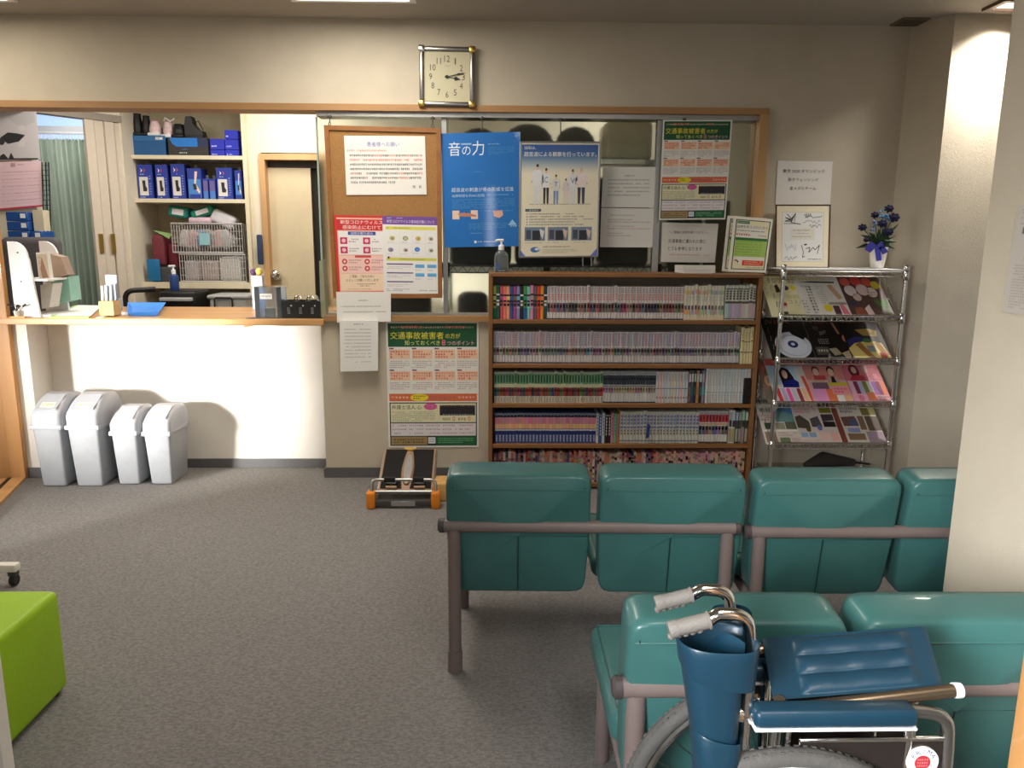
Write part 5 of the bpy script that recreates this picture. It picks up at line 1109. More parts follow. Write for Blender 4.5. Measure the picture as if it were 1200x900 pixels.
def book(x, wd, z, h, dep, yf, design, i, row, k, lean=0.0, grp=None):
    cn, base, L = design(i)
    m = MB(); y0 = yf+rb.uniform(0, 0.004); r = Matrix.Translation((x+wd/2, 0, z)) @ Euler((0, lean, 0)).to_matrix().to_4x4()
    w2 = wd/2-0.0003
    def q(u, v, d=0.0): return r @ Vector((-w2+2*w2*u, y0-d, h*(1-v)))
    # cover with a slightly rounded spine, paper block above
    pr = [(-w2, 0.004), (-w2*0.6, 0.0006), (w2*0.6, 0.0006), (w2, 0.004), (w2, dep), (-w2, dep)]
    vs = [r @ Vector((a, y0+b, zz)) for zz in (0.0, h) for a, b in pr]
    m.add(vs, [(0, 1, 2, 3, 4, 5), (11, 10, 9, 8, 7, 6)]+[(j, 6+j, 6+(j+1) % 6, (j+1) % 6) for j in range(6)], base)
    for (u0, v0, u1, v1, c) in L: m.add([q(u0, v1, 0.0004), q(u1, v1, 0.0004), q(u1, v0, 0.0004), q(u0, v0, 0.0004)], ((0, 1, 2, 3),), c)
    o = m.build('paperback', PRINT, None, fixn=False)
    return tag(o, '%s paperback, %s from the left on the %s shelf' % (cn, ordn(k), ROWN[row]), 'book', grp)
SER = [
    [(577, 641, 16, d_colour, (335.5, 375), 'bright paperbacks at the left of the top shelf'), (641, 801, 45, d_white, (336, 375), 'white paperbacks in the middle of the top shelf'), (801, 848, 12, d_cream, (335, 375), 'cream paperbacks on the top shelf'), (849, 884.5, 9, d_mark, (334.5, 375), 'pale grey paperbacks at the right of the top shelf')],
    [(578, 866, 82, d_lilac, (389.5, 427), 'whitish paperbacks on the second shelf'), (867, 883, 4, d_buff, (385, 427), 'buff paperbacks at the right of the second shelf')],
    [(579, 706, 38, d_green, (436.5, 473.5), 'green-topped paperbacks on the third shelf'), (706, 768, 20, d_dark, (435.5, 473.5), 'dark-topped paperbacks on the third shelf'), (768, 806, 11, d_thin, (436, 473), 'thin pale paperbacks on the third shelf'), (806, 825, 6, d_mixed, (434.5, 473), 'mixed paperbacks on the third shelf'), (826, 880, 15, d_tall, (432.5, 473), 'tall white paperbacks at the right of the third shelf')],
    [(580, 698, 30, d_navy, (484.5, 521), 'navy and pink paperbacks on the fourth shelf'), (698, 726, 8, d_single, (485, 521), 'mixed single paperbacks on the fourth shelf'), (726, 818, 24, d_bluecol, (483, 521), 'blue-lettered paperbacks on the fourth shelf'), (818, 852, 9, d_red, (482.5, 521), 'red-topped paperbacks on the fourth shelf'), (853, 879, 6, d_end, (481.5, 521), 'mixed paperbacks at the right end of the fourth shelf')]]
YB = BY+0.022
for row, ser in enumerate(SER):
    k = 0
    for (pa, pb, n, des, (pt, pbm), grp) in ser:
        x0 = oY(pa, pbm, YB).x; x1 = oY(pb, pbm, YB).x
        x0 = max(x0, bx0+0.0235); x1 = min(x1, bx1-0.0235)
        hh = oY((pa+pb)/2, pt, YB).z-ZS[row]
        cfi = list(range(len(CF)))
        if des is d_colour: cfi = [0, 1, 2, 3, 4, 6, 7, 8, 9, 10, 11, 13, 14, 16, 17, 20]
        for i in range(n):
            k += 1; wd = (x1-x0)/n
            up = rb.random() < 0.07
            book(x0+wd*i, wd, ZS[row]+0.0005, hh*(1.0+(0.035 if up else rb.uniform(-0.006, 0.006))), 0.12, YB+(0.004 if not up else 0.0), des, cfi[i] if des is d_colour else i, row, k, 0, grp)
# bottom row: only slivers show between and above the seats
m = MB(); x = bx0+0.03
while x < bx1-0.04:
    wd = rb.uniform(0.012, 0.016); h = rb.uniform(0.165, 0.182); c = rb.choice([(190, 110, 100), (206, 190, 180), (120, 90, 120), (60, 60, 90), (200, 120, 80), (150, 60, 60), (190, 170, 150), (206, 150, 140)]) 
    if x > 0.95: c = jit((206, 160, 150), 12)
    m.box(x, x+wd-0.0008, YB+0.006, YB+0.12, ZS[4]+0.0005, ZS[4]+h, c)
    for j in range(5): v = ZS[4]+h*rb.uniform(0.1, 0.95); m.box(x+0.001, x+wd-0.002, YB+0.0055, YB+0.006, v-0.008, v+0.008, tuple(int(a*0.4+b*0.6) for a, b in zip(rc(40, 220), (170, 110, 96))))
    x += wd
o = m.build('paperbacks', PRINT); tag(o, 'row of paperbacks on the lowest shelf, mostly hidden by the teal seats', 'books', None, 'stuff')
# blue index flag standing out of the fourth row
p = oY(758, 515, YB-0.012); q = oY(762, 498, YB-0.012)
tag(MB().prism([(p.x-0.006, ZS[3]+0.03), (p.x+0.012, ZS[3]+0.04), (p.x+0.016, q.z), (p.x, q.z+0.004)], YB-0.012, YB-0.009, 'y').build('shelf_divider', M('dark_blue_plastic', (44, 56, 116), 0.5)), 'dark blue divider tab sticking out of the fourth row of books', 'divider')
tag(MB().rbox(oY(871, 460, BY+0.01).x, oY(879, 460, BY+0.01).x, BY+0.006, BY+0.018, ZS[2]+0.0005, oY(875, 443, BY+0.01).z, 0.003, 1).build('dark_book_end', M_BLACK), 'small black book end at the right of the third shelf', 'book end')
# on top of the bookshelf: sanitiser, paper stack, leaning leaflets
TZ = 1.2115
c0 = oY(587.5, 319, 4.2); c0.z = TZ
sb = thing('sanitiser_bottle', 'clear pump bottle of hand gel on the left end of the bookshelf', 'bottle', c0)
h = oY(587, 293, 4.2).z-TZ
mb = MB(); mb.lathe([(0.036, 0), (0.038, 0.006), (0.038, h*0.72), (0.034, h*0.86), (0.014, h)], c0, 18, sy=0.7); mb.build('bottle_body', M_GEL, sb)
MB().rbox(c0.x-0.03, c0.x-0.012, c0.y-0.028, c0.y-0.0262, TZ+0.01, TZ+0.05, 0.0005, 1).build('blue_label', M('blue_label', (60, 96, 150), 0.5), sb)
mb = MB(); mb.lathe([(0.016, 0), (0.016, 0.022), (0.012, 0.026), (0.006, 0.03), (0.006, 0.048)], c0+Vector((0, 0, h)), 14); mb.tube([c0+Vector((-0.032, 0, h+0.046)), c0+Vector((-0.02, 0, h+0.052)), c0+Vector((0.012, 0, h+0.052))], 0.007, 8); mb.build('pump', M_WHITE, sb)
q = [oZ(804, 320.5, TZ), oZ(835, 320.5, TZ), oZ(837, 314, TZ), oZ(795, 311, TZ)]
q = [Vector((oY(800, 318, 4.17).x, 4.165, 0)), Vector((oY(834, 318, 4.165).x, 4.16, 0)), Vector((oY(838, 318, 4.27).x, 4.27, 0)), Vector((oY(791, 318, 4.29).x, 4.29, 0))]
ps = thing('paper_stack', 'small stack of white leaflets lying on the bookshelf under the take-one notice', 'leaflets', (q[0].x+0.08, 4.22, TZ))
for k in range(4): MB().prism([(p.x+rb.uniform(-0.003, 0.003), p.y+rb.uniform(-0.003, 0.003)) for p in q], TZ+0.0003+k*0.010, TZ+0.0095+k*0.010, 'z').build('leaflet_bundle', M_PAPER, ps)
s = Sheet([Vector((p.x, p.y, TZ+0.0405)) for p in (q[3], q[2], q[1], q[0])], nrm=Vector((0, 0, 1)), thick=0.0003); s.rect(0.1, 0.25, 0.8, 0.5, (96, 96, 96)); s.poly([(0.7, 0.1), (0.95, 0.3), (0.8, 0.5), (0.6, 0.3)], (150, 156, 150)); s.build('printed_cover', None, None, parent=ps)
def lean_sheet(px, Y0, dy, label):
    c = corners(px, Y0); c[0] = oY(*px[0], Y0+dy); c[1] = oY(*px[1], Y0+dy); G = (36, 110, 70)
    for i in (2, 3): c[i].z = max(c[i].z, TZ+0.001)
    s = Sheet(c, paper=(236, 232, 220), thick=0.006)
    s.frame(0.07, 0.05, 0.95, 0.955, 0.025, 0.015, (60, 60, 66)); s.rect(0.095, 0.065, 0.925, 0.94, (236, 228, 190), lv=1); s.rect(0.11, 0.075, 0.42, 0.125, G, lv=3); s.lines(0.13, 0.085, 0.4, 0.118, 1, (220, 230, 210), cw=0.04, last=1, lv=5)
    s.text('治療を終えられた方へ', 0.11, 0.15, 0.9, 0.205, (96, 50, 50), 0.02); s.lines(0.11, 0.23, 0.84, 0.27, 1, (60, 60, 60), cw=0.04, last=1); s.lines(0.11, 0.295, 0.6, 0.345, 1, (206, 60, 60), fill=0.8, cw=0.06, last=1); s.lines(0.62, 0.31, 0.9, 0.345, 1, (96, 60, 60), cw=0.04, last=1)
    s.rect(0.1, 0.375, 0.92, 0.425, (34, 110, 56), lv=3); s.rect(0.1, 0.425, 0.92, 0.72, (166, 200, 96), lv=3)
    for k in range(6): s.lines(0.12, 0.435+k*0.047, 0.8, 0.46+k*0.047, 1, (90, 110, 60), cw=0.03, last=1, lv=5)
    s.disc(0.17, 0.83, 0.075, 0.05, (240, 220, 200), lv=3); s.poly([(0.11, 0.8), (0.17, 0.775), (0.24, 0.8), (0.24, 0.84), (0.19, 0.8)], (40, 34, 34), lv=4)
    s.rect(0.34, 0.785, 0.9, 0.88, (220, 74, 66), lv=3); s.lines(0.4, 0.795, 0.86, 0.87, 2, (250, 220, 160), cw=0.04, last=0.9, lv=5); s.lines(0.45, 0.9, 0.9, 0.93, 1, (60, 60, 60), cw=0.05, last=1, lv=5)
    s.build('leaning_leaflet', label, 'leaflet', 'leaflets leaning at the right end of the bookshelf')
lean_sheet([(853, 252.6), (899, 256), (889, 318.5), (846, 318)], 4.265, 0.05, 'rear one of two leaflets leaning at the right end of the bookshelf')
lean_sheet([(860, 253), (906, 257), (897.3, 319.5), (853, 318.3)], 4.235, 0.055, 'front one of two cream and green leaflets at the bookshelf end')

# ------------------------------------------------------------------ chrome magazine rack
RF, RR = 4.05, 4.33
rx0, rx1 = 1.525, 2.178
ra = thing('magazine_rack', 'chrome wire magazine rack in the corner right of the bookshelf', 'rack', (1.85, 4.19, 0))
RZ = 1.245
for x in (rx0, rx1):
    for y in (RF, RR):
        mb = MB(); mb.tube([(x, y, 0.0), (x, y, RZ+0.012)], 0.0115, 12); p_ = mb.build('post', M_CHROME, ra)
        mb = MB(); mb.lathe([(0.014, -0.012), (0.0145, 0.0), (0.0145, 0.006), (0.010, 0.014)], (x, y, RZ+0.008), 12); mb.build('cap', M_CHROME, p_)
        for z in (1.215, 0.985, 0.752, 0.512, 0.282):
            mb = MB(); mb.lathe([(0.0125, -0.03), (0.017, -0.02), (0.0155, 0.022), (0.0125, 0.026)], (x, y, z), 12); mb.build('collar', M_CHROME, p_)
MB().box(rx0+0.012, rx1-0.012, RF+0.0, RR, 1.236, 1.242).build('top_board', M_WHITE, ra)
mb = MB()
for z in (1.228, 1.205):
    mb.tube([(rx0, RF, z), (rx1, RF, z), (rx1, RR, z), (rx0, RR, z)], 0.004, 6, closed=True)
zz = [(rx0+(rx1-rx0)*i/24, RF, 1.228 if i % 2 else 1.205) for i in range(25)]; mb.tube(zz, 0.0025, 5); mb.build('top_wire_frame', M_CHROME, ra)
TZs = (0.988, 0.755, 0.516, 0.286); RISE, DEP = 0.205, 0.255
for z in TZs:
    mb = MB(); a, b = (RF-0.005, z-0.008), (RF+DEP, z+RISE)
    for t in (0.0, 0.5, 1.0): mb.tube([(rx0+0.01, a[0]+(b[0]-a[0])*t, a[1]+(b[1]-a[1])*t-0.01), (rx1-0.01, a[0]+(b[0]-a[0])*t, a[1]+(b[1]-a[1])*t-0.01)], 0.004, 6)
    mb.tube([(rx0+0.005, RF-0.012, z+0.012), (rx1-0.005, RF-0.012, z+0.012)], 0.005, 8)
    for i in range(27):
        x = rx0+0.015+(rx1-rx0-0.03)*i/26; mb.tube([(x, RF-0.012, z+0.012), (x, RF-0.008, z-0.012), (x, b[0], b[1]-0.012)], 0.002, 4)
    zz = [(rx0+0.01+(rx1-rx0-0.02)*i/30, RF-0.012, z+0.012 if i % 2 else z-0.008) for i in range(31)]; mb.tube(zz, 0.002, 4)
    for xx in (rx0, rx1): zz = [(xx, RF+(DEP)*i/10, z+RISE*i/10+(0.014 if i % 2 else -0.01)) for i in range(11)]; mb.tube(zz, 0.0022, 4)
    mb.build('tilted_tray', M_CHROME, ra)
def magazine(name, pa, pb, tier, label, art, paper=(230, 226, 214), order=0, short=1.0, grp=None):
    z = TZs[tier]; n = Vector((0, -RISE, DEP)).normalized(); off = n*(0.003+0.004*order)
    bl = Vector((oY(pa[0], pa[1], RF).x, RF+0.004, z)); br = Vector((oY(pb[0], pb[1], RF).x, RF+0.004, z)); up = Vector((0, DEP, RISE))*0.985*short
    s = Sheet([bl+up+off, br+up+off, br+off, bl+off], nrm=n, mat=GLOSS, paper=paper, thick=0.0035)
    art(s); return s.build(name, label, 'magazine', grp)
def a_cream(s):
    s.text('クロワッサン', 0.16, 0.05, 0.86, 0.19, (110, 56, 40), 0.02); s.lines(0.02, 0.05, 0.1, 0.5, 9, (150, 170, 140), cw=0.03)
    s.disc(0.93, 0.17, 0.075, 0.08, (190, 50, 50)); s.disc(0.56, 0.3, 0.08, 0.06, (60, 50, 60)); s.disc(0.75, 0.3, 0.07, 0.06, (226, 210, 70)); s.poly([(0.3, 0.25), (0.38, 0.2), (0.42, 0.4), (0.3, 0.42)], (70, 52, 40))
    s.text('信頼', 0.5, 0.47, 0.82, 0.57, (196, 186, 120), 0.0); s.text('コスメ', 0.52, 0.6, 0.86, 0.69, (150, 130, 90), 0.02); s.lines(0.6, 0.72, 0.78, 0.75, 1, (130, 120, 90), cw=0.04, last=1)
    s.rect(0.3, 0.66, 0.46, 0.74, (176, 50, 46)); s.rect(0.31, 0.74, 0.45, 0.79, (226, 190, 186)); s.poly([(0.82, 0.72), (0.86, 0.64), (0.9, 0.72), (0.9, 0.83), (0.82, 0.83)], (110, 84, 50)); s.rect(0.32, 0.88, 0.42, 0.95, (60, 52, 44)); s.rect(0.92, 0.6, 0.995, 0.95, (176, 74, 50))
def a_white(s):
    s.lines(0.1, 0.06, 0.7, 0.14, 1, (226, 196, 60), cw=0.08, fill=0.9, last=1); s.poly([(0.05, 0.17), (0.4, 0.14), (0.9, 0.15), (0.9, 0.19), (0.4, 0.18)], (50, 46, 44)); s.text('買ってよい', 0.12, 0.25, 0.3, 0.3, (70, 70, 80), 0.0)
    s.lines(0.2, 0.25, 0.34, 0.95, 10, (80, 80, 90), cw=0.07, fill=0.7); s.lines(0.42, 0.25, 0.6, 0.7, 9, (170, 168, 170), cw=0.05); s.poly([(0.7, 0.25), (0.82, 0.22), (0.95, 0.55), (0.85, 0.6)], (206, 164, 126)); s.disc(0.55, 0.8, 0.09, 0.09, (230, 206, 40)); s.rect(0.6, 0.66, 0.98, 0.72, (150, 144, 136))
    s.rect(0.66, 0.74, 0.8, 0.98, (86, 50, 60)); s.poly([(0.82, 0.72), (0.9, 0.7), (0.99, 0.98), (0.84, 0.98)], (226, 120, 140)); s.lines(0.02, 0.6, 0.14, 0.95, 5, (140, 110, 100), cw=0.05)
def a_food(s):
    for (u, v, r, c) in ((0.15, 0.14, 0.12, (206, 90, 80)), (0.42, 0.12, 0.13, (214, 70, 64)), (0.68, 0.14, 0.12, (206, 84, 74)), (0.2, 0.36, 0.14, (226, 210, 206)), (0.5, 0.34, 0.15, (222, 196, 190)), (0.3, 0.52, 0.1, (214, 190, 180)), (0.7, 0.4, 0.13, (226, 206, 196))): s.disc(u, v, r, r*0.95, c, lv=2)
    s.disc(0.86, 0.22, 0.11, 0.1, (210, 190, 40), lv=3); s.lines(0.6, 0.38, 0.8, 0.5, 2, (140, 60, 60), cw=0.06, last=1, lv=4)
    for k in range(9): s.poly([(0.62+0.02*k, 0.56+0.035*k), (0.98, 0.54+0.042*k), (0.98, 0.57+0.042*k), (0.64+0.02*k, 0.6+0.035*k)], jit((66, 104, 44), 26), lv=3)
    s.poly([(0.1, 0.98), (0.14, 0.78), (0.3, 0.76), (0.36, 0.9), (0.3, 0.98)], (150, 84, 60), lv=3); s.poly([(0.36, 0.8), (0.5, 0.7), (0.55, 0.98), (0.4, 0.98)], (226, 200, 190), lv=4); s.rect(0.05, 0.6, 0.2, 0.72, (50, 60, 80), lv=3)
def a_plate(s):
    s.text('VISA', 0.12, 0.05, 0.66, 0.16, (150, 84, 50), 0.02); s.disc(0.58, 0.66, 0.42, 0.31, (200, 204, 216), 28, lv=2); s.disc(0.58, 0.66, 0.34, 0.25, (170, 176, 192), 28, lv=3); s.disc(0.6, 0.67, 0.31, 0.225, (206, 210, 222), 28, lv=4); s.disc(0.58, 0.64, 0.12, 0.085, (40, 50, 96), 20, lv=5); s.disc(0.58, 0.64, 0.05, 0.035, (206, 210, 226), 6, lv=6)
    s.poly([(0.62, 0.24), (0.98, 0.24), (0.98, 0.42), (0.86, 0.54), (0.64, 0.42), (0.6, 0.38)], (18, 16, 18), lv=7)
def a_black(s):
    s.text('VISA', 0.1, 0.05, 0.64, 0.15, (126, 70, 44), 0.02); s.disc(0.25, 0.25, 0.08, 0.05, (70, 66, 70)); s.poly([(0.3, 0.34), (0.5, 0.3), (0.46, 0.38), (0.3, 0.44)], (96, 84, 80)); s.poly([(0.7, 0.1), (0.76, 0.1), (0.84, 0.38), (0.78, 0.4)], (150, 100, 80)); s.disc(0.93, 0.5, 0.08, 0.09, (190, 110, 80), 9)
    s.lines(0.2, 0.5, 0.48, 0.64, 3, (170, 166, 160), cw=0.06, last=1); s.rect(0.06, 0.7, 0.4, 0.88, (80, 76, 66)); s.lines(0.1, 0.74, 0.36, 0.84, 1, (200, 196, 180), cw=0.07, last=1, lv=5); s.poly([(0.4, 0.74), (0.6, 0.72), (0.7, 0.86), (0.5, 0.9)], (150, 140, 116)); s.poly([(0.7, 0.84), (0.95, 0.76), (0.98, 0.92), (0.78, 0.96)], (170, 150, 120))
def a_yellow(s):
    s.text('VISA', 0.04, 0.05, 0.5, 0.15, (116, 64, 44), 0.02); s.poly([(0.34, 0.3), (0.7, 0.27), (0.9, 0.33), (0.86, 0.46), (0.5, 0.44)], (160, 130, 60)); s.poly([(0.02, 0.56), (0.3, 0.46), (0.55, 0.5), (0.3, 0.62), (0.05, 0.7)], (40, 44, 100))
    s.poly([(0.05, 0.98), (0.0, 0.74), (0.2, 0.62), (0.6, 0.56), (0.9, 0.62), (1.0, 0.98)], (206, 184, 110), lv=2); s.poly([(0.2, 0.65), (0.36, 0.6), (0.62, 0.98), (0.46, 0.98)], (146, 100, 54), lv=3); s.rect(0.48, 0.68, 0.68, 0.82, (130, 136, 140), lv=3); s.poly([(0.7, 0.6), (0.84, 0.6), (0.98, 0.9), (0.8, 0.88)], (160, 114, 56), lv=3); s.rect(0.74, 0.84, 0.9, 0.96, (176, 60, 44), lv=4); s.disc(0.55, 0.56, 0.12, 0.05, (60, 110, 60), lv=4)
def a_woman(s):
    s.rect(0, 0.0, 1, 0.16, (196, 96, 84)); s.lines(0.2, 0.03, 0.8, 0.13, 1, (236, 160, 140), fill=0.8, cw=0.09, last=1); s.rect(0, 0.16, 1, 0.6, (176, 196, 214))
    s.poly([(0.3, 0.62), (0.28, 0.3), (0.4, 0.2), (0.54, 0.24), (0.62, 0.42), (0.66, 0.64)], (32, 26, 34), lv=2); s.disc(0.42, 0.36, 0.07, 0.1, (214, 174, 156), lv=3); s.poly([(0.28, 0.66), (0.36, 0.52), (0.6, 0.46), (0.72, 0.54), (0.7, 0.66)], (26, 34, 110), lv=4)
    s.rect(0.0, 0.64, 1, 1, (230, 214, 214), lv=1)
    for k, c in enumerate(((214, 70, 80), (190, 180, 214), (236, 90, 170), (206, 200, 216), (150, 60, 50), (240, 190, 140), (226, 96, 80))): s.poly([(0.08+k*0.13, 0.68), (0.17+k*0.13, 0.68), (0.2+k*0.13, 0.98), (0.1+k*0.13, 0.98)], c, lv=5)
    s.rect(0.72, 0.2, 0.98, 0.6, (206, 200, 190), lv=2); s.poly([(0.82, 0.4), (0.9, 0.4), (0.98, 0.9), (0.88, 0.9)], (214, 90, 70), lv=6)
def a_group(s):
    s.rect(0, 0, 1, 0.16, (110, 70, 84)); s.lines(0.1, 0.03, 0.95, 0.12, 1, (150, 96, 110), fill=0.9, cw=0.07, last=1); s.rect(0.0, 0.16, 1, 0.5, (206, 130, 120))
    for u, h_ in ((0.3, (96, 50, 50)), (0.68, (40, 34, 36))): s.disc(u, 0.28, 0.1, 0.1, h_, lv=3); s.disc(u, 0.32, 0.075, 0.085, (220, 184, 160), lv=4); s.poly([(u-0.16, 0.56), (u-0.1, 0.42), (u+0.1, 0.42), (u+0.16, 0.56)], (196, 160, 140), lv=3)
    s.poly([(0.64, 0.42), (0.72, 0.42), (0.74, 0.56), (0.62, 0.56)], (30, 30, 40), lv=5); s.rect(0.2, 0.4, 0.5, 0.5, (176, 70, 70), lv=6); s.rect(0.5, 0.56, 1, 0.63, (206, 186, 60), lv=4); s.rect(0.1, 0.56, 0.5, 0.7, (120, 90, 110), lv=3)
    s.rect(0.05, 0.7, 0.4, 1, (226, 150, 196)); s.rect(0.4, 0.7, 0.62, 1, (226, 120, 76)); s.rect(0.55, 0.64, 1, 0.82, (236, 150, 156), lv=3); s.lines(0.6, 0.67, 0.95, 0.8, 2, (214, 80, 110), cw=0.08, lv=5); s.rect(0.62, 0.84, 0.8, 0.98, (230, 226, 220), lv=3); s.rect(0.82, 0.84, 1, 0.96, (236, 176, 130), lv=3)
def a_red(s):
    s.rect(0.1, 0, 1, 0.1, (150, 40, 50)); s.rect(0, 0.1, 1, 0.5, (196, 110, 120)); s.disc(0.3, 0.28, 0.14, 0.16, (96, 30, 40), lv=3); s.disc(0.3, 0.26, 0.07, 0.08, (206, 160, 140), lv=4); s.disc(0.6, 0.24, 0.08, 0.09, (190, 150, 140), lv=4); s.poly([(0.1, 0.5), (0.2, 0.38), (0.5, 0.38), (0.55, 0.5)], (170, 46, 60), lv=5); s.text('特集', 0.62, 0.35, 0.9, 0.46, (240, 170, 180), 0.03, lv=6)
    for k, c in enumerate(((226, 180, 196), (130, 50, 80), (170, 176, 206), (120, 130, 60), (214, 214, 206), (150, 90, 170), (120, 30, 90), (226, 120, 80))): s.poly([(0.03+k*0.12, 0.52), (0.14+k*0.12, 0.52), (0.15+k*0.12, 0.82), (0.04+k*0.12, 0.82)], c, lv=3)
    s.rect(0, 0.8, 0.4, 1, (236, 170, 190), lv=4); s.text('春', 0.14, 0.82, 0.3, 0.96, (206, 70, 110), 0.02, lv=6); s.rect(0.42, 0.76, 0.64, 0.94, (226, 130, 90), lv=4); s.lines(0.68, 0.84, 0.98, 0.96, 2, (120, 110, 80), cw=0.06, lv=6)
def a_tour1(s):
    s.rect(0, 0, 1, 0.12, (150, 150, 140)); s.lines(0.03, 0.02, 0.97, 0.1, 1, (40, 44, 40), fill=0.9, cw=0.07, last=1); s.rect(0.45, 0.14, 0.99, 0.52, (76, 126, 176)); s.poly([(0.45, 0.4), (0.6, 0.26), (0.99, 0.36), (0.99, 0.52), (0.45, 0.52)], (110, 150, 150), lv=2)
    s.text('新緑', 0.06, 0.2, 0.4, 0.31, (40, 46, 50), 0.02); s.lines(0.06, 0.36, 0.42, 0.5, 3, (196, 90, 90), cw=0.06); s.rect(0.1, 0.54, 0.36, 0.68, (60, 76, 60)); s.rect(0.4, 0.54, 0.66, 0.68, (150, 150, 130)); s.rect(0.68, 0.5, 0.98, 0.68, (96, 100, 80)); s.rect(0.02, 0.7, 1, 0.72, (240, 236, 226)); s.rect(0.05, 0.74, 0.35, 0.96, (150, 126, 106)); s.lines(0.4, 0.74, 0.96, 0.84, 2, (176, 110, 120), cw=0.05); s.rect(0.42, 0.86, 0.7, 0.97, (120, 136, 100)); s.rect(0.74, 0.86, 0.97, 0.97, (206, 180, 176))
def a_tour2(s):
    s.rect(0, 0, 0.66, 0.12, (146, 144, 136)); s.lines(0.03, 0.02, 0.64, 0.1, 1, (70, 70, 70), cw=0.05, last=1); s.lines(0.06, 0.16, 0.6, 0.34, 3, (196, 110, 116), fill=0.8, cw=0.05); s.rect(0.68, 0, 0.98, 0.2, (70, 56, 40)); s.rect(0.68, 0.2, 0.98, 0.33, (126, 120, 36)); s.poly([(0.68, 0.36), (0.98, 0.36), (0.98, 0.5), (0.68, 0.52)], (66, 60, 62)); s.rect(0.68, 0.52, 0.98, 0.64, (40, 34, 30))
    s.poly([(0.02, 0.42), (0.16, 0.38), (0.34, 0.52), (0.34, 0.68), (0.02, 0.66)], (82, 78, 66)); s.poly([(0.38, 0.46), (0.6, 0.4), (0.64, 0.64), (0.38, 0.64)], (88, 84, 86)); s.disc(0.27, 0.7, 0.06, 0.05, (100, 84, 50), lv=3); s.disc(0.56, 0.66, 0.06, 0.06, (100, 120, 176), lv=3)
    s.rect(0.05, 0.76, 0.22, 0.86, (150, 176, 206)); s.rect(0.25, 0.76, 0.42, 0.86, (140, 166, 196)); s.rect(0.5, 0.76, 0.74, 0.92, (226, 190, 180)); s.rect(0.78, 0.76, 0.96, 0.94, (226, 170, 160)); s.lines(0.05, 0.9, 0.45, 0.97, 1, (206, 170, 170), cw=0.04, last=1)
def a_tour3(s):
    s.rect(0, 0, 0.6, 0.16, (110, 120, 116)); s.rect(0.62, 0, 1, 0.14, (70, 70, 64)); s.lines(0.06, 0.2, 0.56, 0.34, 2, (96, 96, 100), fill=0.9, cw=0.06); s.rect(0.62, 0.15, 1, 0.38, (120, 110, 50)); s.poly([(0.02, 0.42), (0.4, 0.4), (0.44, 0.62), (0.04, 0.62)], (110, 76, 66)); s.poly([(0.2, 0.5), (0.42, 0.44), (0.44, 0.62), (0.2, 0.62)], (80, 90, 120), lv=3)
    s.rect(0.46, 0.4, 0.62, 0.7, (130, 100, 76)); s.rect(0.66, 0.4, 1, 0.72, (96, 80, 66)); s.rect(0.06, 0.78, 0.5, 0.92, (130, 106, 80)); s.rect(0.1, 0.66, 0.42, 0.76, (140, 150, 190)); s.rect(0.56, 0.74, 1, 1, (160, 140, 150), lv=2); s.lines(0.58, 0.76, 0.96, 0.86, 2, (190, 150, 190), cw=0.04, lv=4); s.lines(0.04, 0.95, 0.5, 0.99, 1, (220, 216, 206), cw=0.04, last=1)
magazine('magazine', (905, 372), (954, 372), 0, 'cream magazine with brown title and small cosmetics, top tier left', a_cream, (228, 222, 178))
magazine('magazine', (945, 372), (999, 372), 0, 'white magazine with yellow spots and vertical lettering, top tier middle', a_white, (222, 218, 210), 1)
magazine('magazine', (1000, 372), (1050, 372), 0, 'food magazine with red and green vegetables, top tier right', a_food, (86, 60, 56))
magazine('magazine', (906, 423), (957, 423), 1, 'black magazine with a large white plate, second tier left', a_plate, (20, 18, 20))
magazine('magazine', (958, 423), (1004, 423), 1, 'black magazine with an orange flower, second tier middle', a_black, (24, 20, 20))
magazine('magazine', (1000, 423), (1046, 423), 1, 'dark magazine with a yellow patterned picture, second tier right', a_yellow, (26, 22, 24), 1)
magazine('magazine', (900, 474), (918, 474), 2, 'brownish magazine mostly hidden at the far left of the third tier', lambda s: (s.rect(0, 0.1, 1, 0.3, (150, 90, 70)), s.disc(0.5, 0.5, 0.3, 0.12, (190, 150, 120)), s.rect(0, 0.7, 1, 1, (110, 100, 90))), (130, 100, 84))
magazine('magazine', (910, 474), (957, 474), 2, 'magazine with a dark-haired woman in blue, third tier left', a_woman, (220, 206, 206), 1)
magazine('magazine', (954, 474), (1001, 474), 2, 'pink magazine with two portraits, third tier middle', a_group, (214, 170, 166), 2)
magazine('magazine', (1002, 474), (1046, 474), 2, 'red and pink magazine with coloured columns, third tier right', a_red, (206, 150, 160), 1)
magazine('brochure', (898, 522), (941, 522), 3, 'travel brochure with a blue bay picture, lowest tier left', a_tour1, (216, 208, 196))
magazine('brochure', (940, 522), (988, 522), 3, 'travel brochure with small landscape pictures, lowest tier middle', a_tour2, (214, 200, 192), 1)
magazine('brochure', (989, 522), (996, 522), 3, 'brown brochure edge between the two right travel brochures', lambda s: s.rect(0.1, 0, 0.9, 1, (130, 66, 52)), (120, 60, 48))
magazine('brochure', (995, 522), (1040, 522), 3, 'travel brochure with grey top and dark pictures, lowest tier right', a_tour3, (206, 200, 186), 1)
mb = MB(); mb.box(rx0+0.02, rx1-0.02, RF+0.02, RR-0.02, 0.10, 0.106); mb.build('bottom_shelf', M_WIRE, ra)
q = oY(968, 536, 4.12)
bd = thing('umbrella', 'dark folded umbrella lying on the bottom of the magazine rack', 'umbrella', (q.x, 4.15, 0.106))
mb = MB(); mb.tube([(q.x-0.12, 4.12, 0.15), (q.x, 4.16, 0.17), (q.x+0.2, 4.2, 0.14)], 0.04, 10, rs=[0.012, 0.045, 0.02]); mb.build('folded_cloth', M('dark_umbrella_cloth', (52, 48, 46), 0.8), bd)
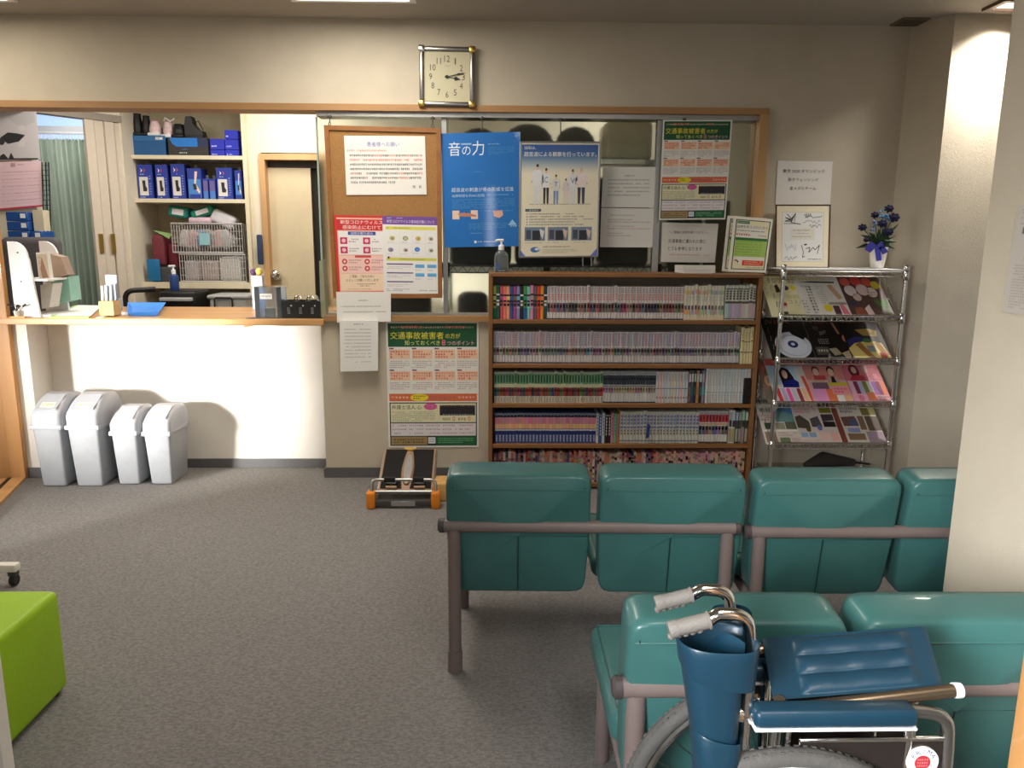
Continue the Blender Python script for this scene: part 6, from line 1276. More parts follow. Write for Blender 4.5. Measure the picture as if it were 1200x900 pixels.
mb = MB(); mb.tube([(q.x+0.2, 4.2, 0.14), (q.x+0.3, 4.22, 0.125)], 0.006); mb.build('handle', M_BLACK, bd)

# ------------------------------------------------------------------ framed signatures and flowers on the rack
TB = 1.2425
fc = corners([(909.7, 240.3), (972.8, 240.3), (971.2, 309.3), (909.2, 309.7)], 4.27)
for i in (2, 3): fc[i].z = TB+0.0005
for i in (0, 1): fc[i].y = 4.34; 
fc[0] = oY(909.7, 240.3, 4.34); fc[1] = oY(972.8, 240.3, 4.34); fc[2] = Vector((oY(971.2, 309, 4.27).x, 4.27, TB+0.0005)); fc[3] = Vector((oY(909.2, 309, 4.27).x, 4.27, TB+0.0005))
s = Sheet(fc, paper=(232, 222, 194), thick=0.012)
s.frame(0.11, 0.11, 0.89, 0.91, 0.006, 0.005, (190, 176, 146)); s.rect(0.116, 0.115, 0.884, 0.905, (224, 224, 222), lv=1)
IK = (56, 54, 60)
def scrib(pts, w, col=IK):
    for (a, b), (c, d) in zip(pts, pts[1:]):
        L = math.hypot(c-a, d-b) or 1; nx, ny = -(d-b)/L*w, (c-a)/L*w
        s.poly([(a+nx, b+ny), (c+nx, d+ny), (c-nx, d-ny), (a-nx, b-ny)], col, lv=3)
rs_ = random.Random(9)
scrib([(0.2, 0.14), (0.3, 0.24), (0.17, 0.2), (0.3, 0.26), (0.16, 0.26), (0.3, 0.22), (0.36, 0.13), (0.28, 0.28), (0.4, 0.3), (0.46, 0.31)], 0.006)
scrib([(0.24, 0.26), (0.36, 0.14), (0.34, 0.27)], 0.005); s.lines(0.15, 0.28, 0.38, 0.315, 1, IK, cw=0.03, last=1)
for (u0, v0, u1, v1, c) in ((0.52, 0.13, 0.66, 0.22, (110, 104, 104)), (0.54, 0.17, 0.86, 0.21, (70, 66, 70)), (0.5, 0.24, 0.82, 0.30, (130, 126, 130)), (0.62, 0.31, 0.84, 0.37, (90, 86, 90)), (0.16, 0.62, 0.38, 0.74, (176, 170, 190)), (0.16, 0.82, 0.4, 0.88, (110, 106, 110))):
    n = 12; scrib([(u0+(u1-u0)*i/n, rs_.uniform(v0, v1)) for i in range(n+1)], 0.004, c)
scrib([(0.48, 0.64), (0.52, 0.76), (0.5, 0.84), (0.55, 0.82)], 0.006); scrib([(0.53, 0.64), (0.58, 0.63)], 0.012); scrib([(0.56, 0.7), (0.64, 0.68), (0.62, 0.76), (0.7, 0.68), (0.74, 0.72), (0.82, 0.64), (0.78, 0.78)], 0.006); s.lines(0.6, 0.85, 0.86, 0.89, 1, (70, 66, 70), cw=0.03, last=1)
s.rect(0.27, 0.37, 0.72, 0.56, (220, 216, 206), lv=2); s.lines(0.31, 0.395, 0.66, 0.42, 1, (110, 110, 116), cw=0.02, last=1, lv=4); s.lines(0.36, 0.445, 0.6, 0.47, 1, (130, 140, 180), cw=0.03, last=1, lv=4); s.lines(0.3, 0.495, 0.66, 0.52, 1, (120, 116, 116), cw=0.03, last=1, lv=4)
fr = s.build('signed_frame', 'framed white card with handwritten signatures standing on the magazine rack', 'picture frame')
for k in range(4):
    a, b = fc[k], fc[(k+1) % 4]; e = (b-a).normalized()
    mb = MB(); mb.tube([a-e*0.002, b+e*0.002], 0.0042, 4); mb.build('frame_edge', M('dark_frame_wood', (64, 40, 32), 0.5), fr)
vc = oY(1028, 310, 4.2); vc.z = TB+0.0003
vs_ = thing('flower_arrangement', 'midnight blue artificial flowers in a white vase with blue ribbon', 'flowers', vc)
hv = 0.115
MB().lathe([(0.03, 0), (0.034, 0.005), (0.043, hv*0.5), (0.048, hv), (0.044, hv), (0.04, hv*0.6)], vc, 20).build('vase', M_CERAMIC, vs_)
def fpos(px, py, dy=0.0): return oY(px, py, 4.2+dy)
rf = random.Random(4)
base = vc+Vector((0, 0, hv*0.9))
for (px, py, sz, dy) in ((1041.5, 244.5, 0.028, 0.01), (1025, 252, 0.024, 0.0), (1047, 255, 0.034, -0.01), (1033.5, 262, 0.029, -0.04), (1010.5, 266.5, 0.026, -0.02), (1041, 272, 0.028, -0.04), (1015, 281, 0.018, -0.03)):
    c = fpos(px, py, dy); mb = MB()
    for ring, (nr, rr_, lift) in enumerate(((7, 1.0, 0.0), (6, 0.72, 0.006), (5, 0.42, 0.011))):
        for k in range(nr):
            a = 2*PI*k/nr+ring*0.4
            d = Vector((math.cos(a), -0.15, math.sin(a)*0.75)); e = Vector((-math.sin(a), 0, math.cos(a)*0.75))
            p0 = c+Vector((0, -lift, 0)); t = p0+d*sz*rr_
            mb.add([p0, p0+d*sz*rr_*0.6+e*sz*0.36*rr_+Vector((0, -0.006, 0)), t+e*sz*0.2*rr_+Vector((0, 0.002, 0)), t-e*sz*0.2*rr_+Vector((0, 0.002, 0)), p0+d*sz*rr_*0.6-e*sz*0.36*rr_+Vector((0, -0.006, 0))], ((0, 1, 2, 3, 4),), None, True)
    mb.ball(c, sz*0.45, 5); f = mb.build('flower', M_PETAL, vs_)
    mb = MB(); mb.tube([c, c.lerp(base, 0.5)+Vector((0, 0.01, 0.01)), base], 0.0022, 5); mb.build('stem', M_LEAF, f)
for (px, py) in ((1022, 268), (1023, 263), (1037, 252), (1033, 250), (1040, 254)):
    c = fpos(px, py, -0.01); mb = MB()
    for k in range(7): mb.ball(c+Vector((rf.uniform(-0.012, 0.012), rf.uniform(-0.01, 0.01), rf.uniform(-0.018, 0.018))), 0.006, 4)
    mb.build('filler_blossom', M_BLUEFL, vs_)
tips = [(1002, 291), (1050, 292), (1054, 262), (1012, 276), (1018, 272), (1030, 268), (1036, 280), (1044, 282), (1050, 276), (1024, 278), (1040, 262), (1008, 275), (1028, 284), (1046, 266), (1020, 284), (1034, 274), (1052, 283)]
for (px, py) in tips:
    t = fpos(px, py, rf.uniform(-0.05, 0.03)); mid = base.lerp(t, 0.55)+Vector((0, 0, 0.02)); d = (t-base).normalized(); sd = d.cross(Vector((0, 1, 0))).normalized()*0.011
    mb = MB(); mb.add([base, mid+sd, t, mid-sd, base+sd*0.3], ((0, 4, 1, 2, 3),)); mb.add([mid+sd*1.2, mid+Vector((0, -0.012, 0)), t], ((0, 1, 2),)); mb.build('leaf', M_LEAF, vs_)
rbn = vs_
for pts in ([(1028, 288), (1021, 283), (1014, 292), (1020, 296)], [(1029, 287), (1034, 283), (1036, 290), (1031, 293)], [(1026, 290), (1032, 290), (1033, 305), (1028, 306)], [(1031, 289), (1036, 288), (1041, 295), (1035, 298)]):
    p = [oY(a, b, 4.145) for a, b in pts]; mb = MB(); vs2 = p+[q+Vector((0, 0.012, 0)) for q in p]
    mb.add(vs2, ((0, 1, 2, 3), (4, 7, 6, 5), (0, 4, 5, 1), (1, 5, 6, 2), (2, 6, 7, 3), (3, 7, 4, 0))); mb.build('ribbon', M_RIBBON, vs_)

# ------------------------------------------------------------------ four swing-lid bins in the recess
def bin_(xa, xb, yf, dep, hb, ht, label, sticker, flapc=None):
    cxx = (xa+xb)/2; t = thing('waste_bin', label, 'bin', (cxx, yf+dep/2, 0), 0, 'grey bins in the recess')
    w = xb-xa
    mb = MB(); mb.rbox(xa+0.006, xb-0.006, yf+0.006, yf+dep-0.006, 0.001, hb, 0.016, 3, taper=0.84); mb.build('bin_body', M_BINB, t)
    mb = MB(); mb.rbox(xa-0.002, xb+0.002, yf-0.004, yf+dep+0.004, hb-0.014, hb+0.012, 0.006, 2); mb.build('rim', M_BIN, t)
    H = ht-hb
    pr = [(0, 0), (0, H*0.36), (0.02, H*0.52), (dep*0.28, H*0.80), (dep*0.5, H*0.95), (dep*0.68, H), (dep*0.86, H*0.93), (dep*0.97, H*0.72), (dep, H*0.4), (dep, 0)]
    bm = bmesh.new(); n = len(pr)
    vs = [bm.verts.new((x, yf+a, hb+0.01+b)) for x in (xa, xb) for a, b in pr]
    bm.faces.new(vs[:n]); bm.faces.new(list(reversed(vs[n:])))
    for i in range(n): bm.faces.new((vs[i], vs[n+i], vs[n+(i+1) % n], vs[(i+1) % n]))
    bmesh.ops.recalc_face_normals(bm, faces=bm.faces[:])
    sd = [e for e in bm.edges if abs(e.verts[0].co.x-e.verts[1].co.x) < 1e-6 and e.verts[0].co.z+e.verts[1].co.z > 2*(hb+0.02)]
    bmesh.ops.bevel(bm, geom=sd, offset=w*0.16, segments=4, profile=0.5, affect='EDGES', clamp_overlap=True)
    bm.verts.index_update(); mb = MB(); mb.add([v.co.copy() for v in bm.verts], [tuple(v.index for v in f.verts) for f in bm.faces], None, True); bm.free()
    mb.build('lid', M_BIN, t, angle=50)
    # swing flap on the sloping front, a little sunk at one side
    a0, a1 = (0.02, H*0.52), (dep*0.5, H*0.95); d = Vector((0, a1[0]-a0[0], a1[1]-a0[1])); nrm = Vector((0, -d.z, d.y)).normalized()
    o = Vector((0, yf+a0[0], hb+0.01+a0[1]))+nrm*0.010
    def F(u, v, h=0.0): return Vector((xa+w*0.17+w*0.66*u, 0, 0))+o+d*(0.04+0.9*v)+nrm*h
    mb = MB(); mb.add([F(0, 0), F(1, 0), F(1, 1), F(0, 1), F(0, 0, -0.012), F(1, 0, -0.012), F(1, 1, -0.012), F(0, 1, -0.012)], ((0, 1, 2, 3), (4, 7, 6, 5), (0, 4, 5, 1), (1, 5, 6, 2), (2, 6, 7, 3), (3, 7, 4, 0)))
    fl = mb.build('flap', M_BIN, t)
    mb = MB(); mb.box(xa+w*0.12, xa+w*0.15, yf+0.03, yf+0.07, hb+H*0.6, hb+H*0.72); 
    s = Sheet([F(0.16, 0.42, 0.001), F(0.84, 0.42, 0.001), F(0.84, 0.1, 0.001), F(0.16, 0.1, 0.001)], nrm=nrm, thick=0.0004, paper=(236, 230, 206)); s.lines(0.08, 0.2, 0.95, 0.85, 1, sticker, cw=0.16, last=1, fill=0.8); s.build('sticker', None, None, parent=fl)
bin_(-2.555, -2.385, 4.165, 0.30, 0.350, 0.505, 'tall grey swing-lid bin at the far left, partly in the corner', (196, 150, 70))
bin_(-2.365, -2.180, 4.165, 0.30, 0.350, 0.505, 'tall grey swing-lid bin, second from left, with a yellow sticker', (206, 160, 60))
bin_(-2.145, -1.990, 4.20, 0.26, 0.308, 0.430, 'small grey swing-lid bin with a white sticker, third from left', (220, 220, 214))
bin_(-1.965, -1.808, 4.20, 0.28, 0.305, 0.430, 'small grey swing-lid bin at the right end with a pale yellow sticker', (226, 190, 110))

# ------------------------------------------------------------------ green ottoman, trolley leg
ot = thing('ottoman', 'lime green block ottoman at the left edge beside the white wall end', 'ottoman', (-1.56, 1.99, 0))
MB().rbox(-1.80, -1.325, 1.775, 2.215, 0.012, 0.335, 0.022, 4).build('padded_block', M_LIME, ot)
for x in (-1.77, -1.36):
    for y in (1.80, 2.18): MB().lathe([(0.018, 0), (0.02, 0.013)], (x, y, 0), 10).build('foot', M_BLACK, ot)
c0 = oZ(17.5, 686, 0)
tr = thing('trolley', 'white trolley foot with a black caster at the left edge', 'trolley', (c0.x-0.2, c0.y, 0))
cxw, cyw = c0.x, c0.y
mb = MB(); mb.lathe([(0.004, -0.011), (0.021, -0.011), (0.024, -0.006), (0.024, 0.006), (0.021, 0.011), (0.004, 0.011)], (cxw, cyw, 0.0245), 16, ax='x'); w_ = mb.build('caster', M_BLACK, tr)
mb = MB(); mb.box(cxw-0.016, cxw+0.016, cyw-0.012, cyw+0.012, 0.045, 0.062); mb.tube([(cxw-0.014, cyw, 0.024), (cxw-0.014, cyw, 0.055)], 0.005, 6); mb.build('caster_fork', M_DGREY, w_)
mb = MB(); mb.rbox(cxw-0.42, cxw+0.022, cyw-0.02, cyw+0.02, 0.062, 0.096, 0.008, 2); mb.build('base_bar', M_CERAMIC, tr)
mb = MB(); mb.tube([(cxw-0.075, cyw, 0.09), (cxw-0.16, cyw, 0.55)], 0.018); mb.tube([(cxw-0.16, cyw, 0.55), (cxw-0.17, cyw, 0.85)], 0.016); mb.build('upright', M_CERAMIC, tr)
mb = MB(); mb.lathe([(0.004, -0.011), (0.021, -0.011), (0.024, 0), (0.021, 0.011), (0.004, 0.011)], (cxw-0.4, cyw, 0.0245), 16, ax='x'); mb.box(cxw-0.416, cxw-0.384, cyw-0.01, cyw+0.01, 0.045, 0.062); mb.build('caster', M_BLACK, tr)

# ------------------------------------------------------------------ foot stretching board
fx0, fx1 = -0.664, -0.281; fy = 3.82
sb = thing('stretching_board', 'foot stretching board with black pads and orange feet below the green poster', 'exercise board', ((fx0+fx1)/2, 4.0, 0))
for x in (fx0, fx1-0.046): MB().rbox(x, x+0.046, fy, fy+0.075, 0, 0.088, 0.009, 3).build('orange_foot', M_ORANGE, sb)
MB().rbox(fx0+0.046, fx1-0.046, fy+0.012, fy+0.045, 0.012, 0.042, 0.004, 2).build('base_bar', M_DGREY, sb)
MB().rbox(-0.535, -0.41, fy+0.009, fy+0.013, 0.014, 0.040, 0.001, 1).build('label_plate', M_SILVER, sb)
mb = MB(); mb.tube([(fx0+0.04, fy+0.05, 0.079), (fx1-0.04, fy+0.05, 0.079)], 0.0095); mb.build('cross_tube', M_STEEL, sb)
for x in (fx0+0.03, fx1-0.03): mb = MB(); mb.tube([(x, fy+0.06, 0.02), (x, fy+0.42, 0.016)], 0.012); mb.build('side_rail', M_SILVER, sb)
mb = MB(); mb.tube([(fx0+0.03, fy+0.42, 0.016), (fx1-0.03, fy+0.42, 0.016)], 0.012); mb.build('rear_rail', M_SILVER, sb)
mb = MB(); mb.tube(fillet([(fx0+0.024, fy+0.04, 0.08), (fx0+0.024, fy+0.06, 0.142), (fx1-0.024, fy+0.06, 0.142), (fx1-0.024, fy+0.04, 0.08)], 0.05, 8), 0.0085); mb.build('arch_tube', M_STEEL, sb)
# tilted tread
X0, X1 = -0.625, -0.318; bY, bZ = fy+0.10, 0.062; tY, tZ = fy+0.40, 0.215
ax = Vector((0, tY-bY, tZ-bZ)); Ln = ax.length; ax.normalize(); nr = Vector((0, -ax.z, ax.y))
TM = Matrix(((1, 0, 0, (X0+X1)/2), (0, ax.y, nr.y, bY), (0, ax.z, nr.z, bZ), (0, 0, 0, 1)))
hw = (X1-X0)/2
MB().rbox(-hw, hw, 0, Ln, -0.03, 0, 0.014, 3, mat=TM).build('tread_shell', M_SILVER, sb)
MB().rbox(-hw+0.008, hw-0.008, 0.01, Ln-0.006, -0.004, 0.004, 0.003, 2, mat=TM).build('tan_trim', M_TAN, sb)
for sx_ in (-1, 1):
    pts = []
    for k in range(13):
        v = k/12; edge = 0.012+0.022*math.sin(PI*(0.15+0.8*v))
        pts.append((sx_*edge, 0.02+(Ln-0.035)*v))
    pts += [(sx_*(hw-0.02), Ln-0.015), (sx_*(hw-0.018), 0.02)]
    mb = MB(); mb.prism(pts, 0.004, 0.009, 'z'); mb.v = [TM @ v for v in mb.v]; mb.build('black_pad', M_BLACKMATT, sb)
    mb = MB(); mb.rbox(sx_*0.075-0.03, sx_*0.075+0.03, 0.028, 0.075, 0.009, 0.032, 0.005, 2, mat=TM); mb.build('heel_stop', M_BLACK, sb)
    mb = MB(); mb.rbox(sx_*0.075-0.03, sx_*0.075+0.03, 0.012, 0.03, 0.009, 0.02, 0.004, 2, mat=TM); mb.build('heel_stop_tip', M_TAN, sb)
    MB().rbox((X0+X1)/2+sx_*0.075-0.03, (X0+X1)/2+sx_*0.075+0.03, fy+0.05, fy+0.07, 0.130, 0.156, 0.005, 2).build('tube_sleeve', M_BLACK, sb)
pts = [(math.cos(a)*0.026, Ln*0.5+math.sin(a)*(Ln*0.36)) for a in [2*PI*k/24 for k in range(24)]]
mb = MB(); mb.tube([(p[0], p[1], 0.011) for p in pts], 0.004, 6, closed=True); mb.v = [TM @ v for v in mb.v]; mb.build('oval_trim', M_TAN, sb)
mb = MB(); mb.prism([(p[0]*0.85, Ln*0.5+(p[1]-Ln*0.5)*0.95) for p in pts], 0.004, 0.012, 'z'); mb.v = [TM @ v for v in mb.v]; mb.build('silver_spine', M_SILVER, sb)
mb = MB(); mb.prism([(math.cos(2*PI*k/16)*0.035, Ln-0.01+math.sin(2*PI*k/16)*0.013) for k in range(16)], 0.003, 0.014, 'z'); mb.v = [TM @ v for v in mb.v]; mb.build('gold_badge', M('yellow_badge', (206, 170, 90), 0.5), sb)
# small wooden block between board and seat
p = oZ(515, 588, 0)
tag(MB().rbox(p.x-0.035, p.x+0.09, p.y, p.y+0.14, 0, 0.105, 0.012, 3).build('wooden_block', M_PINE), 'light wooden block on the floor behind the left bench end', 'block')

# ------------------------------------------------------------------ benches (seen from behind)
def bench(label, loc, rotz, n, pitch, bw, z_rail, z_top, z_bot, legs=True, rail_over=0.0):
    t = thing('waiting_bench', label, 'bench', loc, rotz, 'teal waiting benches'); L = pitch*n-0.048
    mb = MB(); mb.tube([(-0.006-rail_over, 0, z_rail), (L-0.004, 0, z_rail)], 0.0215, 14); r = mb.build('back_rail', M_TUBE, t, True)
    for x, d in ((-0.006-rail_over, -1), (L-0.004, 1)):
        mb = MB(); mb.lathe([(0.0235, 0), (0.0235, 0.014), (0.017, 0.02)] if d > 0 else [(0.017, -0.02), (0.0235, -0.014), (0.0235, 0)], (x, 0, z_rail), 14, ax='x'); mb.build('end_cap', M('dark_end_cap', (70, 62, 62), 0.5), r, True)
    for x in (0.025, L-0.025):
        mb = MB(); mb.tube([(x, 0, 0.0), (x, 0, z_rail-0.012)], 0.021, 14); lg = mb.build('leg', M_TUBE, t, True)
        mb = MB(); mb.tube([(x, 0, 0.0005), (x, 0, 0.075)], 0.0245, 14); mb.build('leg_sleeve', M_TUBE, lg, True)
        mb = MB(); mb.tube([(x, 0.44, 0.0), (x, 0.44, 0.25)], 0.019, 12); mb.build('leg', M_TUBE, t, True)
        mb = MB(); mb.tube([(x, 0.012, 0.235), (x, 0.45, 0.244)], 0.016, 10); mb.build('seat_bearer', M_TUBE, t, True)
    mb = MB(); mb.tube([(0.025, 0.40, 0.244), (L-0.025, 0.40, 0.244)], 0.016, 10); mb.build('seat_rail', M_TUBE, t, True)
    lean = Matrix.Rotation(math.radians(7), 4, 'X')
    for i in range(n):
        x0 = pitch*i; x1 = x0+bw; h = z_top-z_bot
        T = Matrix.Translation(((x0+x1)/2, 0.075, z_bot)) @ lean
        mb = MB()
        # cushion profile: fuller at the top edge, curved underside
        def cush(u, v):
            a = u*2*PI; ex = 0.14
            c_, s_ = math.cos(a), math.sin(a); w2, h2 = bw/2, h/2
            x = math.copysign(abs(c_)**ex, c_)*w2; z = math.copysign(abs(s_)**ex, s_)*h2
            nar = 1-0.05*max(0, -z/h2)**2; rr = {0: 0.0, 1: 0.915, 2: 0.98, 3: 1.0, 4: 1.0, 5: 0.98, 6: 0.915, 7: 0.0}[round(v*7)]
            yy = {0: -0.052, 1: -0.052, 2: -0.047, 3: -0.030, 4: 0.030, 5: 0.047, 6: 0.052, 7: 0.052}[round(v*7)]
            bulge = 0.0
            return T @ Vector((x*(1-(1-rr)*0.5 if rr > 0 else 0)*nar if rr > 0 else 0, yy*(1+0.12*z/h2), h2+(z*(1-(1-rr)*0.5) if rr > 0 else 0)))
        mb.grid(cush, 56, 7); bk = mb.build('backrest', M_TEAL, t, True, angle=60)
        mb = MB(); y = -0.0535
        mb.tube([T @ Vector((-bw*0.47, y*1.08-0.0005, h-0.048)), T @ Vector((bw*0.47, y*1.08-0.0005, h-0.048))], 0.0022, 6); mb.build('piping', M_TEAL, bk, True)
        mb = MB(); mb.tube([T @ Vector((0, y*0.955, 0.012)), T @ Vector((0, y*1.0, h*0.5))], 0.0016, 6); mb.build('seam', M_TEALSEAM, bk, True)
        for sx_ in (-1, 1):
            mb = MB(); mb.tube([T @ Vector((sx_*bw*0.45, y*1.1, h-0.047)), T @ Vector((sx_*bw*0.452, -0.046, h-0.012))], 0.0014, 5); mb.build('corner_seam', M_TEALSEAM, bk, True)
        mb = MB(); mb.rbox(x0-0.004, x1+0.004, 0.13, 0.55, 0.262, 0.348, 0.03, 4); st = mb.build('seat', M_TEAL, t, True)
        mb = MB(); mb.tube([(x0+0.012, 0.16, 0.3478), (x0+0.012, 0.53, 0.3478), (x1-0.012, 0.53, 0.3478), (x1-0.012, 0.16, 0.3478)], 0.002, 5, closed=True); mb.build('piping', M_TEAL, st, True)
        for x in (x0+0.1, x1-0.1):
            mb = MB(); mb.box(x-0.018, x+0.018, 0.012, 0.035, z_rail-0.03, z_rail+0.03); mb.build('bracket', M_TUBE, t, True)
    return t
bench('teal two-seat bench at the left of the far row', (-0.150, 2.305, 0), math.radians(-1.6), 2, 0.481, 0.455, 0.502, 0.688, 0.268)
bench('teal two-seat bench at the right of the far row, cut by the wall', (0.818, 2.285, 0), math.radians(-0.6), 2, 0.481, 0.455, 0.487, 0.676, 0.262)
bench('lighter lit teal bench in the near row behind the wheelchair', (0.268, 1.42, 0), math.radians(-0.4), 2, 0.466, 0.44, 0.497, 0.668, 0.235)

# ------------------------------------------------------------------ folded wheelchair
wc = thing('wheelchair', 'folded blue wheelchair with grey grips in front of the near bench', 'wheelchair', (0.5, 1.22, 0))
NY, FY = 1.155, 1.290
def wheel(c, side):
    R = 0.288
    w = MB(); w.tube([c+Vector((math.cos(2*PI*k/64)*(R-0.017), 0, math.sin(2*PI*k/64)*(R-0.017))) for k in range(64)], 0.017, 12, closed=True); tw = w.build('wheel_tyre', M_RUBBER, wc)
    w = MB()
    for k in range(120):
        a = 2*PI*k/120; d = Vector((math.cos(a), 0, math.sin(a))); e = Vector((-math.sin(a), 0, math.cos(a)))
        p = c+d*(R-0.002)
        for yy in (-0.009, 0.0, 0.009): w.add([p+e*0.004+Vector((0, yy-0.003, 0)), p+e*0.004+Vector((0, yy+0.003, 0)), p-e*0.004+Vector((0, yy+0.003, 0)), p-e*0.004+Vector((0, yy-0.003, 0)), p+d*0.0014+e*0.003+Vector((0, yy, 0)), p+d*0.0014-e*0.003+Vector((0, yy, 0))], ((0, 1, 4), (1, 2, 5, 4), (2, 3, 5), (3, 0, 4, 5)))
    o = w.build('tread_blocks', M_RUBBER, tw); o['kind'] = 'stuff'
    w = MB(); w.tube([c+Vector((math.cos(2*PI*k/64)*(R-0.04), 0, math.sin(2*PI*k/64)*(R-0.04))) for k in range(64)], 0.009, 8, closed=True, sq=1.0); w.build('rim', M_CHROME, tw)
    w = MB(); w.tube([c+Vector((math.cos(2*PI*k/64)*(R-0.027), side*0.014, math.sin(2*PI*k/64)*(R-0.027))) for k in range(64)], 0.0022, 6, closed=True); w.build('white_line', M_WHITE, tw)
    hr = c+Vector((0, side*0.032, 0))
    w = MB(); w.tube([hr+Vector((math.cos(2*PI*k/64)*(R-0.055), 0, math.sin(2*PI*k/64)*(R-0.055))) for k in range(64)], 0.0075, 8, closed=True); w.build('hand_rim', M_CHROME, wc)
    w = MB(); w.lathe([(0.012, -0.04), (0.026, -0.032), (0.026, -0.024), (0.014, -0.02), (0.014, 0.02), (0.026, 0.024), (0.026, 0.032), (0.012, 0.04)], c, 16, ax='y'); hb = w.build('hub', M_STEEL, wc)
    for k in range(28):
        a = 2*PI*k/28; b = a+(0.5 if k % 2 else -0.5); yy = -0.026 if k % 4 < 2 else 0.026
        w = MB(); w.tube([c+Vector((math.cos(b)*0.024, yy, math.sin(b)*0.024)), c+Vector((math.cos(a)*(R-0.044), 0, math.sin(a)*(R-0.044)))], 0.0011, 4); w.build('spoke', M_SPOKE, tw)
wheel(Vector((0.488, 1.118, 0.288)), -1)
wheel(Vector((0.537, 1.332, 0.288)), 1)
def side_frame(y, dx, far):
    z_h = 0.80 if not far else 0.772
    gx0 = 0.282 if not far else 0.292
    xr = 0.418 if not far else 0.432
    path = fillet([(xr-0.005, y, 0.20), (xr, y, z_h-0.06), (xr-0.008, y, z_h+0.004), (xr-0.06, y, z_h+0.006), (gx0+0.065, y, z_h-0.006), (gx0+0.012, y, z_h-0.018)], 0.055, 8)
    mb = MB(); mb.tube(path, 0.0112, 12); mb.build('rear_upright', M_CHROME, wc)
    a = Vector((gx0, y, z_h-0.021)); b = Vector((gx0+0.066, y, z_h-0.004)); d = (b-a)
    n = 30; pp = [a+d*(k/n) for k in range(n+1)]; rs = [0.0142 if k < 7 else 0.013+0.0006*(k % 2) for k in range(n+1)]; rs[-1] = rs[-2] = 0.0150; rs[0] = 0.0125
    mb = MB(); mb.tube(pp, 0.016, 16, rs=rs); g = mb.build('grip', M_GRIP, wc)
    mb = MB()
    for k in range(5): c = a+d*(0.08+0.17*k)+Vector((0, 0, -0.012)); mb.ball(c, 0.0068, 5)
    mb.build('finger_ridges', M_GRIP, g)
    za = 0.628 if not far else 0.62
    mb = MB(); mb.tube(fillet([(xr-0.022+dx, y, za), (0.70+dx, y, za+0.004), (0.757+dx, y, za-0.006), (0.763+dx, y, 0.55), (0.765+dx, y, 0.30)], 0.06, 8), 0.0112, 12); mb.build('arm_tube', M_STEEL, wc)
    mb = MB(); mb.lathe([(0.0125, -0.012), (0.0135, 0.0), (0.0135, 0.014)], (xr-0.022+dx, y, za), 14, ax='x'); mb.build('tube_end', M_CHROME, wc)
    mb = MB(); mb.rbox(xr+0.006+dx, 0.692+dx, y-0.030, y+0.010, za-0.010, za+0.021, 0.009, 3); ar = mb.build('arm_pad', M_NAVY, wc)
    mb = MB(); mb.rbox(xr+0.006+dx, 0.692+dx, y-0.029, y+0.009, za-0.0155, za-0.0095, 0.002, 1); mb.build('white_pad_base', M_WHITE, ar)
    mb = MB(); mb.tube([(xr-0.004+dx, y, 0.30), (0.765+dx, y, 0.30)], 0.0105, 10); mb.build('lower_tube', M_STEEL, wc)
    mb = MB(); mb.tube([(0.693+dx, y, 0.30), (0.693+dx, y, za-0.004)], 0.008, 10); mb.build('front_upright', M_CHROME, wc)
    mb = MB(); mb.tube([(xr+0.072+dx, y, 0.34), (xr+0.072+dx, y, za-0.004)], 0.006, 8); mb.build('guard_post', M_CHROME, wc)
    gp = MB(); gp.rbox(xr+0.09+dx, 0.752+dx, y-0.006, y-0.003, 0.345, 0.583, 0.001, 1); gd = gp.build('side_guard', M('dark_polished_guard', (66, 58, 54), 0.16, 0.6, var=0.08), wc)
    MB().rbox(xr+0.09+dx, 0.752+dx, y-0.0085, y-0.001, 0.578, 0.586, 0.002, 1).build('guard_rim', M_CHROME, gd)
    # caster
    cxw = 0.80+dx
    mb = MB(); mb.tube(fillet([(0.765+dx, y, 0.30), (0.79+dx, y, 0.24), (cxw, y, 0.20)], 0.03), 0.0105, 10); mb.tube([(cxw, y, 0.13), (cxw, y, 0.24)], 0.010, 10); mb.build('caster_stem', M_STEEL, wc)
    mb = MB(); mb.lathe([(0.006, -0.012), (0.058, -0.012), (0.066, -0.006), (0.066, 0.006), (0.058, 0.012), (0.006, 0.012)], (cxw-0.02, y, 0.066), 24, ax='y'); mb.build('caster', M_RUBBER, wc)
    mb = MB()
    for sy_ in (-1, 1): mb.box(cxw-0.032, cxw+0.01, y+sy_*0.016-0.002, y+sy_*0.016+0.002, 0.055, 0.135)
    mb.box(cxw-0.032, cxw+0.01, y-0.018, y+0.018, 0.132, 0.138); mb.build('caster_fork', M_STEEL, wc)
    mb = MB(); mb.tube([(0.765+dx, y, 0.45), (0.84+dx, y, 0.40), (0.93+dx, y, 0.12)], 0.0105, 10); mb.build('footrest_hanger', M_CHROME, wc)
    MB().rbox(0.90+dx, 1.03+dx, y-0.008, y+0.008, 0.10, 0.22, 0.004, 2).build('footplate', M_BLACK, wc)
    return gd
gd = side_frame(NY-0.02, 0.0, False)
side_frame(FY-0.01, 0.02, True)
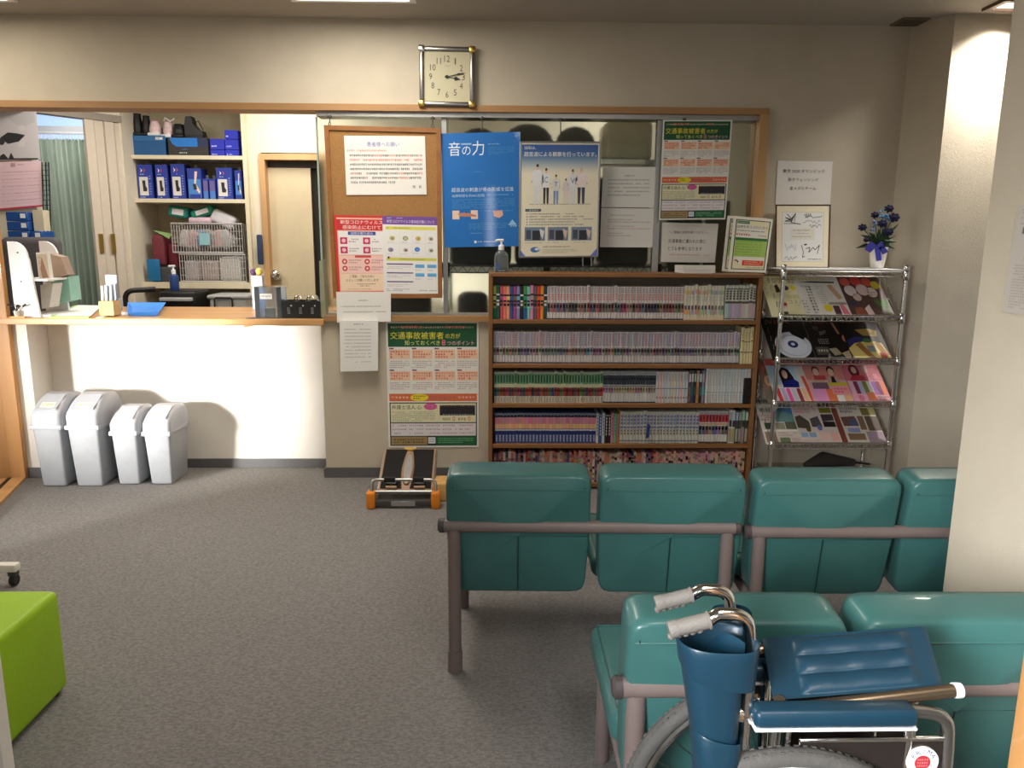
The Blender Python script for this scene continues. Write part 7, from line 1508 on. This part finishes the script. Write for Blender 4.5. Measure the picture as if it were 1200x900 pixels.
# round sticker on the near guard
st = oY(1081, 893, NY-0.030); R_ = 0.027
s = Sheet([st+Vector((-R_, 0, R_)), st+Vector((R_, 0, R_)), st+Vector((R_, 0, -R_)), st+Vector((-R_, 0, -R_))], nrm=Vector((0, -1, 0)), thick=0.0004)
mb = MB(); mb.prism([(st.x+math.cos(2*PI*k/40)*R_, st.z+math.sin(2*PI*k/40)*R_) for k in range(40)], st.y-0.0004, st.y+0.004, 'y'); sk = mb.build('round_sticker', M_WHITE, gd)
s.disc(0.5, 0.52, 0.25, 0.25, (176, 40, 50), 28); s.lines(0.32, 0.36, 0.68, 0.68, 3, (230, 150, 150), cw=0.07, last=1)
for ch_, a in zip('PRIMA', (-56, -28, 0, 28, 56)):
    vs, fs = text_geo(ch_, 0.02, 2); x0 = min(q[0] for q in vs); x1 = max(q[0] for q in vs); y0 = min(q[1] for q in vs); y1 = max(q[1] for q in vs)
    hgt = 0.15; r0 = 0.30; aa = math.radians(a); sc = hgt/(y1-y0); out = []
    for x, y in vs:
        lx = (x-(x0+x1)/2)*sc; ly = (y-y0)*sc+r0
        out.append(s.P(0.5+lx*math.cos(aa)+ly*math.sin(aa), 0.5-(ly*math.cos(aa)-lx*math.sin(aa)), 4))
    s.m.add(out, fs, (26, 44, 120))
s.m.build('sticker_print', PRINT, sk, fixn=False)
# cross brace and seat rails
for (a, b) in (((0.46, NY, 0.31), (0.50, FY-0.02, 0.64)), ((0.52, FY-0.02, 0.31), (0.48, NY, 0.64))): mb = MB(); mb.tube([a, b, ], 0.010, 10); mb.build('cross_brace', M_CHROME, wc)
q0, q1 = oY(886, 836, 1.150), oY(1121, 809, 1.150)
mb = MB(); mb.tube([q0, q1], 0.0112, 12); mb.build('seat_rail', M('bronze_chrome', (150, 130, 108), 0.25, 0.9), wc)
mb = MB(); mb.lathe([(0.0125, -0.006), (0.013, 0.0), (0.0125, 0.007)], q1, 14, ax='x'); mb.build('rail_cap', M_WHITE, wc)
mb = MB(); mb.tube([Vector((0.47, 1.275, 0.66)), Vector((0.79, 1.275, 0.684))], 0.0112, 12); mb.build('seat_rail', M('bronze_chrome', (150, 130, 108), 0.25, 0.9), wc)
NL, NRt = oY(906, 822, 1.160), oY(1106, 806, 1.160); FL, FRt = oY(893, 749, 1.285), oY(1085, 735, 1.285)
def sling(u, v):
    p = NL.lerp(NRt, u).lerp(FL.lerp(FRt, u), v); b = 0.0
    m0, m1 = 0.17, 0.87
    if m0 < u < m1:
        k = (v-0.06)/0.88*3
        if 0 < k < 3:
            f = k-math.floor(k); e = min(1, (u-m0)/0.05, (m1-u)/0.05)
            b = 0.007*max(0, math.sin(PI*f))**0.5*max(0, e)**0.5
    edge = min(1, u/0.03, (1-u)/0.03); b += 0.0035*edge+0.003*math.sin(u*23+v*3)*(1-abs(2*v-1))*0.4
    return p+Vector((0, -0.45, 0.9))*b
mb = MB(); mb.grid(sling, 96, 60); sl = mb.build('seat_sling', M_NAVY, wc, angle=80)
mb = MB()
def hem(u, v): 
    p = NL.lerp(NRt, u)+Vector((0, -0.004, 0)); return p+Vector((0, -0.004*math.sin(v*PI), -0.016*v-0.003*math.sin(u*9)*v))
mb.grid(hem, 30, 5); mb.build('sling_hem', M_NAVY, sl)
mb = MB(); mb.grid(lambda u, v: FL.lerp(FRt, u)+Vector((0.0, 0.03*v, -0.10*v)), 12, 4); mb.build('far_flap', M_NAVY, sl)
# back sling folded into a tall pocket round the rear uprights
def loft(name, secs, mat, parent, n=40, y0=None, ex=0.75):
    vs = []; fs = []
    for (cx_, cy_, z, a, b, tilt) in secs:
        for k in range(n):
            t = 2*PI*k/n; c_, s_ = math.cos(t), math.sin(t)
            x = math.copysign(abs(c_)**ex, c_)*a; y = math.copysign(abs(s_)**ex, s_)*b
            vs.append(Vector((cx_+x, cy_+y, z+tilt*x/a)))
    for i in range(len(secs)-1):
        for k in range(n): fs.append((i*n+k, i*n+(k+1) % n, (i+1)*n+(k+1) % n, (i+1)*n+k))
    mb = MB(); mb.add(vs, fs, None, True); return mb.build(name, mat, parent, angle=70)
by = NY-0.022
bk = loft('back_sling', [(0.370, by, 0.470, 0.028, 0.028, 0), (0.368, by, 0.545, 0.033, 0.033, 0), (0.363, by, 0.62, 0.039, 0.038, 0), (0.357, by, 0.69, 0.046, 0.042, 0), (0.355, by, 0.715, 0.048, 0.043, 0)], M_NAVY, wc)
loft('upper_band', [(0.366, by, 0.700, 0.058, 0.046, -0.012), (0.363, by, 0.716, 0.0615, 0.048, -0.010), (0.362, by, 0.748, 0.064, 0.050, -0.004), (0.361, by, 0.764, 0.066, 0.051, -0.003), (0.361, by, 0.7665, 0.0645, 0.0495, -0.003), (0.361, by, 0.764, 0.062, 0.047, -0.003), (0.363, by, 0.70, 0.052, 0.040, -0.005)], M_NAVY, bk)
loft('lower_pocket', [(0.372, by-0.001, 0.46, 0.031, 0.032, 0), (0.370, by-0.001, 0.55, 0.0365, 0.037, 0), (0.367, by-0.001, 0.602, 0.042, 0.0415, -0.010), (0.367, by-0.001, 0.6045, 0.041, 0.040, -0.010), (0.366, by, 0.595, 0.038, 0.038, -0.010)], M_NAVY, bk)
def fold(u, v): return Vector((0.335+0.07*u, by-0.01+0.02*math.sin(u*3), 0.735+0.025*u*v+0.02*v*math.sin(u*PI)))
mb = MB(); mb.grid(fold, 10, 5); mb.build('inner_fold', M_NAVY, bk)
loft('far_sleeve', [(0.44, FY, 0.50, 0.030, 0.026, 0), (0.438, FY, 0.66, 0.034, 0.03, 0), (0.436, FY, 0.728, 0.036, 0.03, 0), (0.436, FY, 0.7305, 0.034, 0.028, 0), (0.436, FY, 0.70, 0.03, 0.025, 0)], M_NAVY, wc)
def link_sling(u, v): return Vector((0.372+0.066*u, by+0.03+(FY-by-0.05)*u, 0.47+0.24*v))+Vector((-0.012*math.sin(u*PI), 0, 0))
mb = MB(); mb.grid(link_sling, 14, 6); mb.build('sling_web', M_NAVY, wc)
